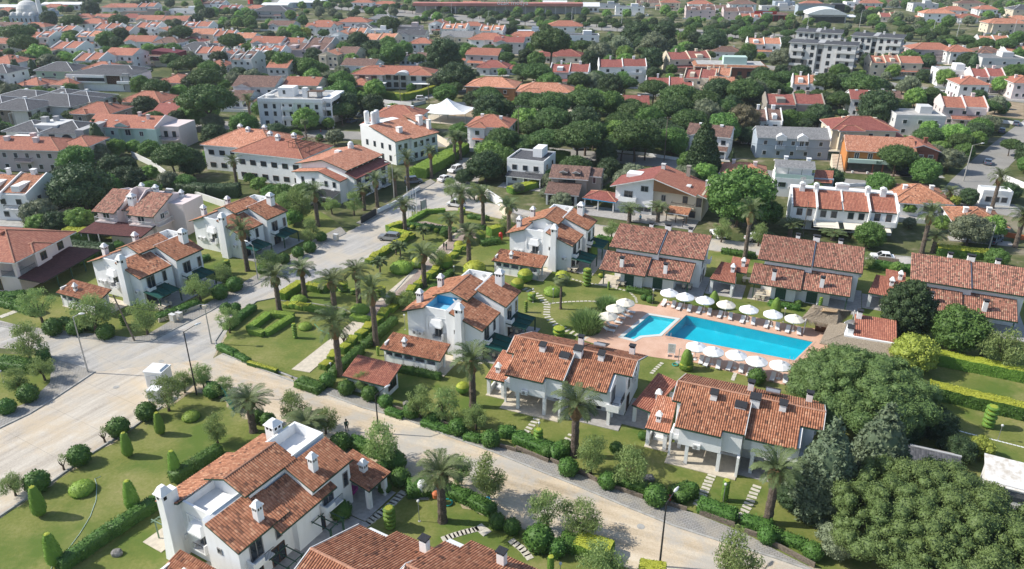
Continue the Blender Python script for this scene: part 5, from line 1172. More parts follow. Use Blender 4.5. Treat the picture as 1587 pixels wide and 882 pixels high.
wins(T, 'r',-.8,5.6,13.5,3,[1.3],1.2,1.4, 'brown'); plainbox(T, 'roof_vent',-8.4,-7.2,6,7,7.6,8.9, 'tile_red')
# pinkish twin villa
T = base('twin_villa', 'pinkish twin villa with brown porch roof and roof terrace, behind the street corner villa', 'villa',(-86.4,146.4),-14.5, 'the pinkish twin villa',10); landmark((-80,150), 'the pinkish twin villa')
w = MB(); w.box(.5,5.3,.9,12,0,5.9, 'pinkish').box(5.3,8.6,2.6,12,0,5.6, 'pinkish').box(8.6,14.2,.9,12,0,5.9, 'pinkish').box(14.2,17.8,5.5,12,0,6.8, 'pinkish').prof(13.9,14.2,[(1,5.8),(11,5.8),(11,7.4),(7,8.2)], 'pinkish').prof(.5,.8,[(1,5.8),(11,5.8),(11,7.4),(7,8.2)], 'pinkish').box(.8,13.9,7.2,11,5.8,7.3, 'pinkish'); w.build('wall', T)
for x0, x1 in ((0,5.4),(8.5,14.7)):
 r = MB(); roof_quad(r,(x0,-.1,5.6),(x1,-.1,5.6),(x1,7,8.4),(x0,7,8.4), 'tile_mix', corr=False); r.build('roof', T)
r = MB(); roof_quad(r,(5.4,2.2,5.6),(8.5,2.2,5.6),(8.5,5.6,6.9),(5.4,5.6,6.9), 'tile_mix', corr=False); r.build('roof', T)
w = MB(); w.prof(5.2,5.45,[(1.5,5.8),(8,5.8),(8,8.9),(6.5,8.9)], 'pinkish').prof(8.45,8.7,[(1.5,5.8),(8,5.8),(8,8.9),(6.5,8.9)], 'pinkish').box(5.45,8.45,7.8,8.0,6,8.9, 'pinkish'); w.build('parapet', T)
chimney_white(T,6.8,4.2,6.6,1.5,1.3); chimney_white(T,6.0,8.6,7.5,1.5,.7); chimney_white(T,9.2,8.8,7.3,1.5,.8); chimney_white(T,14.5,9.8,6.6,1.2,.7)
solar_heater(T,8.0,10.0,7.3); solar_heater(T,11.5,10.2,7.3); ac_unit(T,14.2,4.4,5.0, 'r')
r = MB(); rq(r,(-.5,-4.2,2.5),(13.8,-3.4,2.5),(14.2,.88,3.5),(.3,.88,3.5), 'tile_maroon', 'rail'); r.build('porch_roof', T)
for x in (0,1.6,4.2): p = MB(); p.box(-.1,.1,-.1,.1,0,2.5, 'lgrey'); p.build('porch_post', T,(x,-3.9,0))
w = MB(); w.box(6,13.4,-2.6,.88,0,2.6, 'pinkish'); w.build('porch_wall', T)
for a_, b_ in ((.5,5.2),(8.7,14.0)): balc(T, 'f',.9, a_, b_,3.6,1.1, 'rail', 'pinkish', 'framew')
balc(T, 'r',14.2,1,5.2,3.3,.9, 'rail', 'pinkish', 'framew')
window(T,6.9,2.6,4.5,1.3,1.4, 'f', 'white'); window(T,2.6,.9,4.6,1.6,1.8, 'f', 'white'); window(T,11,.9,4.6,1.6,1.8, 'f', 'white'); window(T,14.2,3.2,4.8,1.2,1.2, 'r', 'white')
# mauve hip roofed house at left
T = base('hip_villa', 'mauve villa with wide weathered red hip roof left of the dark conifer', 'villa',(-136,194.4),-5, 'the wide mauve villa',13); landmark((-125,198), 'the wide mauve villa')
w = MB(); w.box(-8,17,.5,10.5,0,5.9, 'mauve').box(17,22.4,6,13,0,5.9, 'mauve'); w.build('wall', T)
hip_roof(T,-8,17.2,.4,10.8,6, 'tile_red',.7,.36); hip_roof(T,14.5,22.4,5,14,6.02, 'tile_red',.6,.36)
for x, y in ((1,4),(5.6,8),(9.5,3.5)): chim(T, x, y,7.3, 'pinkish',1.1,1.2)
wins(T, 'f',.5,-3,16,6,[1.4,4.4],1.2,1.4, 'white'); wins(T, 'r',17,1,5,1,[4.4],1.1,1.4, 'brown'); wins(T, 'f',6,18,21.5,2,[4.4],1.0,1.5, 'brown')
balc(T, 'f',.5,5,9.5,2.9,1.1, 'rail', 'mauve'); balc(T, 'r',17,1,5,2.9,1.1, 'rail', 'mauve')
r = MB(); rq(r,(17.2,.5,2.6),(24.5,.5,2.6),(23,5.9,3.8),(17.2,5.9,3.8), CR); r.build('porch_roof', T); ac_unit(T,18,6,3.8); ac_unit(T,20.4,6,4.6)
# hotel with two roof tiers
T = base('hotel', 'white hotel with long two tier red roof beside the street palms', 'hotel',(-52,173.1),-24, 'the two tier roof hotel',12); landmark((-42,178), 'the two tier roof hotel')
w = MB(); w.profy(.4,3,[(.3,0),(7.6,0),(7.6,7.0),(.3,6.2)], 'white').profy(.0,3,[(7.6,0),(13.2,0),(13.2,5.6),(7.6,7.1)], 'white').profy(3,17.2,[(.2,0),(15.2,0),(15.2,5.7),(13,6.3),(13,7.3),(6.8,8.9),(.2,7.4)], 'white'); w.build('wall', T)
for q in (((-1.4,17.8,7.35),(-1.4,2.4,7.35),(6.8,2.4,9.2),(6.8,17.8,9.2)), ):
 r = MB(); roof_quad(r, *q, OR_, corr=False); roof_quad(r,(13.8,2.4,7.4),(13.8,17.8,7.4),(6.8,17.8,9.2),(6.8,2.4,9.2), OR_, corr=False); r.build('roof', T)
for q, m_ in ((((16.1,2.6,5.6),(16.1,17.6,5.6),(13.02,17.6,6.7),(13.02,2.6,6.7)), CR),(((-.3,3,6.2),(-.3,-.2,6.2),(7.6,-.2,7.25),(7.6,3,7.25)), OR_),(((13.7,-.4,5.5),(13.7,2.6,5.5),(7.62,2.6,7.3),(7.62,-.4,7.3)), RD)):
 r = MB(); roof_quad(r, *q, m_, corr=False); r.build('lower_roof', T)
wins(T, 'r',13.02,3,17,6,[6.95],1.7,.5, 'brown'); wins(T, 'f',.4,.8,7,2,[4.4],.9,1.6); wins(T, 'f',0,8.2,12.8,2,[4.4],.9,1.4)
for x in (1.8,11.3): ac_unit(T, x,0.2 if x < 5 else 0,2.9)
wins(T, 'r',15.2,3,17,4,[1.4,4.2],1.9,1.9); balc(T, 'r',15.2,6,9,3.0,1.2, 'solid', 'white'); balc(T, 'r',15.2,13.5,16.5,.6,1.2, 'rail', 'white')
m_ = MB(); m_.lathe([(.75,0),(.75,1.1),(.55,1.7),(0,2.0)], 'white',12); m_.build('chimney', T,(6.6,14.6,8.9)); plainbox(T, 'roof_vent',5.2,6.6,9.6,10.8,8.7,9.5, 'white')
w = MB(); w.box(-.5,7,-3.4,.38,0,2.9, 'white2'); w.build('ground_floor_wing', T); wins(T, 'f',-3.4,0,6.8,4,[1.4],1.0,1.5, 'brown')
r = MB(); rq(r,(8,-3.6,2.4),(13.4,-3.6,2.4),(13.4,-.02,3.0),(8,-.02,3.0), 'slate'); r.build('pergola', T)
# hotel carrying roof tanks
T = base('hotel', 'white hotel with orange roof and white water tanks on its roof deck', 'hotel',(-42.5,209.5),-40, 'the roof tank hotel',12); landmark((-32,210), 'the roof tank hotel')
w = MB(); w.profy(0,12,[(0,0),(14.3,0),(14.3,6.8),(4.6,9.2),(0,9.2)], 'white').box(4.6,15.2,5,15,0,6.5, 'white'); w.build('wall', T)
r = MB(); roof_quad(r,(15.2,-.6,6.75),(15.2,5,6.75),(4.4,5,9.5),(4.4,-.6,9.5), OR_, corr=False); roof_quad(r,(16.0,5,6.6),(16.0,15.3,6.6),(4.4,15.3,9.6),(4.4,5,9.6), OR_, corr=False); r.build('roof', T)
r = MB(); roof_quad(r,(9.8,12,9.2),(9.8,17,9.2),(4.5,17,10.4),(4.5,12,10.4), OR_, corr=False); r.build('upper_roof', T); w = MB(); w.box(4.8,9.4,12.2,16.8,6,9.2, 'white'); w.build('upper_wall', T)
for i,(x, y) in enumerate(((1.2,1.6),(2.4,4.2),(3.6,2.0))): m_ = MB(); m_.lathe([(0,0),(.75,0),(.75,3.2),(.5,3.5),(0,3.55)], 'white_paint',14); m_.build('water_tank', T,(x, y,9.3))
chim(T,11,4.6,8.2, 'white',.9,1.3); chim(T,9.8,13.4,8.9, 'white',1.8,1.4); chim(T,13,14,7.2, 'white',2.6,1.0)
wins(T, 'r',14.3,.5,4.8,2,[4.6],1.2,1.6); wins(T, 'r',15.2,5.4,14.6,4,[1.6,4.6],1.2,1.6); wins(T, 'f',0,1,13.6,4,[1.6,4.6],1.0,1.6)
for y in (2,8,11): ac_unit(T,14.3 if y < 5 else 15.2, y,4.4, 'r')
# duplex with half white, half timber gable
T = base('duplex_house', 'large duplex with red roof, left half white and right half with dark timber gable', 'house',(30.7,158.2),-24, 'the timber gable duplex',11)
w = MB(); w.profy(1.4,11,[(-8.6,0),(-.0,0),(0,8.6),(-8.6,6.2)], 'white').profy(2.2,11,[(.02,0),(10.8,0),(10.8,5.9),(8.8,6.3),(.02,8.6)], 'cream'); w.build('wall', T)
w = MB(); w.profy(1.0,2.19,[(.02,5.9),(8.6,5.9),(8.6,6.2),(.02,8.5)], 'woodclad'); w.build('timber_gable', T)
for (x0, x1, y0, y1, z0, z1, m_) in ((-9.6,0,.0,11.6,6.1,9.0, CR),(9.6,0,.0,11.6,6.2,9.02, RD),(11.8,9.61,1.6,11.6,5.5,6.2, RD)):
 r = MB()
 if x0 < 0: rq(r,(x0, y1, z0),(x0, y0, z0),(x1, y0, z1),(x1, y1, z1), m_)
 else: rq(r,(x0, y0, z0),(x0, y1, z0),(x1, y1, z1),(x1, y0, z1), m_)
 r.build('roof', T)
plainbox(T, 'roof_vent',-7.4,-4.0,5.4,8.2,7.0,7.9, 'white'); chim(T,.2,8.6,8.8, 'lgrey',1.2,.8); chim(T,5.6,10.4,7.4, 'taupe',2.3,.8); chim(T,10.4,8.4,5.9, 'lgrey',1.5,.7); plainbox(T, 'skylight',6.6,7.6,3.6,5.2,6.9,7.12, 'framew')
window(T,-2.0,1.4,6.0,1.7,1.3); balc(T, 'f',1.4,-7.6,-3.6,2.9,1.0, 'solid', 'white'); window(T,-5.6,1.4,4.2,2.0,1.8); window(T,-1.8,1.4,1.3,3.4,1.2, 'f', 'white')
balc(T, 'f',2.2,4.2,9.2,2.9,1.2, 'rail', 'cream'); window(T,7,2.2,4.4,1.1,1.6, 'f', 'brown'); window(T,10.0,2.2,4.2,1.2,2.0, 'f', 'brown'); window(T,2.2,2.2,4.2,1.0,1.4); wins(T, 'f',2.2,.4,10,4,[1.3],1.4,1.5, 'brown')
r = MB(); rq(r,(3.6,-1.4,2.2),(8.6,-1.4,2.2),(8.8,1.0,3.1),(4.0,1.0,3.1), 'tile'); r.build('porch_roof', T); p = MB()
for x in (3.9,6,8.3): p.box(x - .08, x + .08,-1.2,-1.04,0,2.2, 'wood')
p.build('porch_post', T)
hip_roof(T,-15.4,-8.0,-.5,5.0,2.7, CR,.3,.4, name='porch_roof', trim='blue'); 
for x, y in ((-15.2,-.4),(-12,-.4),(-8.4,-.4),(-15.2,4.6)): p = MB(); p.box(-.14,.14,-.14,.14,0,2.55, 'lgrey'); p.build('porch_pillar', T,(x, y,0))
p = MB(); p.box(-15.8,10.5,-4.2,2.2,.03,.14, 'patio_grey'); p.build('patio', T)
# white row of four under one tiled slope
T = base('row_house', 'white row of four with parapet walls behind the middle two tier villa', 'house',(58.6,149.6),-14, 'the white row of four',12); landmark((70,150), 'the white row of four')
w = MB(); w.prof(.2,20.8,[(.6,2.6),(9.5,2.6),(9.5,7.6),(6.2,7.6),(.6,5.6)], 'white').box(.3,20.7,2.4,9.5,0,2.6, 'white'); w.build('wall', T)
for x0, x1, y0 in ((.2,5.0,.4),(5.0,10.1,0),(10.1,15.2,0),(15.2,20.6,.5)):
 r = MB(); roof_quad(r,(x0 + .15, y0,5.5),(x1 - .15, y0,5.5),(x1 - .15,6.1,7.7),(x0 + .15,6.1,7.7), 'tile_red'); r.build('roof', T)
w = MB(); w.box(.1,20.8,6.2,6.45,7.2,8.0, 'white')
for x, y in ((.05,0.2),(5.0,-.4),(15.2,-.4),(20.7,0.2)): w.prof(x - .15, x + .15,[(y,2.6),(6.2,2.6),(6.2,8.2),(5.0,8.0),(y,6.1)], 'white')
w.prof(9.95,10.2,[(2.6,6),(6.2,6),(6.2,8.1),(2.6,6.8)], 'white'); w.build('party_wall', T)
for x, ww in ((2.2,1.0),(5.0,.9),(10.3,2.6),(15.2,.9),(18.2,1.1)):
 c = MB(); c.box(-ww / 2, ww / 2,-.45,.45,-1.2,1.0, 'white'); o = c.build('chimney', T,(x,5.6 if ww < 2 else 6.8,7.9)); c = MB(); c.profy(-.6,.6,[(-ww / 2 - .12,1.0),(ww / 2 + .12,1.0),(ww / 2,1.3),(0,1.5),(-ww / 2,1.3)], 'white'); c.build('chimney_cap', o)
wins(T, 'f',.6,5.4,9.6,2,[4.3],1.2,1.5); wins(T, 'f',.6,10.8,14.9,2,[4.3],1.2,1.5); wins(T, 'f',.6,.8,4.6,2,[4.4],1.1,1.5, 'brown'); wins(T, 'f',.6,15.8,20.2,2,[4.4],1.1,1.6, 'brown')
wins(T, 'f',2.4,.8,20.2,6,[1.3],1.6,2.0, 'brown'); balc(T, 'f',.6,15.6,20.4,3.0,1.3, 'solid', 'white')
for x0, x1 in ((4.6,9.6),(10.6,19.5)):
 r = MB(); r.hexa([(x0,-2.2,2.25),(x1,-2.2,2.25),(x1,.58,2.75),(x0,.58,2.75)],[(x0,-2.2,2.31),(x1,-2.2,2.31),(x1,.58,2.81),(x0,.58,2.81)], 'cream_cloth'); r.build('awning', T)
dish(T,2.2,5.9,9.3,190,.6,.6)
# large hotel wings on the left
for nm, O, an, ww, dd, hh, lab, sh in (('hotel',(-71.2,186.9),-20,21.2,13.5,7.3, 'white hotel wing with dark framed windows and rusty pergola frame on the roof', 'the rusty pergola hotel wing'),('hotel',(-82.5,195.9),-16,22,15,6.8, 'white hotel wing with orange hip roof behind the rusty pergola wing', 'the rear hotel wing')):
 T = base(nm, lab, 'hotel', O, an, sh,12); landmark(lw(T,(ww / 2, dd / 2,0)), sh); FOOT.append((*lw(T,(ww / 2, dd / 2,0)).xy,12))
 plainbox(T, 'wall',.5, ww - .5,.6, dd,0, hh, 'white'); hip_roof(T,.5, ww - .5,.6, dd, hh + .05, RD if dd < 14 else OR_,.6,.4)
 wins(T, 'f',.6,1, ww - 1,6,[1.5,4.9],1.7,1.3, 'brown'); wins(T, 'r', ww - .5,1, dd,4,[4.9],1.3,1.3, 'brown')
 for x, y in ((ww * .3, dd * .6),(ww * .48, dd * .45),(ww * .62, dd * .65)): chimney_white(T, x, y, hh + 2.2,1.2,.95)
 if dd < 14:
  g = MB()
  for i in range(6): g.tube([(15 + i * 1.2,3.4,10.4 - i * .15),(15 + i * 1.2,11,10.4 - i * .15)],.07, 'wood',4); g.tube([(15 + i * 1.2,3.6,7.4),(15 + i * 1.2,3.6,10.4 - i * .15)],.06, 'wood',4)
  for y in (3.4,6,8.5,11): g.tube([(14.6, y,10.4),(21.6, y,9.5)],.07, 'wood',4)
  g.build('roof_pergola', T)
# white flat roofed hotel
T = base('flat_roof_hotel', 'white three storey hotel with flat cluttered roof terrace, upper left of centre', 'hotel',(-82,245.1),-6, 'the white flat hotel',12); landmark((-70,252), 'the white flat hotel')
w = MB(); w.box(0,21,0,15,0,9, 'white')
for x in (0,4.4,7.6,11.4,15.2,18.4): w.box(x, x + .4,-.5,0,0,9.01, 'white')
w.box(0,21.6,-.55,0,8.3,9.6, 'white').box(21,24,1,15,8.3,9.6, 'white').box(23.6,24,1,1.4,0,8.3, 'white').box(0,.4,0,15,9,9.6, 'white').box(.4,20.6,14.6,15,9,9.6, 'white'); w.build('wall', T); plainbox(T, 'roof',.4,21,.02,14.6,9.02,9.1, 'flat')
for x in (21, ):
 for z in (3,6): balc(T, 'r',21,1,14, z,2.6, 'solid', 'white')
plainbox(T, 'stair_house',5,10,5,10,9,12, 'white'); plainbox(T, 'stair_house',13.5,15,4,6,9,12.2, 'white'); plainbox(T, 'stair_house',17.6,19,6,8,9,12, 'white')
r = MB(); r.box(15.6,20.6,3.0,6.4,11.2,11.35, 'wood').box(15.8,15.95,3.2,3.35,9.1,11.2, 'wood').box(20.2,20.35,3.2,3.35,9.1,11.2, 'wood'); r.build('roof_pergola', T)
window(T,7.0,5,10.6,.9,1.3); wins(T, 'f',0,.9,20.6,7,[1.6,4.6,7.0],1.3,1.5); balc(T, 'f',0,8.1,11.3,3.1,.9, 'solid', 'white'); balc(T, 'f',0,8.1,11.3,6.1,.9, 'solid', 'white')
m_ = MB(); m_.lathe([(0,0),(1.5,0),(1.5,.7),(1.3,.8),(0,.8)], 'lgrey',16); m_.build('water_tank', T,(2.6,4,9.1))
# apartments
def apartment(O, an, W, D, label, short, split=True):
 T = base('apartment_building', label, 'apartment block', O, an, short, W * .6); landmark(lw(T,(W / 2, D / 2,0)), short)
 w = MB(); w.box(0, W * .42,0, D,0,13, 'lgrey').box(W * .42, W * .52,.8, D,0,13.4, 'greyw').box(W * .52, W,0, D,0,12.99, 'lgrey'); w.build('wall', T)
 w = MB(); w.box(-.05, W * .3,-.06,-.01,0,5.8, 'stone').box(W * .62, W + .05,-.06,-.01,0,3.2, 'stone').box(W + .01, W + .06,0, D,0,6.5, 'greyw'); w.build('stone_cladding', T)
 for a_, b_ in ((0, W * .46),(W * .47, W)):
  hip_roof(T, a_, b_,0, D,13.1 if a_ == 0 else 13.05, GY,.7,.12, caps=False)
 for x in (W * .2, W * .6, W * .8): chim(T, x, D * .5,13.8, 'lgrey',.9,.9)
 for fl in range(4):
  z = 1.6 + 3.2 * fl
  wins(T, 'f',0,.8, W * .42,3,[z],1.5,1.9, 'brown'); wins(T, 'f',0, W * .54, W - .8,3,[z],1.5,1.9, 'brown'); wins(T, 'r', W,1, D - 1,3,[z],1.4,1.7, 'brown')
  if fl: balc(T, 'f',0, W * .03, W * .22, z - 1.5,1.4, 'solid', 'lgrey'); balc(T, 'f',0, W * .72, W * 1.0, z - 1.5,1.4, 'solid', 'lgrey'); balc(T, 'r', W, D * .3, D * .7, z - 1.5,1.2, 'rail', 'lgrey')
 wins(T, 'f',.8, W * .43, W * .51,1,[3,6.4,9.6],1.6,2.2, 'brown')
apartment(G(1224.8,65.4,13).xy,-26,28,13, 'nearest of three grey apartment blocks, with dark stairwell strip', 'the front grey apartments')
apartment(G(1320.6,55.3,13).xy,-30,22,17, 'right rear one of three grey apartment blocks', 'the right grey apartments')
apartment(G(1234.9,49,13).xy,-24,21,18, 'left rear one of three grey apartment blocks', 'the left rear grey apartments')
# cafe with orange roof
O = G(1316,234,5.6); T = base('cafe', 'ochre cafe with orange roof and pale green signboard beside the middle street', 'cafe', O,-13, 'the orange roofed cafe',10); landmark(lw(T,(8,4,0)), 'the orange roofed cafe')
w = MB(); w.box(0,16,.6,8.5,0,5.6, 'orange').box(-.4,0,.0,8.5,0,5.9, 'orange'); w.build('wall', T); gable_roof(T,-.3,16.2,.6,8.5,5.7, OR_,.7,.45, 'x', 'orange', bias=.75)
for i in range(4): window(T,2.2 + i * 3.3,.6,4.2,1.2,1.9, 'f', 'white')
s = MB(); s.box(.2,10.5,-.5,.5,2.6,3.6, 'mint'); sb = s.build('signboard', T); g = MB(); g.box(0,16,-1.6,.4,.05,.12, 'pavers_pink'); g.build('forecourt', T)
g = MB(); g.box(.4,15.8,.3,.58,.2,2.5, 'glass'); g.build('shopfront', T); p = MB()
for x in (6.4,8.8,12): p.box(x, x + .35,.0,.28,0,2.6, 'brick')
p.build('pillar', T)
st_ = MB()
for i in range(12): st_.box(-3.2 + i * .02,-.6,-1.2 + i * .62,-.58 + i * .62,0,.25 + i * .25, 'cream')
st_.build('staircase', T)
for i, x in enumerate((1.5,5.2,7.6)): m_ = MB(); m_.lathe([(0,0),(.22,0),(.32,.5),(0,.5)], 'framew',10); o = m_.build('planter', None, lw(T,(x,-1.2,.12))); tag(o,['left', 'middle', 'right'][i] + ' one of three white planters before the orange roofed cafe', 'planter', 'cafe planters')
# cafe with roof terrace
O = G(1201,275,4.6); T = base('cafe', 'white cafe with glazed green roof terrace under a grey awning roof', 'cafe', O,-14, 'the glazed terrace cafe',7); landmark(lw(T,(5,3,0)), 'the glazed terrace cafe')
w = MB(); w.box(0,8.8,0,7,0,4.6, 'white').box(8.8,13.6,2.4,7,0,4.4, 'bluew').box(.2,8.6,3.4,6.8,4.6,6.8, 'white'); w.build('wall', T); g = MB(); g.box(.1,8.7,.05,.1,4.6,5.6, 'mint').box(.02,.07,.1,3.3,4.6,5.6, 'mint'); g.build('terrace_glazing', T)
r = MB(); rq(r,(-.2,1.2,6.9),(9,1.2,6.9),(9,4.5,7.9),(-.2,4.5,7.9), 'tile_lgrey'); rq(r,(9,7.4,6.9),(-.2,7.4,6.9),(-.2,4.5,7.9),(9,4.5,7.9), 'tile_lgrey'); r.build('roof', T)
r = MB(); roof_quad(r,(8.9,1.4,3.6),(13.2,1.4,3.6),(13.8,5.5,5.6),(9.6,5.5,5.6), 'tile_red'); r.build('lower_roof', T); chim(T,2.4,5,7.6, 'white',.9,.8); chim(T,7.6,4.8,7.6, 'white',.8,.9)
p = MB()
for x in (.1,3,6,8.6): p.box(x - .05, x + .05,1.3,1.4,4.6,6.9, 'green_trim')
p.build('terrace_post', T); window(T,1.8,0,3.0,1.7,1.1, 'f', 'green'); window(T,6.2,0,3.0,.9,.9, 'f', 'green'); ac_unit(T,3.8,0,2.4)
# grey roofed house with two dormers
O = G(1175,213,5.8); T = base('dormer_house', 'pale blue grey house with grey roof and two white pediment dormers', 'house', O,-8, 'the pediment dormer house',11); landmark(lw(T,(10,4,0)), 'the pediment dormer house')
plainbox(T, 'wall',0,19.5,.3,9,0,5.8, 'bluew'); gable_roof(T,0,19.4,.3,9,5.85, 'tile_lgrey',.5,.5, 'x', 'bluew'); w = MB(); w.prof(19.3,19.6,[(-.2,5.4),(9.6,5.4),(9.6,6.4),(4.6,8.6),(-.2,6.4)], 'white'); w.build('parapet', T)
for x in (6.3,12): w = MB(); w.profy(-.5,1.4,[(-1.4,5.2),(1.4,5.2),(1.4,6.2),(0,7.0),(-1.4,6.2)], 'white'); w.build('dormer', T,(x,0,0)); balc(T, 'f',.3, x - 1.3, x + 1.3,2.9,1.0, 'solid', 'bluew'); window(T, x,.3,4.3,1.2,2.0, 'f', 'white')
wins(T, 'f',.3,.4,19,5,[1.5,4.4],1.1,1.3, 'white'); wins(T, 'r',19.5,.8,8.6,2,[1.5,4.4],.9,1.6, 'white')
# brown roofed house
O = G(853,277,5.2); T = base('brown_roof_house', 'taupe house with brown roof, tiny dormers and white framed garage wing', 'house', O,-13, 'the brown roofed taupe house',8); landmark(lw(T,(6,3,0)), 'the brown roofed taupe house')
w = MB(); w.box(0,8.4,1,9,0,5.3, 'taupe').box(8.4,11.5,3,9,0,5.6, 'taupe').box(-.2,6.8,-3.5,1,0,2.8, 'taupe'); w.build('wall', T); gable_roof(T,-.2,8.6,1,9,5.3, BR,.5,.5, 'x', 'taupe'); gable_roof(T,8.5,11.5,3,9,5.6, BR,.3,.4, 'x', 'taupe')
r = MB(); rq(r,(-.6,-4,2.8),(7.4,-4,2.8),(7.4,.98,4.2),(-.6,.98,4.2), BR); r.build('porch_roof', T)
for x in (2.8,5.8): gable_roof(T, x - .8, x + .8,1.4,3.6,6.6, BR,.2,.5, 'y', 'taupe', 'dormer')
g = MB(); g.box(.4,6.2,-3.56,-3.51,.3,2.4, 'hole'); g.build('garage_opening', T); g = MB(); g.box(-.3,0.1,-3.7,-3.51,0,2.75, 'white').box(6.4,6.9,-3.7,-3.51,0,2.75, 'white').box(.1,6.4,-3.7,-3.51,2.45,2.75, 'white'); g.build('garage_frame', T)  # garage interior's shade painted as a near-black panel on the wall
window(T,3.8,1,4.4,4,1.4, 'f', 'brown'); wins(T, 'r',11.5,3.2,8.8,2,[1.5,4.2],1.1,1.2, 'white'); window(T,10,3,4.6,.8,1.6, 'f', 'white')
# big orange hip villa with arched porch
O = G(612,110,6.6); T = base('hip_villa', 'big white villa with sprawling orange hip roof and arched dormer inside a curved hedge', 'villa', O,-6, 'the sprawling orange villa',16)
w = MB(); w.box(-16,-4,-5,6,0,6, 'lgrey').box(-4,6,-3,6,0,6, 'lgrey').box(6,16,-5,6,0,6, 'lgrey'); w.build('wall', T); hip_roof(T,-16,16,-5,7,6.1, RD,.8,.36)
hip_roof(T,-16,-3,-6,3,6.0, RD,.6,.4, name='bay_roof'); hip_roof(T,7,16,-6,3,6.0, RD,.6,.4, name='bay_roof'); m_ = MB(); m_.profy(-7.2,-1,[(2,6)] + [(4.5 - 2.8 * math.cos(t * math.pi / 8),6 + 1.4 * math.sin(t * math.pi / 8)) for t in range(9)][::-1][0:0] + [(7.3,6)] + [(4.5 + 2.8 * math.cos(t * math.pi / 8),6 + 1.4 * math.sin(t * math.pi / 8)) for t in range(1,8)] + [(1.7,6)], 'lgrey'); m_.build('arched_dormer', T)
wins(T, 'f',-5,-15,-5,2,[1.6,4.5],2.4,1.9); wins(T, 'f',-3,-3.6,5.6,3,[1.6,4.5],2.0,2.0, 'brown'); wins(T, 'f',-5,6.6,15.4,2,[1.6,4.5],2.2,1.9); r = MB(); r.box(-9,-2,-9,-5.02,2.9,3.1, 'white').box(8,16,-9,-5.02,2.9,3.1, 'white').box(-8.8,-8.5,-8.8,-8.5,0,2.9, 'white').box(-2.5,-2.2,-8.8,-8.5,0,2.9, 'white').box(15.4,15.7,-8.8,-8.5,0,2.9, 'white').box(8.2,8.5,-8.8,-8.5,0,2.9, 'white'); r.build('porch_roof', T)
chim(T,-6,0,8.2, 'lgrey',1.1); chim(T,9,2,8.0, 'lgrey',1.1)
# maroon house
O = G(261,84,5.4); T = base('flat_roof_house', 'maroon box house with slanting roof edge, upper left', 'house', O,-8, 'the maroon box house',8)
w = MB(); w.profy(-4,5,[(-6,2.9),(6.5,2.9),(6.5,6.6),(-6,7.6)], 'maroon').box(-6,6.5,-3.2,5,0,2.9, 'cream'); w.build('wall', T); balc(T, 'f',-4,-7.4,-1,2.9,1.4, 'rail', 'cream'); r = MB(); rq(r,(-7.8,-5.4,5.0),(-1,-5.4,5.0),(-1,-4.02,5.6),(-7.8,-4.02,5.6), BR); r.build('porch_roof', T)
wins(T, 'f',-4,-5.4,6,3,[4.6],1.3,1.4, 'white'); chim(T,2.6,1,7, 'white',1.2)
# dark roofed complex, lower blocks at left
for (px, py, ww, dd, an, lab, sh) in ((72,150,36,15,-16, 'long grey roofed modern complex with white roof ridges, left', 'the grey roof complex'),(118,146,24,13,-14, 'grey roofed modern house with white end wall right of the complex', 'the grey house by the complex'),(20,158,26,14,-12, 'grey roofed stone house with white band at the left edge', 'the grey stone house at the edge')):
 O = G(px, py,6.8); T = base('modern_house', lab, 'house', O, an, sh,13)
 w = MB(); w.box(-ww / 2, ww / 2,-dd / 2, dd / 2,0,6.2, 'lgrey').box(-ww / 2 + 1, ww * .2,-dd / 2 - .3,-dd / 2,0,6.19, 'stone' if px < 100 else 'white').box(ww * .25, ww * .45,-dd / 2 - .25,-dd / 2,.5,5.5, 'white'); w.build('wall', T)
 hip_roof(T,-ww / 2, ww * .1,-dd / 2, dd / 2,6.25, GY,.8,.3); hip_roof(T,-ww * .1, ww / 2,-dd / 2 - 1, dd / 2 - 2,6.22, GY,.8,.3); wins(T, 'f',-dd / 2, ww * .45, ww * .5,1,[1.6,4.6],1.4,1.8); wins(T, 'f',-dd / 2 - .3,-ww / 2 + 2, ww * .18,3,[1.6,4.6],1.2,1.3); wins(T, 'r', ww / 2,-dd / 2 + 1, dd / 2 - 1,3,[1.6,4.6],1.4,1.6)
 chim(T, ww * .2,0,7.6, 'white',1.0); chim(T,-ww * .25,1,7.8, 'white',1.0)
# modern white house with louvres
O = G(172,112,6.6); T = base('modern_house', 'modern white villa with brown slatted front and ribbon window, left', 'house', O,-8, 'the slatted modern villa',13)
w = MB(); w.box(-15,13,-5,7,0,6.4, 'white').box(-15.5,1,-6.4,-5,3.4,6.41, 'white').box(6,14.5,-6.4,-5,3.2,4.2, 'white').box(8.5,11,-5.6,-5.01,0,7.2, 'greyw'); w.build('wall', T); hip_roof(T,-15,12,-5,7,6.45, GY,1.0,.2, caps=False); hip_roof(T,-16,6,6,16,5.9, GY,1.0,.3)
g = MB(); g.box(-11,1,-6.47,-6.41,4.0,5.4, 'glass'); g.build('ribbon_window', T); g = MB()
for i in range(14): g.box(1.2 + i * .42,1.4 + i * .42,-5.3,-5.02,2.8,6.3, 'wood')
g.build('slatted_screen', T); wins(T, 'f',-5.02,7,12.6,2,[1.6,4.9],1.3,2.0)
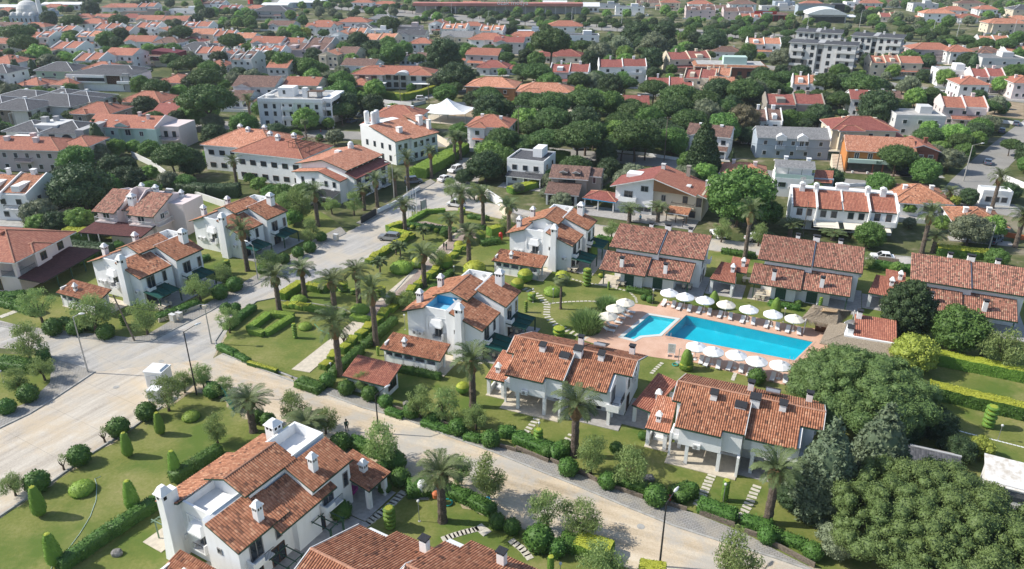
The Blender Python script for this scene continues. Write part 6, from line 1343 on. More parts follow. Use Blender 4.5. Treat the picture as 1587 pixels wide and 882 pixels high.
# modern house with round windows
O = G(84,196,6.6); T = base('modern_house', 'modern white house with dark blue grey roofs and a large round window, left', 'house', O,-6, 'the round window house',12)
w = MB(); w.box(-12,12,-4.5,6,0,6, 'white').box(10.5,13,-6,6,0,7.2, 'greyw').box(-8,-1,-7,-4.5,0,5.4, 'white'); w.build('wall', T); hip_roof(T,-12,-2,-4.5,6,6.05, GY,.8,.35); hip_roof(T,0,11,-4.5,6,6.08, GY,.8,.35); plainbox(T, 'roof_terrace',-4,3,-3,5,6.0,7.6, 'lgrey')
g = MB(); g.tube([(6.5,-4.56,3.6),(6.5,-4.51,3.6)],1.9, 'glass',20); g.build('round_window', T); wins(T, 'f',-4.5,0,4,1,[4.2],1.8,2.4); wins(T, 'f',-7,-7.4,-1.4,2,[4.2],1.0,1.2); chim(T,-3,1,7.6, 'greyw',1.4,1.6); chim(T,-1,3,7.6, 'greyw',1.2,1.2)
# mint house
O = G(213,192,6.2); T = base('mint_house', 'mint green house with red gable roof and pinkish blank end walls, left', 'house', O,-9, 'the mint green house',13)
w = MB(); w.box(-13.5,-3.6,-4.4,6,0,6, 'mint').box(-3.6,1.4,-3.4,6,0,6, 'mint').box(1.4,6,-4.4,6,0,6, 'mint').box(6,9,-5.0,6,0,6, 'mint').box(9,15,-3,6,0,6.6, 'pinkish').prof(8.8,9.1,[(-5.2,6),(6.4,6),(6.4,6.8),(1,9.0),(-5.2,6.8)], 'pinkish'); w.build('wall', T); gable_roof(T,-13.3,8.5,-4.4,6,6.05, RD,.4,.5, 'x', 'pinkish')
gable_roof(T,-4.2,-.2,-4.6,0,6.6, RD,.3,.5, 'y', 'mint', 'dormer'); wins(T, 'f',-4.4,-12.8,-4,3,[1.5,4.4],1.1,1.3, 'white'); window(T,3.8,-4.4,4.4,1.3,1.5, 'f', 'white'); window(T,-1.2,-3.4,4.4,1.8,1.8, 'f', 'white'); balc(T, 'f',-3,9.2,14.6,2.9,1.4, 'rail', 'pinkish'); wins(T, 'f',-3,9.4,14.6,2,[4.3],1.2,1.8, 'brown')
for x in (-9,-5.5,3): plainbox(T, 'skylight', x, x + .8,-2.2,-1,7.4,7.55, 'framew')
chim(T,4.4,-.6,8.2, 'pinkish',.9); chim(T,1,.6,8.6, 'pinkish',.9)
# flat building with terracotta edge
O = G(1130,98,5.4); T = base('flat_roof_house', 'broad flat building with terracotta roof edge and green rooftop block', 'house', O,-8, 'the terracotta edged building',17)
w = MB(); w.box(-15,15,-7,8,0,4.8, 'brick'); w.build('wall', T); plainbox(T, 'roof',-14.4,14.4,-6.4,7.4,5.2,5.5, 'flat'); r = MB(); rq(r,(-16,-8,4.8),(16,-8,4.8),(14.4,-6.4,5.6),(-14.4,-6.4,5.6), 'tile'); rq(r,(16,-8,4.8),(16,9,4.8),(14.4,7.4,5.6),(14.4,-6.4,5.6), 'tile'); rq(r,(-16,9,4.8),(-16,-8,4.8),(-14.4,-6.4,5.6),(-14.4,7.4,5.6), 'tile'); r.build('roof_edge', T)
plainbox(T, 'stair_house',-3,7,-4,2,5.5,8.6, 'mint'); wins(T, 'f',-7,-14,14,7,[1.9],1.8,2.2, 'brown')
# thatched pool bar
TH = G(1280,484,2.8); T = base('thatched_bar', 'straw thatched pool bar with shaggy fringe at the right end of the pool', 'bar',(TH.x, TH.y),-22, 'the thatched pool bar',5)
def L_(px, py, z): return T.matrix_basis.inverted() @ G(px, py, z)
c = [L_(1243,493,2.5), L_(1296,505,2.5), L_(1320,482,2.6), L_(1260,472,2.6)]; pk = [L_(1270,479,3.9), L_(1300,482,3.9)]
T.matrix_basis
r = MB(); r.face([c[0], c[1], pk[1], pk[0]], 'thatch'); r.face([c[1], c[2], pk[1]], 'thatch'); r.face([c[2], c[3], pk[0], pk[1]], 'thatch'); r.face([c[3], c[0], pk[0]], 'thatch'); r.face([x - Vector((0,0,.12)) for x in c[::-1]], 'thatch')
rg_ = random.Random(3)
for a_, b_ in ((c[0], c[1]),(c[1], c[2]),(c[3], c[0]),(c[2], c[3])):
 n_ = int((b_ - a_).length / .09)
 for i in range(n_):
  p_ = a_.lerp(b_,(i + rg_.random()) / n_); l = rg_.uniform(.45,1.0); e_ = (b_ - a_).normalized() * .06; j = Vector((rg_.uniform(-.08,.08), rg_.uniform(-.08,.08),0))
  r.face([p_ - e_, p_ + e_, p_ + e_ * .4 + j - Vector((0,0, l)), p_ - e_ * .4 + j - Vector((0,0, l))], 'thatch')
for i in range(900):
 q = rg_.choice([(c[0], c[1], pk[1], pk[0]),(c[2], c[3], pk[0], pk[1]),(c[1], c[2], pk[1], pk[1]),(c[3], c[0], pk[0], pk[0])]); u_, v_ = rg_.random(), rg_.random()
 p_ = q[0].lerp(q[1], u_).lerp(q[3].lerp(q[2], u_), v_); d_ = (q[0].lerp(q[1], u_) - q[3].lerp(q[2], u_)).normalized(); s_ = Vector((-d_.y, d_.x,0)) * .03; up = Vector((0,0,.04 + rg_.random() * .06))
 r.face([p_ - s_ + up, p_ + s_ + up, p_ + s_ * .5 + d_ * .5, p_ - s_ * .5 + d_ * .5], 'thatch')
r.build('thatch_roof', T); n_ = MB(); n_.hexa([Vector(x) for x in (L_(1272,483,3.6), L_(1300,485,3.6), L_(1303,480,3.7), L_(1275,477,3.7))],[Vector(x) for x in (L_(1276,482,4.0), L_(1297,484,4.0), L_(1299,480,4.1), L_(1278,478,4.1))], 'thatch_new'); n_.build('fresh_thatch_patch', T)
for px, py in ((1245,517),(1290,524),(1320,503),(1262,492)): q = T.matrix_basis.inverted() @ G(px, py,0); p = MB(); p.tube([(q.x, q.y,0),(q.x, q.y,2.6)],.09, 'white2',6); p.build('post', T)
b = MB(); q = T.matrix_basis.inverted() @ G(1275,514,0); b.box(q.x - 1.2, q.x + 1.6, q.y - .3, q.y + .3,.05,1.05, 'wood').box(q.x - 1.3, q.x + 1.7, q.y - .4, q.y + .4,1.05,1.12, 'cream'); b.build('counter', T)
# tiled bar kitchen with thatch lean-to
q0 = G(1323,521,2.9); T = base('bar_kitchen', 'small kitchen house with red tiled roof edged in white beside the thatched bar', 'kitchen',(q0.x, q0.y),-22, 'the tiled bar kitchen',4)
w = MB(); w.box(.2,5.6,.3,4.6,0,2.8, 'white').box(-1.0,.2,.2,2.4,0,2.7, 'white'); w.build('wall', T); r = MB(); roof_quad(r,(0,0,2.85),(5.9,0,2.85),(5.9,5.4,4.0),(0,5.4,4.0), 'tile_red', trim='framew'); r.build('roof', T); w = MB(); w.box(-1.3,6.1,-.35,-.05,2.6,3.0, 'white').box(-1.3,0,-.05,4.6,2.7,2.8, 'white'); w.build('parapet', T)
chimney_slate(T,-.5,.9,2.9,1.0,.8,.7); chimney_slate(T,.6,4.6,4.0,.9,.7,.7, False); dish(T,-.6,2.8,2.8,200,.75,.8)
r = MB(); r.hexa([(-4.6,-3.2,2.3),(6,-3.6,2.0),(6,-.4,2.55),(-1.4,.2,2.55)],[(-4.6,-3.2,2.45),(6,-3.6,2.15),(6,-.4,2.8),(-1.4,.2,2.8)], 'thatch'); r.hexa([(-4.6,-3.2,2.3),(-1.4,.2,2.5),(-.9,4.2,2.5),(-3.4,4.4,2.3)],[(-4.6,-3.2,2.46),(-1.4,.2,2.86),(-.9,4.2,2.86),(-3.4,4.4,2.46)], 'thatch'); r.build('thatch_lean_to', T)
# garden shed by the hedge path
q0 = G(530,583,2.3); T = base('garden_shed', 'small white shed with red tiled roof between hedge path and sandy road', 'shed',(q0.x, q0.y),-23, 'the red roofed shed',3)
w = MB(); w.prof(.5,6.6,[(.4,0),(3.6,0),(3.6,3.3),(.4,2.3)], 'white'); w.build('wall', T); r = MB(); roof_quad(r,(0,0,2.3),(7.2,0,2.3),(7.2,4.0,3.5),(0,4.0,3.5), 'tile_red'); r.build('roof', T); window(T,6.6,2.1,1.5,2.0,1.4, 'r', 'brown'); window(T,3.2,.4,1.4,1.4,.8, 'f', 'brown')
M['streaked'] = simple('streaked white sheet',(.76,.75,.72),.6,.1,1.5, c2=(.50,.45,.38))
# white shed bottom right, dark corrugated shed
q0 = G(1526,722,3.0); T = base('white_building', 'white building with streaked sheet roof at the right edge, bottom', 'building',(q0.x, q0.y),-27, 'the streaked white building',6)
w = MB(); w.box(.3,18,-2.4,1.9,0,2.8, 'white2').box(1.6,18,-4.4,-3.5,.0,.9, 'white2'); w.build('wall', T); r = MB(); r.hexa([(0,-2.6,2.5),(18,-2.6,2.5),(18,2,3.3),(0,2,3.3)],[(0,-2.6,2.6),(18,-2.6,2.6),(18,2,3.4),(0,2,3.4)], 'streaked'); r.build('roof', T); g = MB(); g.box(2,17.8,-2.46,-2.41,1.0,2.2, 'glass'); g.build('window', T)
q0 = G(1392,703,2.8); T = base('tool_shed', 'dark grey corrugated roof shed between the two big pines', 'shed',(q0.x, q0.y),-24, 'the corrugated shed',4)
w = MB(); w.box(.3,6,-2,3,0,2.6, 'taupe'); w.build('wall', T); r = MB(); rq(r,(0,-2.4,2.5),(6.4,-2.4,2.5),(6.4,1.6,3.2),(0,1.6,3.2), 'tile_grey', 'greyw'); r.build('roof', T); plainbox(T, 'roof_ridge',-.1,6.5,1.5,1.8,3.1,3.3, 'greyw')
# tent canopy
q0 = G(694,186,0); T = base('tent_canopy', 'white peaked fabric tent canopy over a terrace, upper centre', 'canopy',(q0.x, q0.y),-20, 'the white tent canopy',15)
m_ = MB(); cs = [(-8.5,-5,3.4),(0,-6.2,3.2),(8.5,-4.6,3.6),(8.8,5,3.9),(0,6,3.6),(-8.8,5,3.7)]; K = 6
for i in range(6):
 a_, b_ = Vector(cs[i]), Vector(cs[(i + 1) % 6]); pts = []
 for k in range(K + 1):
  t = k / K; sag = lambda P: Vector((P.x * (1 - t) , P.y * (1 - t), P.z + (7.4 - P.z) * t ** 1.7))
  pts.append((sag(a_), sag((a_ + b_) / 2 * .93), sag(b_)))
 for (p0, p1, p2),(r0, r1, r2) in zip(pts, pts[1:]): m_.face([p0, p1, r1, r0], 'white_cloth'); m_.face([p1, p2, r2, r1], 'white_cloth')
m_.build('canopy', T, smooth=True); p = MB()
for x, y, z in cs: p.tube([(x, y,0),(x, y, z)],.1, 'steel',6)
p.tube([(0,0,0),(0,0,7.4)],.15, 'steel',6); p.build('pole', T); plainbox(T, 'floor',-9,9,-6,6,.03,.12, 'terrazzo')
# mosque
q0 = G(49,40,0); T = base('mosque', 'pale mosque with big lead dome, small domes and one minaret', 'mosque',(q0.x, q0.y),-6, 'the domed mosque',14)
w = MB(); w.box(-9,9,-8,9,0,7.5, 'bluew').box(-8,8,-7,8,7.5,9.2, 'lgrey').box(9,12,-6,0,0,7, 'bluew'); w.build('wall', T); d = MB(); d.lathe([(7.6,0),(7.4,2.2),(6.2,4.6),(4.2,6.4),(2,7.3),(0,7.6)], 'lgrey',24); d.build('dome', T,(0,1,9.2), smooth=True)
for x in (-6.8,-2.2,2.4,7): d = MB(); d.lathe([(2.0,0),(1.8,1.1),(1.0,1.9),(0,2.2)], 'lgrey',14); d.build('small_dome', T,(x,-6.2,7.5), smooth=True)
d = MB(); d.lathe([(1.4,0),(1.4,20),(2.0,20.4),(2.0,21.6),(1.2,21.6),(1.2,30),(1.6,30.4),(0,36)], 'white',14); d.lathe([(1.25,8),(1.6,8)], 'lgrey',14); d.build('minaret', T,(10.5,-2,0)); wins(T, 'f',-8,-8,8,5,[4.5],1.4,2.6, 'white'); d = MB(); d.tube([(0,0,0),(0,0,1.8)],.15, 'orangep',5); d.build('finial', T,(0,1,16.8))
M['redroof'] = simple('faded red cladding',(.50,.20,.16),.7,.1,.2)
# market canopy, top centre
q0 = G(775,22,0); T = base('market_canopy', 'very long market hall with flat red roof and white lettering, top centre', 'market',(q0.x, q0.y),-2, 'the long red market roof',10); landmark(lw(T,(60,0,0)), 'the long red market roof'); FOOT += [(*lw(T,(x,4,0)).xy,14) for x in range(-60,72,14)]
w = MB(); w.box(-70,66,0,12,6.0,8.2, 'redroof'); w.build('roof', T); w = MB()
for x in range(-68,66,8): w.box(x, x + .5,.6,1.1,0,6, 'lgrey')
w.build('column', T); plainbox(T, 'shopfront',-69,65,7,11,0,6, 'greyw')
def text(T, s, size, loc, m, name='lettering', ext=.04):
 cu = bpy.data.curves.new(name, 'FONT'); cu.body = s; cu.size = size; cu.extrude = ext; cu.align_x = 'CENTER'; cu.align_y = 'CENTER'; cu.resolution_u = 2
 tmp = bpy.data.objects.new('tmp', cu); me = bpy.data.meshes.new_from_object(tmp); bpy.data.objects.remove(tmp); me.materials.clear(); me.materials.append(M[m]); o = put(name, me, T, loc); o.rotation_euler = (math.pi / 2,0,0); return o
text(T, 'özak medya',5.2,(10,-.1,8.6), 'white_paint')
text(sb.parent, 'Bul',.95,(7.6,-.56,3.1), 'green_trim')
# curved hall, dark shed, red restaurant
q0 = G(1281,36,0); T = base('curved_hall', 'supermarket hall with wide curved white roof and green logo panel', 'shop',(q0.x, q0.y),-10, 'the curved white roof hall',16); q = [( -14 + 28 * i / 10,6 + 3.6 * math.sin(math.pi * i / 10)) for i in range(11)]
m_ = MB(); m_.profy(0,24,[(-14,5.6),(14,5.6)] + q[::-1], 'metal_white'); m_.build('roof', T); w = MB(); w.box(-13,13,1,23,0,5.6, 'greyw').box(14,22,4,22,3.8,4.2, 'metal_white'); w.build('wall', T); m_ = MB(); m_.box(-4,4,.4,.9,5.4,7.6, 'hole').box(-3.4,3.4,.3,.39,6.4,7.3, 'white_paint').box(-3,3,.3,.39,5.6,6.2, 'teal'); m_.build('sign_panel', T); g = MB(); g.box(-12,12,.9,.98,.3,4.4, 'glass'); g.build('shopfront', T)
q0 = G(1262,25,0); T = base('dark_shed', 'dark blue grey warehouse behind the curved white roof hall', 'warehouse',(q0.x, q0.y),-8, 'the dark blue warehouse',12); w = MB(); w.box(-13,14,0,12,0,8, 'bluew').box(14,22,1,12,0,8.6, 'slate'); w.build('wall', T); hip_roof(T,-13,14,0,12,8, GY,.3,.15, caps=False)
q0 = G(1190,33,0); T = base('restaurant', 'red columned restaurant with dark roof and red and yellow signboard', 'restaurant',(q0.x, q0.y),-4, 'the red restaurant',13); w = MB(); w.box(-12,14,2,14,0,4.5, 'brick'); w.build('wall', T); hip_roof(T,-14,16,-2,15,4.6, 'tile_brown',.5,.15, caps=False); m_ = MB(); m_.box(-11,5,-2.3,-2.0,5,7.2, 'red').box(-5,2,-2.4,-2.31,5.6,6.6, 'carwhite'); m_.build('signboard', T); w = MB()
for x in range(-13,16,4): w.box(x, x + .5,-1.8,-1.3,0,4.6, 'red')
w.build('column', T)
# white sheds top left, curved tunnel halls, striped towers
for px, py, ww, lab, sh in ((22,9,80, 'long white sheet roofed shed at the top left corner', 'the top left white shed'),(108,5,74, 'long white sheet roofed shed right of the minaret', 'the white shed by the minaret'),(470,2,70, 'white hall with blue band at the top edge, left of centre', 'the blue banded hall'),(430,6,40, 'white low shop roof at the top edge above the dark villa', 'the low white shop'),(660,8,24, 'orange fronted shop block at the top, left of the market roof', 'the orange shop block'),(905,8,46, 'pale barrel roofed hall at the top right of the market roof', 'the pale barrel hall'),(860,5,36, 'white tunnel roofed hall at the top behind the market roof', 'the white tunnel hall')):
 O = G(px, py,5); Z = depth(px, py,5); wm = ww * Z / FPX; T = base('market_hall', lab, 'hall', O,-3, sh,12)
 plainbox(T, 'wall',-wm / 2, wm / 2,-7,7,0,4.6, 'orangep' if px == 660 else ('bluew' if px == 470 else 'white2')); m_ = MB(); n8 = [(-8 + 16 * i / 8,4.6 + (2.6 if px > 800 else 1.4) * math.sin(math.pi * i / 8)) for i in range(9)]; m_.prof(-wm / 2 - .5, wm / 2 + .5,[(-8,4.4),(8,4.4)] + n8[::-1], 'metal_white' if px != 660 else 'flat'); m_.build('roof', T); wins(T, 'f',-7,-wm / 2 + 1, wm / 2 - 1,6,[2.2],2.2,2.0)
for px, py, lab in ((311,12, 'left of two red and white striped towers at the top edge'),(389,8, 'right of two red and white striped towers at the top edge')):
 O = G(px, py,0); T = thing('striped_tower', lab, 'tower',(O.x, O.y,0)); m_ = MB(); m_.lathe([(2.6,0),(2.2,10)], 'red',4); m_.lathe([(2.25,10),(1.9,16)], 'white_paint',4); m_.lathe([(1.95,16),(1.6,22),(0,24)], 'red',4); m_.build('tower_shaft', T); d = MB(); d.box(-2.8,2.8,-2.8,2.8,0,1, 'concrete'); d.build('base', T)
# low garden walls of the neighbourhood
def wall_line(pts, h, m, label, th=.25, name='garden_wall'):
 mb = MB(); strip(mb, XY(pts), th,0, h, m); o = mb.build(name); tag(o, label, 'wall', 'garden walls'); return o
wall_line([(776,328),(790,342),(815,352)],2.2, 'cream', 'tall beige wall behind the palm at the park corner')
wall_line([(745,300),(778,322),(778,330)],2.2, 'white2', 'off white wall beside the parked white van')
wall_line([(640,195),(700,232),(716,240)],2.0, 'cream', 'beige terrace wall above the clipped hedge by the tent')
wall_line([(803,345),(850,357),(880,362)],2.0, 'cream', 'beige wall running behind the disc topiary villa')
wall_line([(925,232),(1000,241),(1060,250)],.8, 'white', 'low white wall along the middle street, right of the avenue pines')
wall_line([(540,183),(500,196),(425,196),(360,190)],1.4, 'white2', 'white boundary wall before the flat hotel hedge')
wall_line([(1545,275),(1587,292)],1.4, 'white', 'white wall by the right street palm')
wall_line([(585,331),(612,318),(650,295)],1.0, 'white', 'white balustrade wall in front of the two tier hotel')
wall_line([(560,347),(583,334)],1.6, 'slate', 'dark panel fence at the hotel corner', name='panel_fence')
wall_line([(1350,288),(1262,292)],.8, 'white', 'low white wall opposite the orange roofed cafe')
wall_line([(1380,170),(1470,180),(1587,195)],1.0, 'white', 'long low white wall above the blank walled modern house')
wall_line([(205,243),(240,260),(300,305),(350,322)],1.6, 'white2', 'old white wall behind the pinkish twin villa')
wall_line([(1330,330),(1390,345)],2.4, 'white', 'white wall between the row of four and the hip garden house')
wall_line([(1440,345),(1587,372)],1.0, 'orangep', 'ochre low wall at the right behind the two tier villa')
wall_line([(1130,135),(1230,150)],1.4, 'white', 'white wall below the terracotta edged building')
wall_line([(585,158),(640,165),(660,160)],1.2, 'white2', 'low wall along the garage street')

# ============================================================ VEGETATION
PROTO = {}
def trunk_mesh(h, r, m='bark', limbs=4, spread=.5, lean=0.0, split=.55, seed=1):
 g = random.Random(seed); mb = MB(); top = Vector((lean * h,0, h * split))
 mb.tube([(0,0,-.1),(lean * h * .3,0, h * split * .5), top],[r * 1.25, r, r * .8], m,7)
 for i in range(limbs):
  a = 2 * math.pi * i / max(1, limbs) + g.uniform(-.4,.4); e = top + Vector((math.cos(a) * spread * h, math.sin(a) * spread * h, h * (1 - split) * g.uniform(.8,1.1))); mid = top.lerp(e,.5) + Vector((0,0,-.05 * h))
  mb.tube([top - Vector((0,0,.1)), mid, e],[r * .6, r * .4, r * .15], m,5)
 return mb.mesh('trunk')
def proto(key, name, crown, mats, tmesh, cname='crown'):
 """objects are only linked when first used"""
 PROTO[key] = (name, crown.mesh(cname, mats), tmesh, cname)
def plant(key, loc, s=1, rz=None, label=None, group=None, desc=None, cat='tree', name=None):
 nm, cm, tm, cn = PROTO[key]; rz = random.uniform(0,6.28) if rz is None else rz
 T = bpy.data.objects.new(name or nm, None); col.objects.link(T); T.location = loc; T.rotation_euler = (0,0, rz); T.scale = (s,) * 3 if not hasattr(s, '__len__') else s; T.empty_display_size = .3
 if tm: put('trunk', tm, T)
 put(cn, cm, T); return tag(T, label, cat, group, desc)
def dome_blobs(L, Rr, hz, zc, n, br, sub=2, low=-.25, rough=.14, mi=0, flat=1.0):
 for i in range(n):
  t = (i + .5) / n; ph = i * 2.399963; cz = 1 - t * (1 - low); rr = math.sqrt(max(0,1 - cz * cz))
  k = rng.uniform(.88,1.02); r = br * rng.uniform(.75,1.2)
  L.blob((math.cos(ph) * rr * Rr * k, math.sin(ph) * rr * Rr * k, zc + cz * hz * k),(r, r, r * flat), mi, rough, sub)
def mk(key, name, mat_, Rr, hz, zc, n, br, dens, size, th, tr, limbs=5, low=-.25, core=.75, flat=.8, lean=0, sub=2, jit=.45, rough=.14, split=.55, spread=.28, droop=0):
 L = Leafy(); dome_blobs(L, Rr - br * .6, hz - br * .5, zc, n, br, sub, low, rough,0, flat)
 if core: V, F = ICO[2]; L.add(V * np.array((Rr * core, Rr * core, hz * core)) + np.array((0,0, zc - hz * .05)), F,0,.1)
 L.leaves(dens, size, jit=jit, out=.25 * br, droop=droop)
 proto(key, name, L,[mat_], trunk_mesh(th, tr, limbs=limbs, lean=lean, spread=spread, split=split, seed=len(PROTO)))
# mid and far distance trees
for i in range(3):
 mk(f'pine{i}', 'umbrella_pine', 'leaf_pine',5,2.6 + .3 * i,6.2,30 + 4 * i,1.55,17,.21,6.4,.28, low=-.2, core=.72, flat=.62, lean=.03 * i)
 mk(f'broad{i}', 'broadleaf_tree', 'leaf_green',3.6,3.2,3.9,26,1.45,17,.21,3.6,.2, low=-.7, core=.7, rough=.18)
mk('dark0', 'evergreen_tree', 'leaf_dark',4,4.0,4.4,30,1.55,17,.2,4,.25, low=-.85, core=.78, rough=.16)
mk('dark1', 'evergreen_tree', 'leaf_dark',4.2,3.2,4.0,26,1.7,17,.2,4,.25, low=-.7, core=.74, rough=.18)
for i in range(2):
 mk(f'olive{i}', 'olive_tree', 'leaf_olive',3.4,2.5,3.2,22,1.2,17,.18,3,.22, low=-.6, core=.6, rough=.2)
 mk(f'bright{i}', 'leafy_tree', 'leaf_bright',3.0,2.6,3.3,20,1.15,18,.19,3,.16, low=-.7, core=.55, rough=.2)
mk('bronze0', 'bronze_tree', 'leaf_bronze',3.6,4.0,4.6,26,1.35,17,.19,4.4,.25, low=-.8, core=.6, rough=.2)
mk('pink0', 'flowering_shrub', 'leaf_pink',2.4,1.6,1.5,14,1.1,10,.22,1.2,.1, low=-.6, core=.6)
mk('yellow0', 'golden_shrub', 'leaf_gold',2.2,1.9,2.0,26,.75,34,.13,1.5,.12, low=-.7, core=.7)
def conifer(key, name, mat_, Rr, H_, tiers, dens, size, col_=False, near=False):
 L = Leafy()
 for k in range(tiers):
  t = k / (tiers - 1); z = H_ * (.08 + .88 * t); r = Rr * ((1 - t) ** (.75 if not col_ else (.6 if near else .35)) * .92 + .08) * (1 if t > .12 else .8)
  n = max(3, int(2 * math.pi * r / (.9 if near else 1.3)))
  for i in range(n):
   a = 2 * math.pi * (i + k * .37) / n + rng.uniform(-.2,.2); b = max(.35, r * .38) * rng.uniform(.8,1.2); L.blob((math.cos(a) * (r - b * .6), math.sin(a) * (r - b * .6), z + rng.uniform(-.2,.2)),(b, b, b * .75),0,.16,2 if near else 1)
 V, F = ICO[2]; L.add(V * np.array((Rr * .62, Rr * .62, H_ * .42)) + np.array((0,0, H_ * .45)), F,0,.1)
 L.leaves(dens, size, jit=.65, out=.25)
 proto(key, name, L,[mat_], trunk_mesh(H_ * .8,.2 if not near else .3, limbs=0, split=1.0))
conifer('fir', 'conifer', 'leaf_dark',2.6,9,8,8,.3); conifer('cypress', 'cypress', 'leaf_dark',1.5,9,9,10,.25, True)
conifer('bigcypress', 'cypress', 'leaf_dark',3.9,13,13,14,.26, True, True)
conifer('grey_cypress', 'grey_cypress', 'leaf_fir',3.3,11,12,26,.19, False, True)
# thin light trees of the estate
def airy(key, Rr, hz, zc, n, br, dens, size, th, tr, seed, mat_='leaf_pepper'):
 L = Leafy(); g = random.Random(seed)
 for i in range(n):
  a = g.uniform(0,6.28); q = g.random() ** .5; z = g.uniform(-1,1); r = math.sqrt(max(.05,1 - z * z)) * q
  b = br * g.uniform(.6,1.25); L.blob((math.cos(a) * r * Rr, math.sin(a) * r * Rr, zc + z * hz),(b, b, b * .85),0,.2,1, body=.3)
 L.leaves(dens, size, jit=.8, out=br * .7, aspect=.34, droop=.5, elong=1.35)
 proto(key, 'pepper_tree', L,[mat_], trunk_mesh(th, tr, limbs=6, spread=.3, split=.42, seed=seed, lean=.04))
airy('airy0',1.9,1.5,3.1,30,.55,50,.125,3.0,.17,11); airy('airy1',2.2,1.3,3.0,32,.54,50,.125,3.0,.19,12); airy('airy2',1.7,1.7,3.3,28,.55,48,.125,3.2,.16,13)
airy('sprig',.75,.7,2.3,8,.33,34,.10,2.0,.17,14)
# palms
def palm(key, Ht, Rf, nf, tr, seed, trunkm='palmbark', fan=False, boss=True, leaf='leaf_palm'):
 g = random.Random(seed); V = []; F = []; T_ = []
 def quad(a, b, c, d, t): k = len(V); V.extend([a, b, c, d]); F.append((k, k + 1, k + 2, k + 3)); T_.extend([t] * 4)
 for i in range(nf):
  az = i * 2.399963 + g.uniform(-.15,.15); t0 = i / nf; up = R(86 - 80 * t0 ** 1.1) if not fan else R(75 - 120 * t0); Ln = Rf * g.uniform(.85,1.1) * (.78 + .22 * math.sin(math.pi * min(1, t0 * 1.3))); tint = g.random() * .6 + (.3 if t0 < .5 else 0)
  d = Vector((math.cos(az), math.sin(az),0)); p = Vector((0,0, Ht)) + d * .12; ang_ = up; n = 13; seg = Ln / n; pts = [p.copy()]
  for k in range(n): ang_ -= R((6.2 if t0 < .7 else 5) * (1 + k * .07)) * (.75 if not fan else 1.2); p = p + (d * math.cos(ang_) + Vector((0,0,1)) * math.sin(ang_)) * seg; pts.append(p.copy())
  s = Vector((-d.y, d.x,0))
  if fan:
   q = pts[6]; f_ = (pts[7] - pts[5]).normalized()
   quad(pts[0], pts[0] + s * .04, q + s * .04, q, tint)
   for k in range(11): a = (k - 5) / 5 * 1.35; dd = (f_ * math.cos(a) + s * math.sin(a)); e = q + dd * Ln * .5 - Vector((0,0, Ln * .1)); w_ = f_.cross(s).cross(dd).normalized() * .07; quad(q, q + dd * Ln * .28 + w_, e, q + dd * Ln * .28 - w_, tint)
   continue
  for k in range(n):
   a, b = pts[k], pts[k + 1]; f_ = (b - a).normalized(); nn = s.cross(f_); quad(a - s * .035, a + s * .035, b + s * .03, b - s * .03, tint)
   if k < 1: continue
   ll = Rf * .22 * math.sin(math.pi * (k + .6) / (n + 1.2)) ** .6
   for m_ in range(3):
    c = a.lerp(b,(m_ + .5) / 3)
    for sg in (-1,1):
     dd = (s * sg * .8 + f_ * .65 + Vector((0,0,.05 + g.uniform(-.2,.12)))).normalized(); quad(c, c + dd * ll * .5 + f_ * .045, c + dd * ll, c + dd * ll * .5 - f_ * .045, min(1, tint + g.uniform(-.1,.2)))
 L = Leafy(); L.V = [np.array([tuple(v) for v in V])]; L.F = [np.array(F)]; L.FM = [0] * len(F); L.T = [np.array(T_)]; L.n = len(V)
 tb = MB(); nn = 14; tb.tube([(math.sin(k * 1.7) * .03,0, Ht * k / nn - (.1 if k == 0 else 0)) for k in range(nn + 1)],[tr * (1.25 if k == 0 else (1.0 + (.07 if k % 2 else -.05)) * (1 - .18 * k / nn)) for k in range(nn + 1)], trunkm,10)
 if boss: tb.lathe([(tr * .8, Ht - 1.4),(tr * 1.7, Ht - .8),(tr * 1.75, Ht - .3),(tr * .6, Ht + .15),(0, Ht + .2)], 'palmboss',10)
 proto(key, 'fan_palm' if fan else 'date_palm', L,[leaf], tb.mesh('trunk'), 'fronds')
palm('palm0',5.4,3.1,27,.46,1); palm('palm1',5.4,2.9,24,.44,2); palm('palm2',5.4,3.3,30,.48,3)
palm('fan',5.4,1.7,34,.22,4, fan=True, boss=False); palm('smallpalm',1.8,1.4,24,.13,5, fan=False, boss=False)
# clipped shapes
def lathe_surf(prof, n=14, lump=.0):
 V = []; F = []
 for r, z in prof:
  for k in range(n): a = 2 * math.pi * k / n; q = 1 + rng.uniform(-lump, lump); V.append((r * q * math.cos(a), r * q * math.sin(a), z))
 for i in range(len(prof) - 1):
  for k in range(n): a, b, c, d = i * n + k, i * n + (k + 1) % n,(i + 1) * n + (k + 1) % n,(i + 1) * n + k; F += [(a, b, c),(a, c, d)]
 return np.array(V, float), np.array(F)
def clipped(key, name, profs, mats, dens, size, top=None, lump=.03, topz=.6, stem=.3, out=.05):
 L = Leafy()
 for pr in profs:
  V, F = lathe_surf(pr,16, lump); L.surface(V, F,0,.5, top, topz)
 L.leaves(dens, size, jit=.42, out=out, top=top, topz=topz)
 mb = MB(); mb.tube([(0,0,-.05),(0,0, stem)],.07, 'bark',6); proto(key, name, L, mats, mb.mesh('stem'), 'foliage')
def bl(r, zc, h, n=8, p=1.0): return [(max(.001, r * math.cos(t) ** p), zc + h * math.sin(t)) for t in [(-math.pi / 2 + math.pi * i / n) for i in range(n + 1)]]
clipped('ball', 'round_bush',[bl(1,.88,.95)],['leaf_bush'],70,.11, lump=.09, out=.16); clipped('ball_lime', 'round_bush',[bl(1,.9,.9)],['leaf_box', 'leaf_yellow'],70,.07,1, topz=.5)
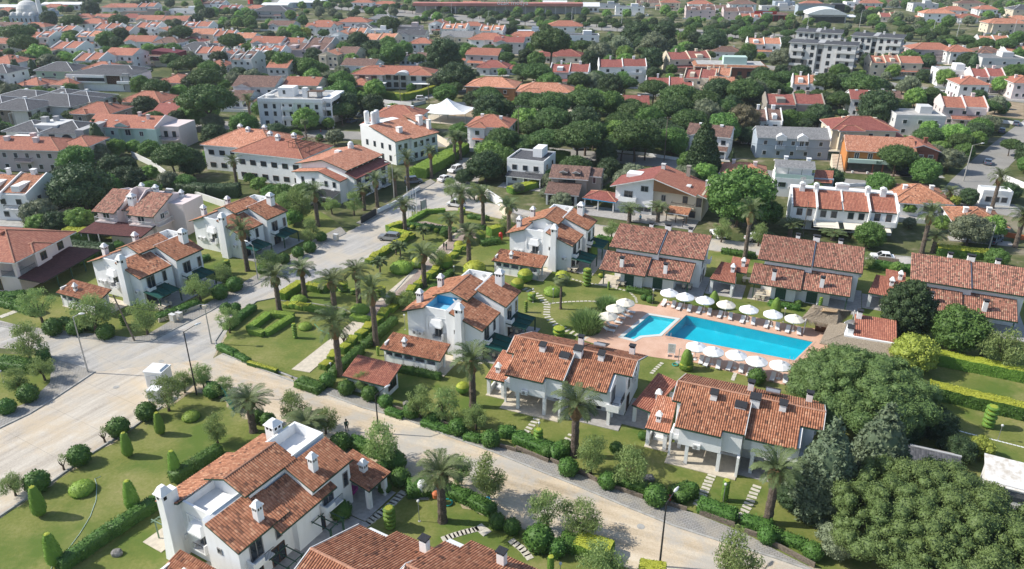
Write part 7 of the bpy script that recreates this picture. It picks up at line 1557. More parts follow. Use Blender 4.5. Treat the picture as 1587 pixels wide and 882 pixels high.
clipped('dome', 'clipped_dome',[bl(1,.25,.6)],['leaf_box', 'leaf_lime'],70,.07,1, topz=.2); clipped('dome_yellow', 'clipped_dome',[bl(1,.35,.85)],['leaf_box', 'leaf_yellow'],70,.07,1, topz=.25)
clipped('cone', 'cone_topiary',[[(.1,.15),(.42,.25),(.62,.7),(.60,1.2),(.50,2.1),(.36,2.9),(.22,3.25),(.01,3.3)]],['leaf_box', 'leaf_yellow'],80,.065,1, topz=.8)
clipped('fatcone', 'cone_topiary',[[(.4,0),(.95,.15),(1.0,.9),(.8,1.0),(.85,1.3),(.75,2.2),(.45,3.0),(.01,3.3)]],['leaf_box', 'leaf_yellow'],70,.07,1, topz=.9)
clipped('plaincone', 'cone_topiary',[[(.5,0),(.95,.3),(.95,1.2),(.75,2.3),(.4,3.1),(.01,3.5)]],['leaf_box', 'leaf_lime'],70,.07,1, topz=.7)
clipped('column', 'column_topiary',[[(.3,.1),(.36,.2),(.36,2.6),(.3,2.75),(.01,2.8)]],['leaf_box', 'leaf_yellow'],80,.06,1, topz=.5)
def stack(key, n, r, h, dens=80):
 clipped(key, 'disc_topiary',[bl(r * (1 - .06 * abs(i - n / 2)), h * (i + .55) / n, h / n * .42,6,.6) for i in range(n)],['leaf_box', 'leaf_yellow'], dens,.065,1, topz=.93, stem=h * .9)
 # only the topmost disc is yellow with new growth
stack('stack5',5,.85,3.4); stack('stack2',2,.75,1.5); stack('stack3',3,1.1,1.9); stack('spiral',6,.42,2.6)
def reed():
 V = []; F = []; T_ = []
 for i in range(1500):
  a = rng.uniform(0,6.28); r = rng.random() ** .6 * 1.5; x, y = math.cos(a) * r, math.sin(a) * r; h = rng.uniform(1.5,2.7) * (1.1 - r * .2); l = np.array((math.cos(a), math.sin(a),0)) * rng.uniform(.2,.9) * (r + .3); b = rng.uniform(0,3.14); w_ = np.array((math.cos(b), math.sin(b),0)) * .035
  k = len(V); p = np.array((x, y,0)); m_ = p + l * .35 + np.array((0,0, h * .7)); e = p + l + np.array((0,0, h)); V += [p - w_, p + w_, m_ + w_, m_ - w_, e]; F += [(k, k + 1, k + 2, k + 3),(k + 3, k + 2, k + 4, k + 4)]; T_ += [rng.random()] * 5
 me = bpy.data.meshes.new('blades'); me.from_pydata([tuple(v) for v in V],[],[f if f[2] != f[3] else f[:3] for f in F]); me.materials.append(M['leaf_reed']); at = me.attributes.new('tint', 'FLOAT', 'POINT'); at.data.foreach_set('value', np.array(T_, np.float32)); PROTO['reed'] = ('reed_clump', me, None, 'blades')
reed()
HC = {}
def hedge(pts, w, h, kind='bush', label=None, desc=None, name='hedge', dens=None, px=True, lump=.08):
 P_ = [Vector(q) for q in (XY(pts) if px else pts)]; L = Leafy(); mats = {'bush': ['leaf_bush'], 'box': ['leaf_box', 'leaf_lime'], 'yellow': ['leaf_box', 'leaf_yellow'], 'dark': ['leaf_dark'], 'yellowdark': ['leaf_bush', 'leaf_yellow']}[kind]
 c0 = P_[0]; Zd = (c0 - Vector((0,0))).length
 for a, b in zip(P_, P_[1:]):
  a, b = a - c0, b - c0; d = (b - a); n = max(1, int(d.length / .7)); d.normalize(); s = Vector((-d.y, d.x)); V = []; F = []
  pr = [(-.5,0),(-.53, h * .5),(-.5, h * .95),(-.3, h),(.3, h),(.5, h * .95),(.53, h * .5),(.5,0)]
  for i in range(n + 1):
   q = a.lerp(b, i / n)
   for o_, z in pr: k = 1 + rng.uniform(-lump, lump); V.append((q.x + s.x * o_ * w * k, q.y + s.y * o_ * w * k, z * (1 + rng.uniform(-lump, lump) * .6)))
  m_ = len(pr)
  for i in range(n):
   for k in range(m_ - 1): a_ = i * m_ + k; F += [(a_, a_ + 1, a_ + m_ + 1),(a_, a_ + m_ + 1, a_ + m_)]
  for e in (0, n):
   f = [(e * m_, e * m_ + k, e * m_ + k + 1) for k in range(1, m_ - 1)]; F += f if e else [x[::-1] for x in f]
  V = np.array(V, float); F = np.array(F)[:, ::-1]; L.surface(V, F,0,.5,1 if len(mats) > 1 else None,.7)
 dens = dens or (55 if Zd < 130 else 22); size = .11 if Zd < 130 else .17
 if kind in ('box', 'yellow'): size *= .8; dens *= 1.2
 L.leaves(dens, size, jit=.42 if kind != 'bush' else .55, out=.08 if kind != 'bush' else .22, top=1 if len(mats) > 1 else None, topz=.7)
 # surface winding points outwards for the scattered leaves
 o = put(name, L.mesh(name, mats), None,(c0.x, c0.y,0)); return tag(o, label, 'hedge', None, desc or {'bush': 'leafy green hedge', 'box': 'clipped light green hedge', 'yellow': 'clipped hedge with yellow top', 'dark': 'dark clipped hedge', 'yellowdark': 'leafy hedge with yellow top'}[kind])
def base_at(key, px, py, s=1, desc=None, cat='tree', **k): return plant(key, G(px, py,0), s, desc=desc, cat=cat, **k)
def crown_at(key, px, py, rpx, Rp, zc, desc, cat='tree', **k):
 z = zc; s = 1
 for _ in range(3): s = rpx * depth(px, py, z) / FPX / Rp; z = zc * s
 g = G(px, py, z); g.z = 0; T = plant(key, g, s, desc=desc, cat=cat, **k); FOOT.append((g.x, g.y, Rp * s * .8)); return T
# -------- the two great pines
def big_pine(px, py, rpx, rv, zc, hz, nb, br, label, seed, dens=46, size=.13):
 global rng; rng = np.random.default_rng(seed); s = depth(px, py, zc) / FPX; Rr = rpx * s; g = G(px, py, zc); L = Leafy(); g3 = random.Random(seed)
 for i in range(nb):
  t = (i + .5) / nb; ph = i * 2.399963; cz = 1 - t * 1.28; rr = math.sqrt(max(0,1 - cz * cz)); k = g3.uniform(.8,1.07); b = br * g3.uniform(.5,1.4)
  L.blob((math.cos(ph) * rr * (Rr - b * .5) * k, math.sin(ph) * rr * (Rr - b * .5) * k, cz * (hz - b * .3) * k),(b, b, b * .85),0,.17,2)
 V, F = ICO[2]; L.add(V * np.array((Rr * .72, Rr * .72, hz * .7)) + np.array((0,0,-.4)), F,0,.05)
 L.leaves(dens, size, jit=.38, out=.28, aspect=.5)
 T = thing('stone_pine', label, 'tree',(g.x, g.y,0)); put('crown', L.mesh('crown',['leaf_pine2']), T,(0,0, zc)); put('trunk', trunk_mesh(zc,.45, limbs=7, spread=.5, split=.5, seed=seed), T); FOOT.append((g.x, g.y, Rr)); return T
big_pine(1338,606,104,60,4.6,3.5,95,1.15, 'large rounded pine at the right end of the pool deck',5)
big_pine(1452,815,150,90,4.6,3.6,210,.85, 'largest nearest pine filling the bottom right corner',6,62,.11)
rng = np.random.default_rng(11)
T = base_at('bigcypress',1086,278,(1.1,1.1,1.2), label='tall dark conical cypress behind the timber gable duplex')
L = Leafy()
for i in range(70):
 t = (i + .5) / 70; ph = i * 2.4; cz = 1 - 1.9 * t; r = math.sqrt(1 - cz * cz); zz = 4.6 + cz * 4.4; rr = 3.75 * r * (1.0 if cz < .2 else 1 - .45 * (cz - .2)); L.blob((math.cos(ph) * rr * .9, math.sin(ph) * rr * .9, zz), rng.uniform(.6,1.0),0,.2,1)
V, F = ICO[2]; L.add(V * np.array((2.7,2.7,3.7)) + np.array((0,0,4.5)), F,0,.05); L.leaves(34,.16, jit=.65, out=.3); proto('egg', 'dark_conifer', L,['leaf_dark'], trunk_mesh(3,.3, limbs=0, split=1))
base_at('egg',1398,522,1.0, label='tall dark egg shaped conifer hiding part of the right two tier villa')
for px, py, s, lb in ((1268,792,1.1, 'grey green cypress left of its twin, beside the right stepped eave villa'),(1347,768,1.12, 'grey green cypress right of its twin, between the two big pines')): base_at('grey_cypress', px, py, s, label=lb)
crown_at('yellow0',1417,548,32,2.2,2.0, None, label='golden green bushy conifer between the dark conifer and round pine'); crown_at('yellow0',1519,694,20,2.2,2.0, None, label='bright yellow shrub at the corner of the streaked white building')
crown_at('dark1',1485,696,24,4.2,4, 'dark spreading shrub'); crown_at('broad1',1487,512,38,3.6,3.9, 'large broad green tree'); crown_at('airy1',1560,536,36,2.4,3, 'pale leafy tree'); crown_at('dark0',1225,770,20,4,4.4, 'dark shrub'); crown_at('olive0',1300,838,30,3.4,3.2, 'grey green shrub tree'); crown_at('dark0',1400,660,28,4,4.4, 'dark shrub tree'); crown_at('dark1',1450,655,30,4.2,4, 'dark shrub tree')
# -------- palms: base pixel and crown pixel give the height
PALMS = [(433.5,483.5,428,430),(472.6,461,469,417),(519.5,487,514,437),(557,473.5,553,422),(583,534.6,577,452),(527,582,521,505),(628,357,626,319),(698,374,698,340),(716,353,716,303),(749,347,747,303),(788.6,366,788.6,321),(727,411,725,364),(658,445,656,395),(384,420,376,358),(493,351,486,300),(585,321,586.5,280),(565,326,565,295),(613,303,613,272),(633,293,631,247),(669,276,668,237),(705,250,702,214),(714,248,714,216),(686,808,683,735),(733,630,727,560),(890,706,888,630),(1189,811,1195,730),(393,669,391,622),(478,690,477,655),(1154,401,1161,330),(1224,366,1226,347),(1428,392,1434,333),(1445,392,1447,366),(1573,383,1577,337),(1537,323,1542,276),(1464,330,1467,298),(975,345,975,324),(1019,345,1019,322),(367,286,366,250),(389,190,389,156),(190,176,190,154),(419,210,419,197),(83,178,83,163),(1290,372,1293,360)]
PD = {0: 'date palm left of the street row',5: None}
for i,(bx, by, cx, cyy) in enumerate(PALMS):
 g = G(bx, by,0); lo, hi = 1.0,14.0
 for _ in range(30):
  m_ = (lo + hi) / 2
  if screen((g.x, g.y, m_))[1] > cyy: lo = m_
  else: hi = m_
 h = max(1.6, lo); k = f'palm{i % 3}'; r = 1.0 if by > 330 else .95
 if i in (22,24,25): r = 1.12
 plant(k, g,(r, r, h / 5.4), desc=('tall ' if h > 6.3 else ('stout ' if h < 4 else '')) + 'date palm', name='date_palm')
for bx, by, h in ((868.7,479,5.6),(475,215,5.5),(1143,140,5.4),(738,52,6),(964,148,5.2),(1383,118,5.2),(1215,118,5),(1252,100,5),(43,22,7),(33,24,6),(1229,52,8)): base_at('fan', bx, by,(1,1, h / 5.4), 'slim fan palm')
for bx, by, s in ((589.6,425,1.3),(621,401,1.3),(614,395,1.1),(656,372,1.1),(622,409,.55)): base_at('smallpalm', bx, by, s * 1.0, 'small young palm')
# -------- light trees of the estate: crown pixel, radius
for i,(cx, cyy, r) in enumerate([(57,468,26),(140,478,31),(222,488,26),(38,527,30),(306,441,22),(347,424,16),(352,493,19),(63,566,20),(22,588,20),(255,606,27),(282,588,18),(312,580,19),(345,597,16),(17,747,20),(333,663,22),(588,682,35),(709,724,26),(757,738,33),(850,785,32),(900,798,32),(917,701,30),(976,718,32),(935,864,36),(1145,866,44),(455,630,27),(502,648,22),(650,620,25),(688,624,27),(737,642,21),(560,590,15),(547,312,17),(513,315,13),(465,314,24),(480,355,18),(417,400,18),(440,318,20),(700,290,16),(735,292,14),(1120,354,17),(1178,360,17),(949,352,14),(680,398,16),(615,400,0),(628,460,15),(605,462,12),(783,345,13),(1340,400,14)]):
 if r: crown_at(f'airy{i % 3}', cx, cyy, r,2.25,3.1,('small ' if r < 17 else '') + 'thin leafed pepper tree')
for cx, cyy in ((94,711),(158,668),(532,516)): crown_at('sprig', cx, cyy,9,.95,2.3, 'pollarded stumpy tree')
# -------- clipped bushes: centre pixel, radius
for cx, cyy, r in [(183,662,16),(122.5,706,16.5),(56,747,18),(227,638,15),(43,610,15),(10,630,13),(637.5,637,12.5),(597.5,622,11),(671.5,648,10),(709.6,662,14),(760,680,14),(881,724,15),(941.5,745,14),(1017.7,768,18),(1189,830,14),(507.5,589,12),(537,601,12.5),(573,609.5,12.5),(1260,854,15),(528,685,15.5),(612,715,17),(620,740,15),(593,726,13),(596,756,10),(528,791,16),(771,808,13),(794,816,13),(835,834,22),(863,849,15),(498,367,8),(480,383,9.5),(462,391,9),(440,401,9),(424,409,9),(408,417,9),(163,514,13),(82,507,14),(116,508,12),(341,453,12),(363,441,12),(998,461,5),(1008,464,6),(955,694,10),(996,675,7),(1173,584,13),(350,478,9),(330,605,13),(398,645,11),(415,650,11),(655,362,0),(1238,470,5),(815,545,0),(365,477,8),(1072,758,11),(848,700,10),(878,693,11)]:
 if r: crown_at('ball', cx, cyy, r,1.0,.88, 'dark green round bush' if r < 14 else 'large dark green round bush', 'bush')
for cx, cyy, r in [(814,427,12),(802,440,10),(872,430,12),(690,406,12),(648,407,10),(745,364,8),(717,601,10.5),(638.6,352,3.5),(648,353.5,3.5),(664,355,3.5),(676,357,4),(689.6,359,4.5),(590,452,0),(641,455,0),(931,427,4)]:
 if r: crown_at('ball_lime', cx, cyy, r,1.0,.9, 'lime green round bush', 'bush')
for cx, cyy, r in [(463,465,13),(558,480,15),(622,415,18),(473,506,11),(856,452,14),(126.5,757,19),(296,645,14)]: crown_at('dome', cx, cyy, r,1.0,.3, 'low flattened clipped dome', 'topiary')
for cx, cyy, r in [(735.5,418,18),(712,380,9)]: crown_at('dome_yellow', cx, cyy, r,1.0,.4, 'yellow topped clipped dome', 'topiary')
for bx, by, s in ((200,707,1.05),(250,673,1),(273.6,738,1.1),(208,790,1.22),(64,799,1.2),(88.6,876,1.25)): base_at('cone', bx, by, s, 'blunt topped cone topiary', 'topiary')
base_at('fatcone',1063,572,1.0, 'collared cone topiary', 'topiary'); base_at('plaincone',1105,478,.95, 'egg shaped topiary', 'topiary'); base_at('plaincone',1201,487,.9, 'egg shaped topiary', 'topiary'); base_at('plaincone',919,396,.9, 'egg shaped topiary', 'topiary')
base_at('column',1122,776,1.05, 'slim column topiary', 'topiary'); base_at('column',853,892,.9, 'slim column topiary', 'topiary'); base_at('cypress',1521,551,.28, 'small dark column shrub', 'topiary')
for k, bx, by, s in (('stack5',909.5,443,1),('stack5',605,818,.82),('stack2',824,466,1),('stack3',866,522,.9),('stack3',532,451,.9),('stack3',590,459,.95),('stack2',548,456,.7),('stack5',834,690,.72),('stack5',354,424,.8),('stack5',1530,662,.95),('stack3',716,332,.8),('stack5',192,504,.6)): base_at(k, bx, by, s, {'5': 'tall stacked disc topiary', '2': 'two tier disc topiary', '3': 'three tier disc topiary'}[k[-1]], 'topiary')
for bx, by, s in ((458,524,1),(815,484,.8),(586,551,.6),(1270,478,.8),(943,449,.6)): base_at('spiral', bx, by, s, 'slim spiral topiary', 'topiary')
for cx, cyy, s in ((910,512,1.35),(941,480,.95)): base_at('reed', cx, cyy, s, 'tall reedy grass clump', 'grass clump')
# -------- hedges
H_ = hedge
H_([(95,884),(170,832),(245,784)],1.3,1.3); H_([(268,748),(300,728),(342,702)],1.3,1.3)
H_([(799,682),(854,703)],1.6,1.2); H_([(774,675),(799,676)],1.3,1.2); H_([(852,710),(878,700)],1.8,1.3); H_([(952,748),(1001,764)],1.3,1.1); H_([(1044,775),(1072,764)],2.0,1.2); H_([(1083,788),(1140,808)],1.5,1.3); H_([(1150,812),(1196,824)],1.2,1.1); H_([(1187,830),(1212,838),(1250,852)],1.0,1.0); H_([(693,765),(730,780),(764,798)],1.3,1.2); H_([(632,765),(668,762)],2.0,1.4); H_([(545,690),(600,712)],1.4,1.3); H_([(600,640),(625,648)],1.0,.8); H_([(655,658),(700,672)],1.0,.8); H_([(720,680),(745,686)],1,.9)
H_([(870,845),(893,852)],1.8,1.4); H_([(893,848),(946,866)],2.2,1.5, 'yellow'); H_([(990,890),(1030,898)],1.8,1.4, 'yellow'); H_([(608,574),(645,580),(683,588)],.9,.9); H_([(971,451),(1009,458)],.9,.8); H_([(1191,473),(1239,481)],.9,.8); H_([(848,408),(888,416)],1.0,1.0); H_([(820,404),(850,410)],.9,.9)
H_([(1449,562),(1587,590),(1700,614)],1.9,1.9, 'yellow', label='long upper clipped hedge with yellow top on the right lawn'); H_([(1436,612),(1587,648),(1700,676)],1.9,2.0, 'yellowdark', label='long lower leafy hedge with yellow top on the right lawn')
H_([(437,466),(467,446)],1.5,1.5, 'yellow'); H_([(477,449),(499,453),(511,447)],1.3,1.4, 'yellow'); H_([(475,480),(534,491)],1.1,.9, 'box'); H_([(545,495),(575,500)],1.2,.9, 'box'); H_([(387,514),(417,491)],1.2,.9, 'box'); H_([(419,490),(455,494)],1.2,.9, 'box'); H_([(453,496),(412,521)],1.2,.9, 'box'); H_([(410,521),(389,516)],1.2,.9, 'box')
H_([(385,565),(430,578)],.6,.6, 'yellowdark', desc='low flowering border'); H_([(340,540),(366,552)],1.0,.8, 'bush', desc='low shrubby border'); H_([(366,552),(386,563)],.8,.7, desc='low shrubby border'); H_([(352,512),(375,493),(393,480)],1.3,1.0, desc='low shrubby border'); H_([(463,596),(500,608)],1.8,1.0, desc='low shrubby border')
H_([(601,360),(623,353)],1.5,1.5, 'yellow'); H_([(606,362),(636,369)],1.4,1.2, 'yellow'); H_([(632,347),(660,331),(690,329)],1.1,.9, 'box'); H_([(632,351),(707,360)],1.1,.9, 'bush'); H_([(726,338),(757,342)],1.2,.9, 'bush'); H_([(758,366),(777,361)],2.0,1.9, 'yellow'); H_([(745,380),(775,376)],1.4,1.1); H_([(722,352),(752,356)],1.2,.9); H_([(925,372),(1000,383)],1.2,1.0); H_([(1118,392),(1170,400)],1.2,1.0); H_([(1345,414),(1450,428)],1.6,1.4); H_([(1450,392),(1540,402)],2.6,1.6, 'yellowdark')
H_([(245,497),(275,487),(308,474)],1.5,1.1); H_([(0,568),(52,574)],2.2,1.4); H_([(60,560),(78,556)],1.8,1.5); H_([(0,470),(30,478),(60,488)],1.8,1.1); H_([(95,500),(150,512)],1.2,.9); H_([(118,410),(190,385)],2.0,1.5); H_([(108,392),(172,398)],3.0,2.4, 'dark'); H_([(105,372),(150,374)],3,2.6, 'yellowdark'); H_([(0,466),(40,462)],2,1.2)
H_([(272,300),(325,305),(373,304)],3.0,3.0, 'dark', label='tall thick dark hedge behind the terrace villa across the street'); H_([(648,276),(690,252),(716,234)],4.5,2.6, 'box', label='big billowing clipped hedge along the street below the tent'); H_([(437,206),(520,197)],2,1.6, 'dark', label='dark hedge in front of the white flat hotel')
H_([(539,141),(576,149),(627,156),(652,150),(692,135)],2,2.6, 'yellow', label='curved clipped hedge enclosing the sprawling orange villa'); H_([(790,300),(830,290),(848,280)],2.4,1.6, 'yellow', label='clipped hedge below the dark flat roofed house'); H_([(850,246),(880,250)],4,2.4, 'box'); H_([(1425,128),(1450,118)],3,2, 'yellow'); H_([(1165,80),(1215,88)],4,3, 'dark'); H_([(720,158),(800,172),(830,176)],2,1.4); H_([(350,385),(340,380)],1.4,1.2); H_([(296,410),(325,402)],1.2,1.0); H_([(780,232),(800,226)],3,2.2, 'box')
# wave-cut cushions beside the hedge path and along the street
def cushions(line, n, w, l, h, short, kind='yellow'):
 P_ = [Vector(q) for q in XY(line)]; d = P_[-1] - P_[0]; u = d.normalized(); me = None
 for i in range(n):
  q = P_[0] + d * (i + .5) / n
  if me is None: o = hedge([(0,0),(l,0)], w, h, kind, px=False, name='cushion_hedge', dens=70, desc=short); me = o; o.location = (q.x, q.y,0)
  else: o = me.copy(); col.objects.link(o); o.location = (q.x, q.y,0); THINGS.append((o, short))
  o.rotation_euler = (R(0), R(-9 if i % 2 else 4), math.atan2(u.y, u.x) + (.12 if i % 2 else -.05)); o.scale = (1,1,.85 + .3 * ((i * 7) % 5) / 5); o['group'] = 'wave cut cushion hedges'
cushions([(492,580),(727,378)],22,1.4,1.7,1.05, 'wave cut cushion hedge by the path'); cushions([(566,412),(636,369)],9,1.5,1.6,1.1, 'wave cut cushion hedge by the street'); cushions([(437,474),(476,480)],4,1.3,1.3,.9, 'low wave cut hedge by the palms')
H_([(515,585),(560,546)],1.2,1.2, desc='leafy hedge behind the cushions'); H_([(565,540),(612,500)],1.2,1.1, desc='leafy hedge behind the cushions'); H_([(640,480),(700,425)],1.1,1.0, desc='leafy hedge behind the cushions')
# -------- individually visible trees further away: kind, crown px, radius px
FT = {'p': ('pine',3,5,6.2, 'umbrella pine'), 'b': ('broad',3,3.7,3.9, 'green broadleaf tree'), 'd': ('dark',2,4.1,4.2, 'dark evergreen tree'), 'o': ('olive',2,3.5,3.2, 'grey green olive tree'), 'g': ('bright',2,3.1,3.3, 'bright green tree'), 'z': ('bronze',1,3.7,4.6, 'bronze leafed tree'), 'y': ('yellow',1,2.2,2, 'golden shrub'), 'k': ('pink',1,2.5,1.5, 'pink flowering shrub')}
TREES = '''p29,52,22 p35,67,20 d76,30,12 p111,33,15 d140,16,13 p184,33,14 p110,54,12 b165,62,14 d188,56,12 p280,50,17 p359,64,19 p265,93,15 p294,98,20 p319,121,24 p243,137,19 p320,156,39 o76,97,16 g60,86,18 o330,191,17 d224,164,18 g277,143,13 o363,123,14 g170,62,8
p267,243,29 d297,253,20 d126,288,40 g123,341,21 o60,331,26 g58,348,18 g232,268,13 g189,276,18 o149,306,16 g181,228,15 g207,228,12 b232,232,15 g320,245,12 g340,243,9 g386,276,9 b100,300,22 d85,345,20 b165,345,12
p602,38,17 p706,40,12 g455,48,11 g438,48,8 y473,51,9 d556,67,16 d576,76,15 b609,83,18 b602,68,12 d687,86,24 b725,83,16 p758,76,11 p778,79,13 p646,91,13 b478,106,17 b440,101,20 b529,128,19 b531,145,20 g561,151,10 p529,171,19 g473,184,19 p706,136,12 d708,118,24 o685,116,13 b637,136,7 g752,203,11 b713,204,15 o518,212,14 b560,120,14 d660,112,14
p854,66,30 p903,71,14 p833,113,23 p810,110,16 o929,83,20 o961,73,20 o1014,68,20 d1010,93,17 d987,53,22 d1029,53,18 d1105,63,20 o918,128,18 b964,123,12 d1013,117,12 p1186,120,17 p1153,141,26 p853,161,30 p906,156,29 p858,187,28 p908,205,30 p961,189,23 p986,210,34 p984,174,26 p1052,149,28 p1050,166,24 p1090,156,25 p1123,166,19 z1153,189,23 g1175,210,10
p1215,141,13 p1280,128,21 p1310,131,17 p1338,133,28 p1268,148,13 p1303,154,18 d1361,169,27 d1270,178,20 p1190,121,17 o1212,91,19 d1346,96,12 g1419,151,16 o1411,131,15 o1399,136,11 d1436,103,12 g1552,131,14 g1482,210,20 p1404,46,11 p1430,50,11 p1459,50,12 p1467,62,13 p1497,63,13 p1527,68,13 p1560,68,15 k1378,204,10 g1440,200,14 b1300,112,14
p1391,243,28 o1472,248,21 b1434,265,21 o1450,238,16 p1567,225,14 d1502,306,13 y1479,311,9 o1504,356,29 g1540,351,19 b1348,364,21 g1409,321,12 b1148,304,47 b1190,330,20 g1110,283,14 d752,256,25 b778,250,22 d720,273,13 p848,217,27 p896,214,34 p964,221,24 p1001,221,23 b1495,235,14 g1515,215,13 o870,312,17 o850,300,13 g883,305,10 d1190,370,12
b470,300,18 b440,300,16 g455,335,14 b420,300,14 g400,285,12 b1070,290,12 o1410,345,10 g1460,345,13 b1545,400,16 g1390,415,10 g1410,322,10 b560,300,8 g30,440,0 b690,360,8 o1330,60,0 b1230,135,10'''.split()
for i, s_ in enumerate(TREES):
 a, b, r = (float(v) for v in s_[1:].split(',')); k, nv, Rp, zc, ds = FT[s_[0]]
 if r: crown_at(f'{k}{i % nv}', a, b, r, Rp, zc, ds)
for px, py, s in ((29,125,1.15),(54,120,1),(156,240,1.15),(1504,117,1.2)): base_at('fir', px, py, s, 'dark tiered conifer'); FOOT.append((*G(px, py).xy,2.5))
for px, py, s in ((349,122,.9),(1333,215,.7),(1134,252,.45),(1534,62,.6),(640,176,.5)): base_at('cypress', px, py, s, 'narrow dark cypress')
# -------- boulevard rows and loose fill between the gardens
ROADS = [([(300,190),(420,200),(500,208),(600,212),(700,222),(800,231),(930,243),(1060,255),(1190,272),(1295,284),(1390,293),(1587,330)],6),([(1660,150),(1587,208),(1540,248),(1504,285),(1470,330)],7),([(560,182),(597,164),(650,152),(700,141),(860,133)],6),([(1120,95),(1245,113),(1452,141),(1587,156)],8),([(500,8),(640,22),(760,31),(900,41),(1050,49),(1200,57),(1400,70),(1587,82)],19)]
RS = [([Vector(q) for q in XY(p)], w) for p, w in ROADS]
def near_road(p):
 for pts, w in RS:
  for a, b in zip(pts, pts[1:]):
   d = b - a; t = max(0, min(1,(p - a).dot(d) / d.length_squared))
   if (a + d * t - p).length < w: return True
 return False
g9 = random.Random(21); bl_pts = RS[-1][0]
for off, kd in ((0, 'p'),(-20, 'p'),(21, 'd')):
 for a, b in zip(bl_pts, bl_pts[1:]):
  n = int((b - a).length / 11); d = (b - a).normalized(); s = Vector((-d.y, d.x))
  for i in range(n):
   if g9.random() < .12: continue
   q = a.lerp(b, i / n) + s * (off + g9.uniform(-1.5,1.5)); FOOT.append((q.x, q.y,2.5)); k, nv, Rp, zc, ds = FT[kd]
   plant(f'{k}{g9.randrange(nv)}',(q.x, q.y,0),.62 * g9.uniform(.85,1.2), desc={0: 'boulevard median pine',-20: 'boulevard near verge pine',21: 'boulevard far verge tree'}[off], group={0: 'boulevard median pines',-20: 'boulevard near verge pines',21: 'boulevard far verge trees'}[off], cat='tree')
EST = [XY([(-60,420),(130,380),(300,300),(450,300),(560,250),(640,195),(745,222),(745,300),(830,330),(1120,372),(1400,398),(1700,430),(1700,1200),(-500,1200)])]
def inside(p, poly):
 c = False; n = len(poly)
 for i in range(n):
  a, b = poly[i], poly[(i + 1) % n]
  if (a[1] > p.y) != (b[1] > p.y) and p.x < (b[0] - a[0]) * (p.y - a[1]) / (b[1] - a[1]) + a[0]: c = not c
 return c
made = []; cnt = 0
GX = {}
for x, y, r in FOOT: GX.setdefault((int(x // 30), int(y // 30)),[]).append((x, y, r))
KC = dict(p=160, b=235, d=200, o=255, g=255)
def pick(opts):
 opts = [k for k in opts if KC[k] > 0]
 if not opts: return None
 k = g9.choice(opts); KC[k] -= 1; return k
def clear(p, R_):
 for i in (-1,0,1):
  for j in (-1,0,1):
   for x, y, r in GX.get((int(p.x // 30) + i, int(p.y // 30) + j),()):
    d2 = math.hypot(p.x - x, p.y - y)
    if d2 < r + R_ * .45: return False
    v = Vector((-x,-y)).normalized()
    if r > 5 and math.hypot(p.x - x - v.x * r * .9, p.y - y - v.y * r * .9) < r * .55: return False
 return True
for tr in range(26000):
 a, b = g9.uniform(-80,1670),-6 + 330 * g9.random() ** 1.45
 p = G(a, b).xy; p = Vector((p.x, p.y))
 belt = 700 < a < 1190 and 135 < b < 262
 if not belt and b > 140 and g9.random() < .5: continue
 wood = 310 < a < 430 and b < 48
 R_ = g9.uniform(2.2,4.2) * (1.25 if belt else 1)
 if p.y > 900 or inside(p, EST[0]) or (near_road(p) and not wood) or not clear(p, R_ * (1.05 if not wood else .5)): continue
 GX.setdefault((int(p.x // 30), int(p.y // 30)),[]).append((p.x, p.y, R_ * .8)); kd = pick('ppdp' if belt and KC['p'] > 0 else 'oodbgpb' if wood or (a > 1380 and b < 60) or 640 < a < 1050 and b < 90 else 'pbbddogbp')
 if not kd: break
 k, nv, Rp, zc, ds = FT[kd]; s = R_ / Rp; plant(f'{k}{g9.randrange(nv)}',(p.x, p.y,0),(s, s, s * g9.uniform(.85,1.15)), desc=ds); cnt += 1
 if cnt >= 950: break
for tr in range(9000):
 a, b = g9.uniform(-60,1650), g9.uniform(-7,48); p = G(a, b).xy; p = Vector((p.x, p.y)); R_ = g9.uniform(2.4,4)
 if p.y > 960 or near_road(p) or not clear(p, R_ * .55): continue
 GX.setdefault((int(p.x // 30), int(p.y // 30)),[]).append((p.x, p.y, R_ * .7)); kd = pick('oobdgbp')
 if not kd: break
 k, nv, Rp, zc, ds = FT[kd]; s = R_ / Rp; plant(f'{k}{g9.randrange(nv)}',(p.x, p.y,0), s, desc='far ' + ds); cnt += 1
 if cnt > 1250: break
# low shrubs and hedges of the far gardens
cnt = 0
for tr in range(6000):
 a, b = g9.uniform(-60,1650),20 + 290 * g9.random() ** 1.2; p = G(a, b).xy; p = Vector((p.x, p.y))
 if inside(p, EST[0]) or near_road(p) or not clear(p,1.2): continue
 GX.setdefault((int(p.x // 30), int(p.y // 30)),[]).append((p.x, p.y,1.3)); k = g9.choice(['ball', 'ball', 'bright0', 'olive1', 'ball']); s = {'b': 1.3, 'o': .5}[k[0]] * g9.uniform(.8,1.3) * (.4 if k == 'bright0' else 1)
 plant(k,(p.x, p.y,0), s, desc={'ball': 'dark green garden shrub', 'bright0': 'small bright garden tree', 'olive1': 'small grey garden tree', 'ball_lime': 'lime green garden shrub'}[k], cat='shrub'); cnt += 1
 if cnt >= 260: break

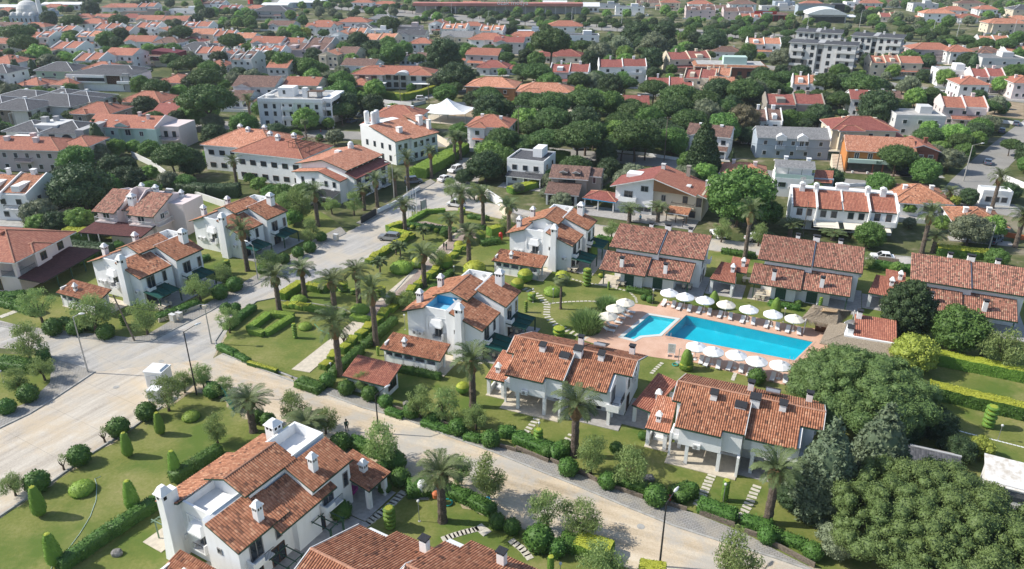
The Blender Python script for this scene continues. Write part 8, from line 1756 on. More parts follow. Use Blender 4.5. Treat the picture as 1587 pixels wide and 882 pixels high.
# ============================================================ THINGS IN THE STREET AND ON THE LAWNS
def lp(px, py, tx, ty, hmax=12):
 g = G(px, py,0); lo, hi = .5, hmax
 for _ in range(24):
  m_ = (lo + hi) / 2
  if screen((g.x, g.y, m_))[1] > ty: lo = m_
  else: hi = m_
 return g, lo
def street_lamp(b, t, arm, label, mat_='steel', r=.09):
 g, h = lp(*b, *t); T = thing('street_lamp', label, 'street lamp', g); m_ = MB(); m_.tube([(0,0,0),(0,0, h * .5),(0,0, h)],[r * 1.3, r, r * .75], mat_,8); m_.build('pole', T)
 if arm:
  a, l = arm; m_ = MB(); e = Vector((math.cos(R(a)) * l, math.sin(R(a)) * l, h + .45)); m_.tube([(0,0, h - .05), e],.05, mat_,6); m_.build('arm', T)
  m_ = MB(); d = Vector((math.cos(R(a)), math.sin(R(a)),.1)).normalized(); m_.tube([e - d * .1, e + d * .25, e + d * .75],[.09,.17,.08], 'framew',8); m_.build('lamp_head', T)
 return T
street_lamp((137,578),(117,491),(0,1.0), 'slanting street lamp on the corner pavement beside the west road')
street_lamp((305,612),(293,514),(40,1.6), 'dark street lamp by the white cabins', 'rail')
T = street_lamp((328,533),(317,472), None, 'pole with camera boxes at the park corner'); g_, h_ = lp(328,533,317,472); m_ = MB(); m_.box(-.3,.3,-.25,.25, h_ - .5, h_ - .1, 'cream'); m_.tube([(-.7,0, h_),(.7,0, h_)],.04, 'steel',5); m_.build('camera_box', T)
street_lamp((587,672),(585,613),(45,1.5), 'street lamp on the sandy road opposite the red roofed shed', 'rail')
street_lamp((1022,878),(1029,780),(50,1.5), 'nearest street lamp at the bottom edge of the sandy road', 'rail')
street_lamp((400,434),(392,380),(150,1.2), 'street lamp beside the lone palm of the terrace villa')
street_lamp((611,308),(609,255),(160,1.2), 'street lamp between the palms of the two tier hotel', 'concrete')
street_lamp((1493,281),(1501,225),(0,2.0), 'street lamp with long arm beside the right street', 'concrete',.12)
street_lamp((1244,366),(1249,312), None, 'thin wooden pole in front of the white row of four', 'polewood')
street_lamp((1531,391),(1541,349), None, 'pale leaning post behind the right two tier villa', 'concrete',.12)
street_lamp((1018,215),(1012,180),(190,1.2), 'street lamp among the avenue pine trunks', 'concrete')
for b, t, lb in (((665,161),(665,118), 'wooden pole right of the white suv by the curved hedge'),((621,159),(619,115), 'wooden pole in front of the sprawling orange villa'),((573,166),(572,147), 'short wooden pole with crossbar behind the two hotels'),((735,186),(734,161), 'white pole between the tent and the villa beside it'),((1292,288),(1303,205), 'tall leaning wooden pole between the two cafes'),((1029,250),(1032,181), 'tall wooden pole before the garden with low white wall'),((803,228),(803,164), 'tall wooden pole left of the avenue pines'),((1052,80),(1052,49), 'wooden pole beside the olive trees near the boulevard'),((209,529),(178,457), 'crooked leaning wooden pole at the street corner')):
 g, h = lp(*b, *t,14); T = thing('utility_pole', lb, 'utility pole', g); m_ = MB(); lean = -1.6 if b[0] == 209 else 0; m_.tube([(0,0,0),(lean,0, h)],[.15,.1], 'polewood',7); m_.build('pole', T); m_ = MB(); m_.tube([(lean - .8,0, h - .3),(lean + .8,0, h - .3)],.06, 'polewood',5)
 for x in (-.7,0,.7): m_.tube([(lean + x,0, h - .3),(lean + x,0, h - .05)],.05, 'lgrey',5)
 m_.build('crossarm', T)
for i,(x, y, t) in enumerate(((886,36,12),(963,44,17),(1036,67,45),(1331,46,16),(1444,60,30),(1481,64,30),(1568,62,30),(700,26,5),(757,40,18),(1248,62,26),(1278,82,50),(580,83,66),(21,205,176),(74,187,155))):
 g, h = lp(x, y, x + .5, t,16); T = thing('street_lamp', None, 'street lamp', g, desc='tall thin boulevard lamp' if i < 11 else 'thin street lamp'); m_ = MB(); m_.tube([(0,0,0),(0,0, h)],[.16,.1], 'lgrey',6); m_.build('pole', T); m_ = MB(); m_.tube([(0,0, h),(1.6,0, h + .3)],.09, 'lgrey',5); m_.build('arm', T)
def wire(a, b, za, zb, label, sag=.8):
 A, B = G(*a,0), G(*b,0); A.z, B.z = za, zb; pts = []
 for i in range(13): t = i / 12; p = A.lerp(B, t); p.z -= sag * 4 * t * (1 - t); pts.append(p)
 m_ = MB(); m_.tube(pts,.03, 'rail',4); o = m_.build('overhead_wire'); tag(o, label, 'wire', 'overhead wires')
wire((665,161),(621,159),9,9, 'overhead wire between the two poles by the sprawling orange villa'); wire((621,159),(430,152),9,9, 'overhead wire running left from the pole before the sprawling orange villa',1.5); wire((1029,250),(803,228),9.5,9.5, 'overhead wire across the avenue pines',1.5); wire((1029,250),(1292,288),9.5,9.5, 'overhead wire from the avenue pines to the cafes',1.5); wire((192,529),(328,533),6.5,6.0, 'sagging cable from the crooked pole to the camera pole',.8)
# garden lamps
for b, t in (((826,469),(826,447)),((1011,471),(1011,448)),((1133,468),(1134,446)),((1214,499),(1216,477)),((650,808),(648,775)),((835,684),(835,654)),((1120,782),(1124,749)),((628,511),(627,487)),((514,582),(512,562)),((6,592),(3,574)),((1546,683),(1551,658)),((868,893),(867,872)),((857,470),(857,447)),((704,428),(704,412))):
 g, h = lp(*b, *t,4); T = thing('garden_lamp', None, 'garden lamp', g, desc='short garden lamp'); m_ = MB(); m_.tube([(0,0,0),(0,0, h - .25)],.04, 'steel',6); m_.lathe([(0,0),(.16,0),(.16,.05),(0,.05)], 'concrete',8); m_.build('post', T); m_ = MB(); m_.lathe([(0, h - .3),(.12, h - .27),(.17, h - .1),(.1, h),(0, h + .02)], 'lgrey',10); m_.build('lamp_globe', T)
# flagpoles
for i,(b, t) in enumerate((((633.5,340),(631,289)),((638,337),(636.5,295)),((642,335),(640,292)),((646,331),(644.5,290)))):
 g, h = lp(*b, *t); T = thing('flagpole',['leftmost', 'second from left', 'third from left', 'rightmost'][i] + ' of four bare white flagpoles at the street end of the park', 'flagpole', g, group='flagpoles'); m_ = MB(); m_.tube([(0,0,0),(0,0, h)],[.08,.05], 'white_paint',7); m_.build('pole', T); m_ = MB(); m_.lathe([(0,0),(.3,0),(.3,.15),(0,.15)], 'concrete',8); m_.lathe([(0, h - .02),(.07, h),(0, h + .08)], 'steel',6); m_.build('base_plate', T)
# umbrellas and loungers
A23 = R(-23); ux, uy = Vector((math.cos(A23), math.sin(A23),0)), Vector((-math.sin(A23), math.cos(A23),0))
def umbrella(c):
 can = MB(); n = 8; m_ = 'cream_cloth' if c else 'white_cloth'
 for k in range(n):
  a, b = 2 * math.pi * k / n,2 * math.pi * (k + 1) / n; P = lambda r, z, t: (r * math.cos(t), r * math.sin(t), z)
  for (r0, z0),(r1, z1) in (((1.55,2.25),(.9,2.62)),((.9,2.62),(.25,2.88))): can.face([P(r0, z0, a), P(r0 * .97, z0 - .02,(a + b) / 2), P(r0, z0, b), P(r1, z1, b), P(r1, z1, a)], m_)
  can.face([P(1.55,2.1, a), P(1.5,2.08,(a + b) / 2), P(1.55,2.1, b), P(1.55,2.25, b), P(1.5,2.23,(a + b) / 2), P(1.55,2.25, a)], m_)
 can.lathe([(.42,2.86),(.2,3.0),(0,3.05)], m_,8); T = bpy.data.objects.new('pool_umbrella', None); col.objects.link(T); can.build('canopy', T)
 p = MB(); p.tube([(0,0,.1),(0,0,3.0)],.035, 'framew',6); p.build('pole', T); p = MB(); p.lathe([(0,.05),(.32,.05),(.32,.13),(.1,.2),(0,.2)], 'framew',12); p.build('umbrella_base', T); p = MB()
 for k in range(n): a = 2 * math.pi * k / n; p.tube([(0,0,2.5),(.9 * math.cos(a),.9 * math.sin(a),2.55)],.015, 'lgrey',4)
 p.build('ribs', T); return T
def lounger():
 T = bpy.data.objects.new('sun_lounger', None); col.objects.link(T); m_ = MB(); m_.box(-.32,.32,-.95,.35,.30,.36, 'white_paint')
 for i in range(9): m_.box(-.3,.3,-.9 + i * .14,-.82 + i * .14,.361,.375, 'white_paint')
 m_.build('seat', T); m_ = MB(); m_.hexa([(-.32,.36,.30),(.32,.36,.30),(.32,.95,.72),(-.32,.95,.72)],[(-.32,.36,.36),(.32,.36,.36),(.32,.92,.78),(-.32,.92,.78)], 'white_paint'); m_.build('backrest', T)
 for x in (-.28,.28):
  for y in (-.8,.3): m_ = MB(); m_.box(x - .03, x + .03, y - .04, y + .04,.05,.30, 'white_paint'); m_.build('leg', T)
 return T
UW, UC, LO = umbrella(0), umbrella(1), lounger(); used_ = set()
def inst(P_, loc, rz, label, group, cat):
 if P_.name in used_: return copy_tree(P_, loc, rz,1, label, group)
 used_.add(P_.name); P_.location = loc; P_.rotation_euler = (0,0, rz); return tag(P_, label, cat, group)
ON = ['leftmost', 'second from left', 'third from left', 'fourth from left', 'fifth from left', 'sixth from left', 'rightmost']
def ordn(i, n): return 'rightmost' if i == n - 1 else ON[i]
far = [(1037.6,452),(1062,458),(1093,463.5),(1125.6,470),(1161,477.5),(1198.6,485),(1232,492)]; near_ = [(1079.6,535),(1106,542.5),(1141.6,548),(1173.4,557.5),(1210,564)]
for row, pts, nm in ((0, far, 'behind the pool'),(1, near_, 'in front of the pool')):
 for i,(x, y) in enumerate(pts):
  g = G(x, y,2.5); g.z = 0; cr = row == 0 and i in (3,6)
  inst(UC if cr else UW, g, R(10 * i),('cream' if cr else 'white') + f' umbrella, {ordn(i, len(pts))}, in the row {nm}', 'umbrellas ' + nm, 'umbrella')
  for s_, w_ in ((-.85, 'left'),(.85, 'right')): inst(LO, g + ux * (s_ + .1) - uy * .35, A23 + R(0 + (3 if s_ > 0 else -4)), f'white lounger on the {w_} of the {ordn(i, len(pts))} umbrella {nm}', 'loungers ' + nm, 'sun lounger')
for i,(x, y) in enumerate(((941.5,488),(953.7,476),(969.4,467))):
 g = G(x, y,2.5); g.z = 0; w_ = ['nearest', 'middle', 'farthest'][i]; inst(UC, g, R(12 * i), f'{w_} of three cream umbrellas beside the reedy grass', 'umbrellas by the kids pool', 'umbrella')
 for s_, v_ in ((-.85, 'front'),(.85, 'rear')): inst(LO, g + ux * .6 + uy * (s_ + .1), A23 + R(90), f'white lounger on the {v_} side of the {w_} cream umbrella by the grass', 'loungers by the kids pool', 'sun lounger')
# pool fittings
for x, y, lb in ((1037,523, 'steel pool ladder at the left corner of the big pool'),(1226,561, 'steel pool ladder at the near right corner of the big pool')):
 T = thing('pool_ladder', lb, 'ladder', G(x, y,.05), A23); 
 for s_ in (-.25,.25): m_ = MB(); m_.tube([(s_,-.5,0),(s_,-.45,.75),(s_,-.1,.95),(s_,.25,.6),(s_,.3,-.9)],.025, 'steel',6); m_.build('handrail', T)
 m_ = MB()
 for z in (-.3,-.6): m_.box(-.25,.25,.2,.34, z, z + .03, 'steel')
 m_.build('steps', T)
T = thing('notice_board', 'white pool notice board on the terracotta deck', 'sign', G(1040,552,.06), R(-14)); m_ = MB(); m_.box(-.55,.55,-.03,.03,.5,2.1, 'white_paint'); m_.build('board', T); m_ = MB()
for r_ in range(7): m_.box(-.4,.3 - .1 * (r_ % 3),-.034,-.031,1.85 - r_ * .17,1.89 - r_ * .17, 'frame')
m_.build('notice_text', T); m_ = MB(); m_.box(-.5,-.44,-.3,.3,0,.5, 'white_paint').box(.44,.5,-.3,.3,0,.5, 'white_paint'); m_.build('stand', T)
T = thing('outdoor_shower', 'slim grey outdoor shower beside the collared cone topiary', 'shower', G(1051,562,.06)); m_ = MB(); m_.tube([(0,0,0),(0,0,2.3),(.3,0,2.4)],.05, 'steel',6); m_.build('pipe', T); m_ = MB(); m_.lathe([(0,0),(.4,0),(.4,.08),(0,.08)], 'concrete',10); m_.build('tray', T)
def coil(px, py, label, r=.45, m_='teal'):
 k = MB(); k.tube([(r * (1 - .15 * (i % 24) / 24) * math.cos(i * .5), r * (1 - .15 * (i % 24) / 24) * math.sin(i * .5),.08 + .02 * (i // 13)) for i in range(60)],.04, m_,5); o = k.build('garden_hose', None, G(px, py,.03)); tag(o, label, 'hose')
coil(1046,566, 'coiled teal hose on the grass by the collared cone',.42); coil(693,780, 'coiled teal hose beside the near palm trunk',.6)
k = MB(); pts = [G(x, y,.07) for x, y in ((156,738),(147,742),(150,752),(149,775),(140,800),(125,825),(105,852),(82,876),(70,900))]; k.tube(pts,.03, 'mint',5); o = k.build('garden_hose'); tag(o, 'long green hose winding over the topiary lawn', 'hose')
k = MB(); k.tube([G(x, y,.07) for x, y in ((487,502),(497,512),(515,519),(530,524))],.035, 'teal',5); o = k.build('garden_hose'); tag(o, 'pale hose crossing the park lawn by the low dome', 'hose')
def rock(px, py, r, label): V, F = ICO[2]; W_2 = V * (1 + rng.normal(0,.1,(len(V),1))) * np.array((r, r * .8, r * .7)); m_ = MB(); [m_.face([tuple(W_2[i]) for i in f], 'stonegrey') for f in F]; o = m_.build('rock', None, G(px, py, r * .3)); tag(o, label, 'rock')
rock(181,857,.62, 'grey boulder on the lawn beside the long hedge'); rock(1005,742,.75, 'dark boulder behind the pavement hedge by the right stepped villa'); rock(126,751,.4, 'flat stone set inside the round low bush'); rock(630,626,.6, 'brown boulder near the pepper trees by the shed'); rock(296,640,.35, 'flat stone in the small low bush')
# stepping stone paths
def stones(pts, n, w, l, name, m_='stonepath', ang_=0):
 P_ = [G(x, y,0) for x, y in pts]; Ls = [0]
 for a, b in zip(P_, P_[1:]): Ls.append(Ls[-1] + (b - a).length)
 mb = MB(); g = random.Random(len(pts) * n)
 for i in range(n):
  s = Ls[-1] * (i + .5) / n; k = max(j for j in range(len(Ls) - 1) if Ls[j] <= s); a, b = P_[k], P_[k + 1]; p = a.lerp(b,(s - Ls[k]) / (Ls[k + 1] - Ls[k])); d = (b - a).normalized(); d.rotate(Matrix.Rotation(g.uniform(-.12,.12) + ang_,3, 'Z')); q = Vector((-d.y, d.x,0)); c = [p + d * sx * l / 2 + q * sy * w / 2 * g.uniform(.92,1.05) for sx, sy in ((-1,-1),(1,-1),(1,1),(-1,1))]
  mb.hexa([(v.x, v.y,.02) for v in c],[(v.x, v.y,.065) for v in c], m_)
 return struct(name, mb)
stones([(811,447),(835,458),(848,472),(847,490),(860,503),(885,515),(912,526)],24,1.15,.42, 'stone_path_pool'); stones([(849,471),(880,468),(910,467),(930,468)],13,.4,.55, 'stone_path_lawn'); stones([(880,431),(905,438),(930,442),(950,446),(975,452),(985,462),(987,470)],22,.38,.5, 'stone_path_house')
stones([(1104,735),(1092,760),(1080,785)],10,1.0,.40, 'stone_path_steps_a'); stones([(1174,752),(1162,778),(1146,806)],10,1.0,.40, 'stone_path_steps_b'); stones([(833,648),(817,668),(800,684)],8,.9,.38, 'stone_path_steps_c'); stones([(888,672),(872,690),(860,702)],5,.9,.38, 'stone_path_steps_d')
stones([(626,763),(600,788),(565,815)],12,.95,.7, 'stone_path_carport'); stones([(686,836),(710,828),(740,820)],9,.75,.6, 'stone_path_palm'); stones([(740,815),(756,828)],2,1.1,.8, 'stone_path_slabs'); stones([(792,838),(808,850),(822,866)],6,.8,.7, 'stone_path_bottom'); stones([(1027,562),(1016,572),(1009,580)],6,.55,.4, 'stone_path_shower'); stones([(1140,578),(1135,590)],5,.5,.42, 'stone_path_deck')
stones([(210,432),(170,450),(140,463)],0 + 9,.9,.6, 'stone_path_west'); stones([(36,478),(16,486),(0,492)],6,1.2,.6, 'stone_path_west_b'); stones([(735,566),(745,563),(755,560)],4,.5,.5, 'stone_path_awning'); stones([(480,398),(470,392)],3,.8,.6, 'stone_path_v3'); stones([(1461,661),(1500,672),(1587,694)],22,.18,.35, 'border_stones_right', 'white_paint'); stones([(655,440),(700,395),(718,372)],22,.15,.3, 'border_stones_path', 'white_paint')
# low retaining walls of the pavement
WS = [[(775,694),(800,701)],[(800,697),(850,718)],[(853,716),(878,727)],[(893,731),(925,748)],[(925,749),(996,774)],[(1033,783),(1064,793)],[(1084,797),(1138,817)],[(1153,826),(1180,835)],[(1196,845),(1262,880)],[(610,634),(632,641)],[(668,652),(700,664)],[(720,676),(750,687)]]
for i, s in enumerate(WS): wall_line(s,.62, 'polewood',(['first', 'second', 'third', 'fourth', 'fifth', 'sixth', 'seventh', 'eighth', 'ninth'][i] + ' from left of the low wooden retaining walls along the lower pavement') if i < 9 else ['left', 'middle', 'right'][i - 9] + ' one of the short retaining walls near the red roofed shed',.2, 'retaining_wall')
wall_line([(246,500),(275,490),(310,478)],.7, 'cream', 'low wall under the hedge of the street corner villa',.25, 'retaining_wall'); wall_line([(1360,404),(1392,409)],.9, 'polewood', 'log retaining wall behind the middle two tier villa',.3, 'retaining_wall')
mb = MB()
for x, y in ((993,816),(455,640),(250,560),(560,400),(180,600)): g = G(x, y,.055); mb.lathe([(.42,0),(.42,.012),(.30,.014),(0,.014)], 'concrete',14, g)
struct('road_manholes', mb)
# cars
def car(kind, paint):
 T = bpy.data.objects.new('parked_' + ('van' if kind == 'van' else 'car'), None); col.objects.link(T); L_2, H_2 = {'car': (4.3,1.45), 'suv': (4.6,1.68), 'van': (4.4,1.82)}[kind]; x0 = -L_2 / 2; b = MB()
 hood = .92 if kind != 'suv' else 1.0
 body = [(x0,.35),(-x0,.35),(-x0 + .02,.75),(-x0 - .15, hood - .05),(-x0 - 1.05, hood),(x0 + .15, hood + .02),(x0,.8)]
 b.profy(-.86,.86, body, paint); b.build('body', T)
 cb = {'car': [(-.75 - .7, hood),(.95, hood),(.25, H_2),(-1.1, H_2)], 'suv': [(-2.1, hood),(1.05, hood),(.35, H_2),(-1.8, H_2)], 'van': [(-2.1, hood),(1.25, hood),(.65, H_2),(-2.0, H_2)]}[kind]
 b = MB(); b.profy(-.76,.76, cb, 'carglass'); b.build('windows', T); b = MB(); (xa, za),(xb, zb) = cb[2], cb[3]; b.box(xb - .04, xa + .04,-.72,.72, H_2 - .03, H_2 + .03, paint)
 for sx0, sx1 in (((cb[1][0], hood),(cb[2][0], H_2)),((cb[0][0], hood),(cb[3][0], H_2)),((-.3, hood),(-.3, H_2))):
  for sy in (-.765,.765): b.tube([(sx0[0], sy, sx0[1]),(sx1[0], sy * .97, sx1[1])],.05, paint,4)
 b.build('roof', T)
 for x in (x0 + .8,-x0 - .8):
  for y in (-.86,.86): w_ = MB(); w_.tube([(x, y - .1,.33),(x, y + .1,.33)],.33, 'tyre',14); w_.tube([(x, y - .11,.33),(x, y + .11,.33)],.19, 'steel',10); w_.build('wheel', T)
 for y in (-.62,.62): w_ = MB(); w_.box(-x0 - .04,-x0 + .03, y - .18, y + .18,.62,.76, 'framew'); w_.build('headlight', T); w_ = MB(); w_.box(x0 - .02, x0 + .05, y - .14, y + .14,.7,.86, 'taillamp'); w_.build('tail_light', T)
 return T
CP = {}
for k, paint, px, py, a, lb in (('suv', 'carsilver',604,372,165, 'silver suv parked beside the yellow topped street hedge'),('van', 'carwhite',707,320,158, 'white small van at the junction beside the park palms'),('car', 'carwhite',690,280,52, 'white hatchback parked nose out by the tent terrace hedge'),('suv', 'carwhite',706,266,235, 'white suv parked behind the white hatchback'),('suv', 'carwhite',654,155,10, 'white suv on the garage street beside the curved hedge'),('car', 'carwhite',1457,146,175, 'white car on the upper right street by the bare plot'),('car', 'carblue',1530,254,62, 'grey blue car on the right street'),('car', 'carblue',1552,205,58, 'dark car parked under trees at the top of the right street'),('car', 'carwhite',1112,366,100, 'white car under the big tree behind the palm'),('car', 'carwhite',1170,372,20, 'white car right of the tall palm behind the villas'),('car', 'carwhite',1367,402,165, 'white car behind the middle two tier villa'),('car', 'carblue',546,190,60, 'dark car in the parking yard right of the hotel sign'),('car', 'carblue',556,181,60, 'second dark car deeper in the parking yard'),('suv', 'carwhite',585,172,80, 'white suv behind the roof tank hotel'),('suv', 'carblue',3,64,20, 'dark car at the left edge lane'),('car', 'carwhite',1524,72,172, 'white car on the boulevard near the right'),('car', 'carwhite',900,37,0, 'white car on the boulevard left of centre'),('suv', 'carwhite',836,34,0, 'white car on the boulevard in front of the market roof'),('car', 'carblue',1139,50,5, 'dark car on the boulevard near the centre'),('car', 'carblue',740,18,5, 'grey car parked before the market roof'),('van', 'carwhite',664,31,60, 'white van on the far street near the top'),('van', 'carblue',641,284,20, 'small grey pickup parked behind the hotel palms'),('suv', 'carblue',1541,376,40, 'dark car beside the right hand palm and hedge'),('car', 'carblue',1574,194,58, 'grey car at the far top of the right street'),('suv', 'carblue',900,232,12, 'dark car between the avenue pine trunks')):
 key = (k, paint)
 if key not in CP: o = car(k, paint); CP[key] = o; o.location = G(px, py,.05); o.rotation_euler = (0,0, R(a)); tag(o, lb, 'van' if k == 'van' else 'car', 'parked cars')
 else: copy_tree(CP[key], G(px, py,.05), R(a),1, lb, 'parked cars')
# portable cabins, crates, boxes
T = thing('portable_cabin', 'tall white portable cabin beside the sandy junction', 'cabin', G(249,596,.05), R(-10)); m_ = MB(); m_.box(-1.3,1.3,-1.1,1.1,.1,2.5, 'white_paint').box(-1.15,1.15,-1.13,-1.11,.5,2.0, 'lgrey'); m_.build('wall', T); m_ = MB(); m_.box(-1.4,1.4,-1.2,1.2,2.5,2.7, 'white_paint'); m_.hexa([(-1.2,-1,2.7),(1.2,-1,2.7),(1.2,1,2.7),(-1.2,1,2.7)],[(-1,-.8,2.95),(1,-.8,2.95),(1,.8,2.95),(-1,.8,2.95)], 'white_paint'); m_.build('roof', T); m_ = MB(); m_.box(-.4,.4,-1.17,-1.12,.2,2.1, 'framew'); m_.build('door', T)
T = thing('louvred_cabinet', 'white louvred cabinet at the lawn corner in front of the portable cabin', 'cabinet', G(243,618,.05), R(-10)); m_ = MB(); m_.box(-.8,.8,-.7,.7,.05,1.7, 'white_paint'); m_.build('cabinet_body', T); m_ = MB()
for i in range(9): m_.box(-.75,.75,-.74,-.71,.2 + i * .16,.3 + i * .16, 'lgrey')
m_.build('louvres', T)
for x, y, lb in ((269,498, 'left of two beige utility cabinets by the corner hedge'),(279,495, 'right of two beige utility cabinets by the corner hedge'),(521,372, 'grey utility cabinet on the pavement by the hotel corner')):
 T = thing('utility_cabinet', lb, 'cabinet', G(x, y,.15), R(-26)); m_ = MB(); m_.box(-.5,.5,-.3,.3,0,1.25, 'cream'); m_.build('cabinet_body', T); m_ = MB(); m_.box(-.55,.55,-.35,.35,1.25,1.32, 'lgrey'); m_.build('lid', T); m_ = MB(); m_.box(-.42,.42,-.32,-.301,.15,1.1, 'lgrey'); m_.build('door', T)
m_ = MB(); g_ = [G(x, y,0) for x, y in ((322,606),(336,606),(350,620),(358,632),(364,640))]
for a, b in zip(g_, g_[1:]): d = (b - a).normalized(); q = Vector((-d.y, d.x,0)) * .04; m_.hexa([a - q, b - q, b + q, a + q],[a - q + Vector((0,0,1.7)), b - q + Vector((0,0,1.5)), b + q + Vector((0,0,1.5)), a + q + Vector((0,0,1.7))], 'awning')
o = m_.build('tarpaulin_fence'); tag(o, 'dark green tarpaulin fence behind the pepper trees at the lawn end', 'fence')
T = thing('pressure_tank', 'white upright pressure tank in front of the near palm', 'tank', G(655,768,.03)); m_ = MB(); m_.lathe([(0,.5),(.35,.55),(.5,.8),(.5,1.7),(.35,2.0),(0,2.1)], 'white_paint',16); m_.build('tank_body', T); m_ = MB()
for a in (0,2.1,4.2): m_.tube([(.35 * math.cos(a),.35 * math.sin(a),0),(.35 * math.cos(a),.35 * math.sin(a),.7)],.05, 'steel',5)
m_.box(-.8,.8,-.7,.7,0,.08, 'concrete'); m_.build('stand', T)
m_ = MB(); m_.lathe([(.4,0),(.45,.5),(.2,.75),(0,.78)], 'orangep',12); o = m_.build('clay_pot', None, G(676,770,.9)); tag(o, 'orange clay pot lodged beside the near palm and white tank', 'pot')
m_ = MB(); m_.box(-.5,.5,-.25,.25,0,.9, 'red'); o = m_.build('meter_box', None, G(1032,778,.1), R(-20)); tag(o, 'red meter box on the wall beside the nearest street lamp', 'meter box')
m_ = MB(); m_.lathe([(.25,0),(.35,.1),(.4,1.5),(.2,1.7),(0,1.7)], 'red',10); o = m_.build('post_box', None, G(776,372,.02)); tag(o, 'red post box beside the yellow hedge at the villa path', 'post box')
m_ = MB(); m_.lathe([(.25,0),(.3,.7),(.25,.75),(0,.75)], 'blue',10); o = m_.build('barrel', None, G(756,780,.02)); tag(o, 'small blue barrel under the pepper tree by the road', 'barrel')
T = thing('toy_car', 'pink toy car under the carport of the nearest villa', 'toy car', G(541,762,.17), R(-20)); m_ = MB(); m_.box(-.9,.9,-.5,.5,.2,.6, 'pink').box(-.5,.2,-.4,.4,.6,.95, 'pink'); m_.build('body', T)
for x in (-.55,.55):
 for y in (-.5,.5): w_ = MB(); w_.tube([(x, y - .08,.2),(x, y + .08,.2)],.2, 'tyre',10); w_.build('wheel', T)
T = thing('sign_board', 'dark notice board at the street end of the park', 'sign', G(657,327,0), R(60)); m_ = MB(); m_.box(-1,1,-.05,.05,.6,2.6, 'greyw'); m_.build('board', T); m_ = MB(); m_.box(-1.05,-.95,-.07,.07,0,2.7, 'rail').box(.95,1.05,-.07,.07,0,2.7, 'rail'); m_.build('post', T)
g, h = lp(508,200,506,165); T = thing('hotel_sign', 'white hotel sign panel on a tall pole by the flat hotel hedge', 'sign', g, R(-4)); m_ = MB(); m_.tube([(0,0,0),(0,0,9)],.12, 'concrete',6); m_.build('pole', T); m_ = MB(); m_.box(.15,2.5,-.08,.08,1.2,3.4, 'white_paint'); m_.build('panel', T); text(T, 'PALAS',.72,(1.33,-.1,2.5), 'rail')
T = thing('bollard', 'red traffic cone near the wall of the flat hotel', 'cone', G(497,204,.04)); m_ = MB(); m_.lathe([(.3,0),(.3,.05),(.18,.1),(.05,1.0),(0,1.0)], 'red',10); m_.build('cone_body', T); m_ = MB(); m_.lathe([(.13,.5),(.1,.65)], 'white_paint',10); m_.build('reflective_band', T)
T = thing('bins', 'white waste container beside the avenue pine trunks', 'container', G(935,246,.05), R(-10)); m_ = MB(); m_.box(-.9,.9,-.6,.6,.15,1.3, 'white_paint'); m_.build('container_body', T); m_ = MB(); m_.box(-.95,.95,-.65,.65,1.3,1.4, 'lgrey'); m_.build('lid', T)
# garden furniture
def table(): T = bpy.data.objects.new('garden_table', None); col.objects.link(T); m_ = MB(); m_.box(-.9,.9,-.5,.5,.7,.75, 'cream'); m_.build('tabletop', T); [MBleg(T, x, y,.7) for x in (-.8,.8) for y in (-.4,.4)]; return T
def MBleg(T, x, y, h): m_ = MB(); m_.box(x - .03, x + .03, y - .03, y + .03,0, h, 'wood'); return m_.build('leg', T)
def gchair(): T = bpy.data.objects.new('garden_chair', None); col.objects.link(T); m_ = MB(); m_.box(-.25,.25,-.25,.25,.42,.48, 'cream'); m_.build('seat', T); m_ = MB(); m_.box(-.25,.25,.2,.25,.48,.95, 'cream'); m_.build('backrest', T); [MBleg(T, x, y,.42) for x in (-.2,.2) for y in (-.2,.2)]; return T
TA, CH = table(), gchair()
for px, py, wh in ((963,441, 'under the veranda of the left two tier villa'),(1065,446, 'at the right end of the left two tier villa'),(1178,462, 'under the veranda of the middle two tier villa'),(774,552, 'under the near awning of the blue terrace villa'),(800,514, 'under the far awning of the blue terrace villa'),(888,420, 'under the awning of the disc topiary villa'),(1158,437, 'in the arcade between two tier villas'),(255,478, 'on the patio of the street corner villa')):
 g = G(px, py,.13); inst(TA, g, A23, 'cream garden table ' + wh, 'garden tables', 'table')
 for dx, dy, a, w_ in ((-.5,-.8,180, 'front left'),(.5,-.8,180, 'front right'),(-.5,.8,0, 'rear left'),(.5,.8,0, 'rear right')): inst(CH, g + ux * dx + uy * dy, A23 + R(a), f'{w_} chair of the table ' + wh, 'garden chairs', 'chair')
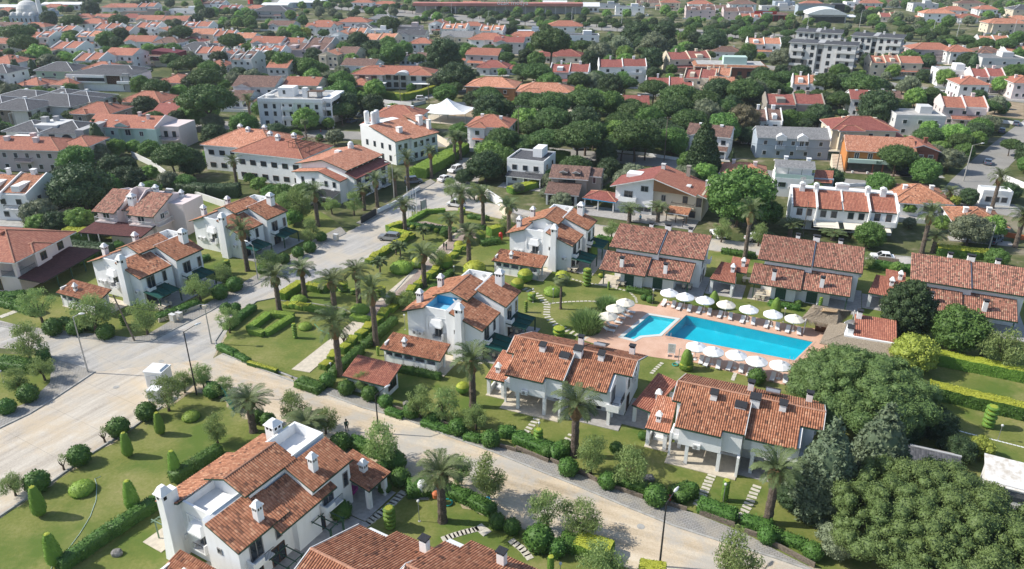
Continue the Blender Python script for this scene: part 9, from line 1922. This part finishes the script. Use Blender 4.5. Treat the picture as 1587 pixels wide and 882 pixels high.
# the worker on the road
def person(label, loc, rz, cloth, s=1.0, tool=False):
 J = {'hip': (0,0,.95), 'bel': (0,0,1.12), 'ch': (0,.02,1.36), 'nk': (0,.0,1.52), 'hd': (0,-.02,1.62), 'hd2': (0,-.02,1.74), 'sl': (-.19,0,1.44), 'el': (-.24,-.08,1.18), 'wl': (-.12,-.32,1.08), 'sr': (.19,0,1.44), 'er': (.27,-.05,1.18), 'wr': (.18,-.34,1.0), 'hl': (-.1,0,.9), 'kl': (-.12,-.1,.5), 'al': (-.12,.06,.09), 'tl': (-.12,-.12,.05), 'hr': (.1,0,.9), 'kr': (.12,.02,.5), 'ar': (.14,.2,.1), 'tr': (.14,.04,.05)}
 E_ = [('hip', 'bel'),('bel', 'ch'),('ch', 'nk'),('nk', 'hd'),('hd', 'hd2'),('ch', 'sl'),('sl', 'el'),('el', 'wl'),('ch', 'sr'),('sr', 'er'),('er', 'wr'),('hip', 'hl'),('hl', 'kl'),('kl', 'al'),('al', 'tl'),('hip', 'hr'),('hr', 'kr'),('kr', 'ar'),('ar', 'tr')]
 rad = {'hip': .15, 'bel': .14, 'ch': .16, 'nk': .06, 'hd': .09, 'hd2': .08, 'sl': .07, 'sr': .07, 'el': .05, 'er': .05, 'wl': .035, 'wr': .035, 'hl': .1, 'hr': .1, 'kl': .07, 'kr': .07, 'al': .05, 'ar': .05, 'tl': .04, 'tr': .04}
 ks = list(J); me = bpy.data.meshes.new('sk'); me.from_pydata([J[k] for k in ks],[(ks.index(a), ks.index(b)) for a, b in E_],[]); o = bpy.data.objects.new('sk', me); col.objects.link(o); sk = o.modifiers.new('s', 'SKIN'); o.modifiers.new('d', 'SUBSURF').levels = 1
 for i, k in enumerate(ks): me.skin_vertices[0].data[i].radius = (rad[k],) * 2; me.skin_vertices[0].data[i].use_root = k == 'hip'
 dg = bpy.context.evaluated_depsgraph_get(); m2 = bpy.data.meshes.new_from_object(o.evaluated_get(dg)); bpy.data.objects.remove(o); m2.materials.clear()
 for m_ in ('skin', cloth, 'clothdark'): m2.materials.append(M[m_])
 for p in m2.polygons: c = p.center; p.material_index = 0 if c.z > 1.5 or (c.y < -.26 and c.z > .9) else (1 if c.z > .95 else 2); p.use_smooth = True
 T = thing('person', label, 'person', loc, rz); T.scale = (s,) * 3; put('body', m2, T); h = MB(); h.lathe([(.11,1.66),(.115,1.74),(.08,1.82),(0,1.84)], 'hole',10); h.build('hair', T,(0,0,0))
 if tool: k = MB(); k.tube([(.15,-.3,1.35),(.0,-.75,.05)],.022, 'polewood',5); k.box(-.25,.2,-.8,-.72,.02,.08, 'rail'); o = k.build('rake', None, loc, rz); tag(o, 'rake held by the worker on the sandy road', 'rake')
 return T
person('person in dark green work clothes raking the sandy road', G(538,669,.05), R(20), 'clothgreen',1.05, True)
person('person in light blue shirt on the patio of the timber gable duplex', G(992,344,.15), R(-10), 'lblue')
person('person in dark clothes beside the table under the duplex tiled porch', G(1058,352,.15), R(60), 'clothdark')
person('left of two people standing on the park lawn', G(688,387,.02), R(60), 'clothdark',.95); person('right of two people standing on the park lawn', G(692,388,.02), R(-120), 'clothgreen',.95)

# ============================================================ LABELS
def relate(p, l):
 dx, dy = p[0] - l[0], p[1] - l[1]; v = Vector((l[0], l[1])).normalized(); f = dx * v.x + dy * v.y; s = dx * v.y - dy * v.x
 if abs(s) > abs(f) * 1.1: return 'right of' if s > 0 else 'left of'
 return 'behind' if f > 0 else 'in front of'
bpy.context.view_layer.update()
grp = {}
for o, desc in THINGS:
 if 'label' in o: continue
 p = o.location; l = min(LANDMARKS, key=lambda q: (q[0] - p.x) ** 2 + (q[1] - p.y) ** 2)
 grp.setdefault((desc or o.name.split('.')[0].replace('_', ' '), relate(p, l), l[2]),[]).append(o)
ORD = ['leftmost', 'second', 'third', 'fourth', 'fifth', 'sixth', 'seventh', 'eighth', 'ninth', 'tenth']
def clip(s):
 w = s.split()
 if len(w) > 16: s = ' '.join(w[:16])
 return s
for (d, rel, short), os_ in grp.items():
 k = max(0, len((d + rel + short).split()) + 5 - 16)
 if len(os_) == 1: os_[0]['label'] = clip(f'{d} {rel} {short}'); continue
 os_.sort(key=lambda o: screen(o.location)[0])
 for i, o in enumerate(os_):
  if i == 0: w = 'leftmost'
  elif i == len(os_) - 1: w = 'rightmost'
  else: w = (ORD[i] if i < 10 else f'{i + 1}th') + ' from left'
  o['label'] = clip(f'{d}, {w}, {rel} {short}')
print('things', len(THINGS), 'objects', len(bpy.data.objects), 'faces', sum(len(m.polygons) for m in bpy.data.meshes))
for o, d in THINGS:
 if len(o['label'].split()) > 16: print('LONG', o.name, o['label'])
print({k: sum(1 for o, d in THINGS if o.name.startswith(k)) for k in ('umbrella_pine', 'broadleaf_tree', 'evergreen_tree', 'olive_tree', 'leafy_tree')})
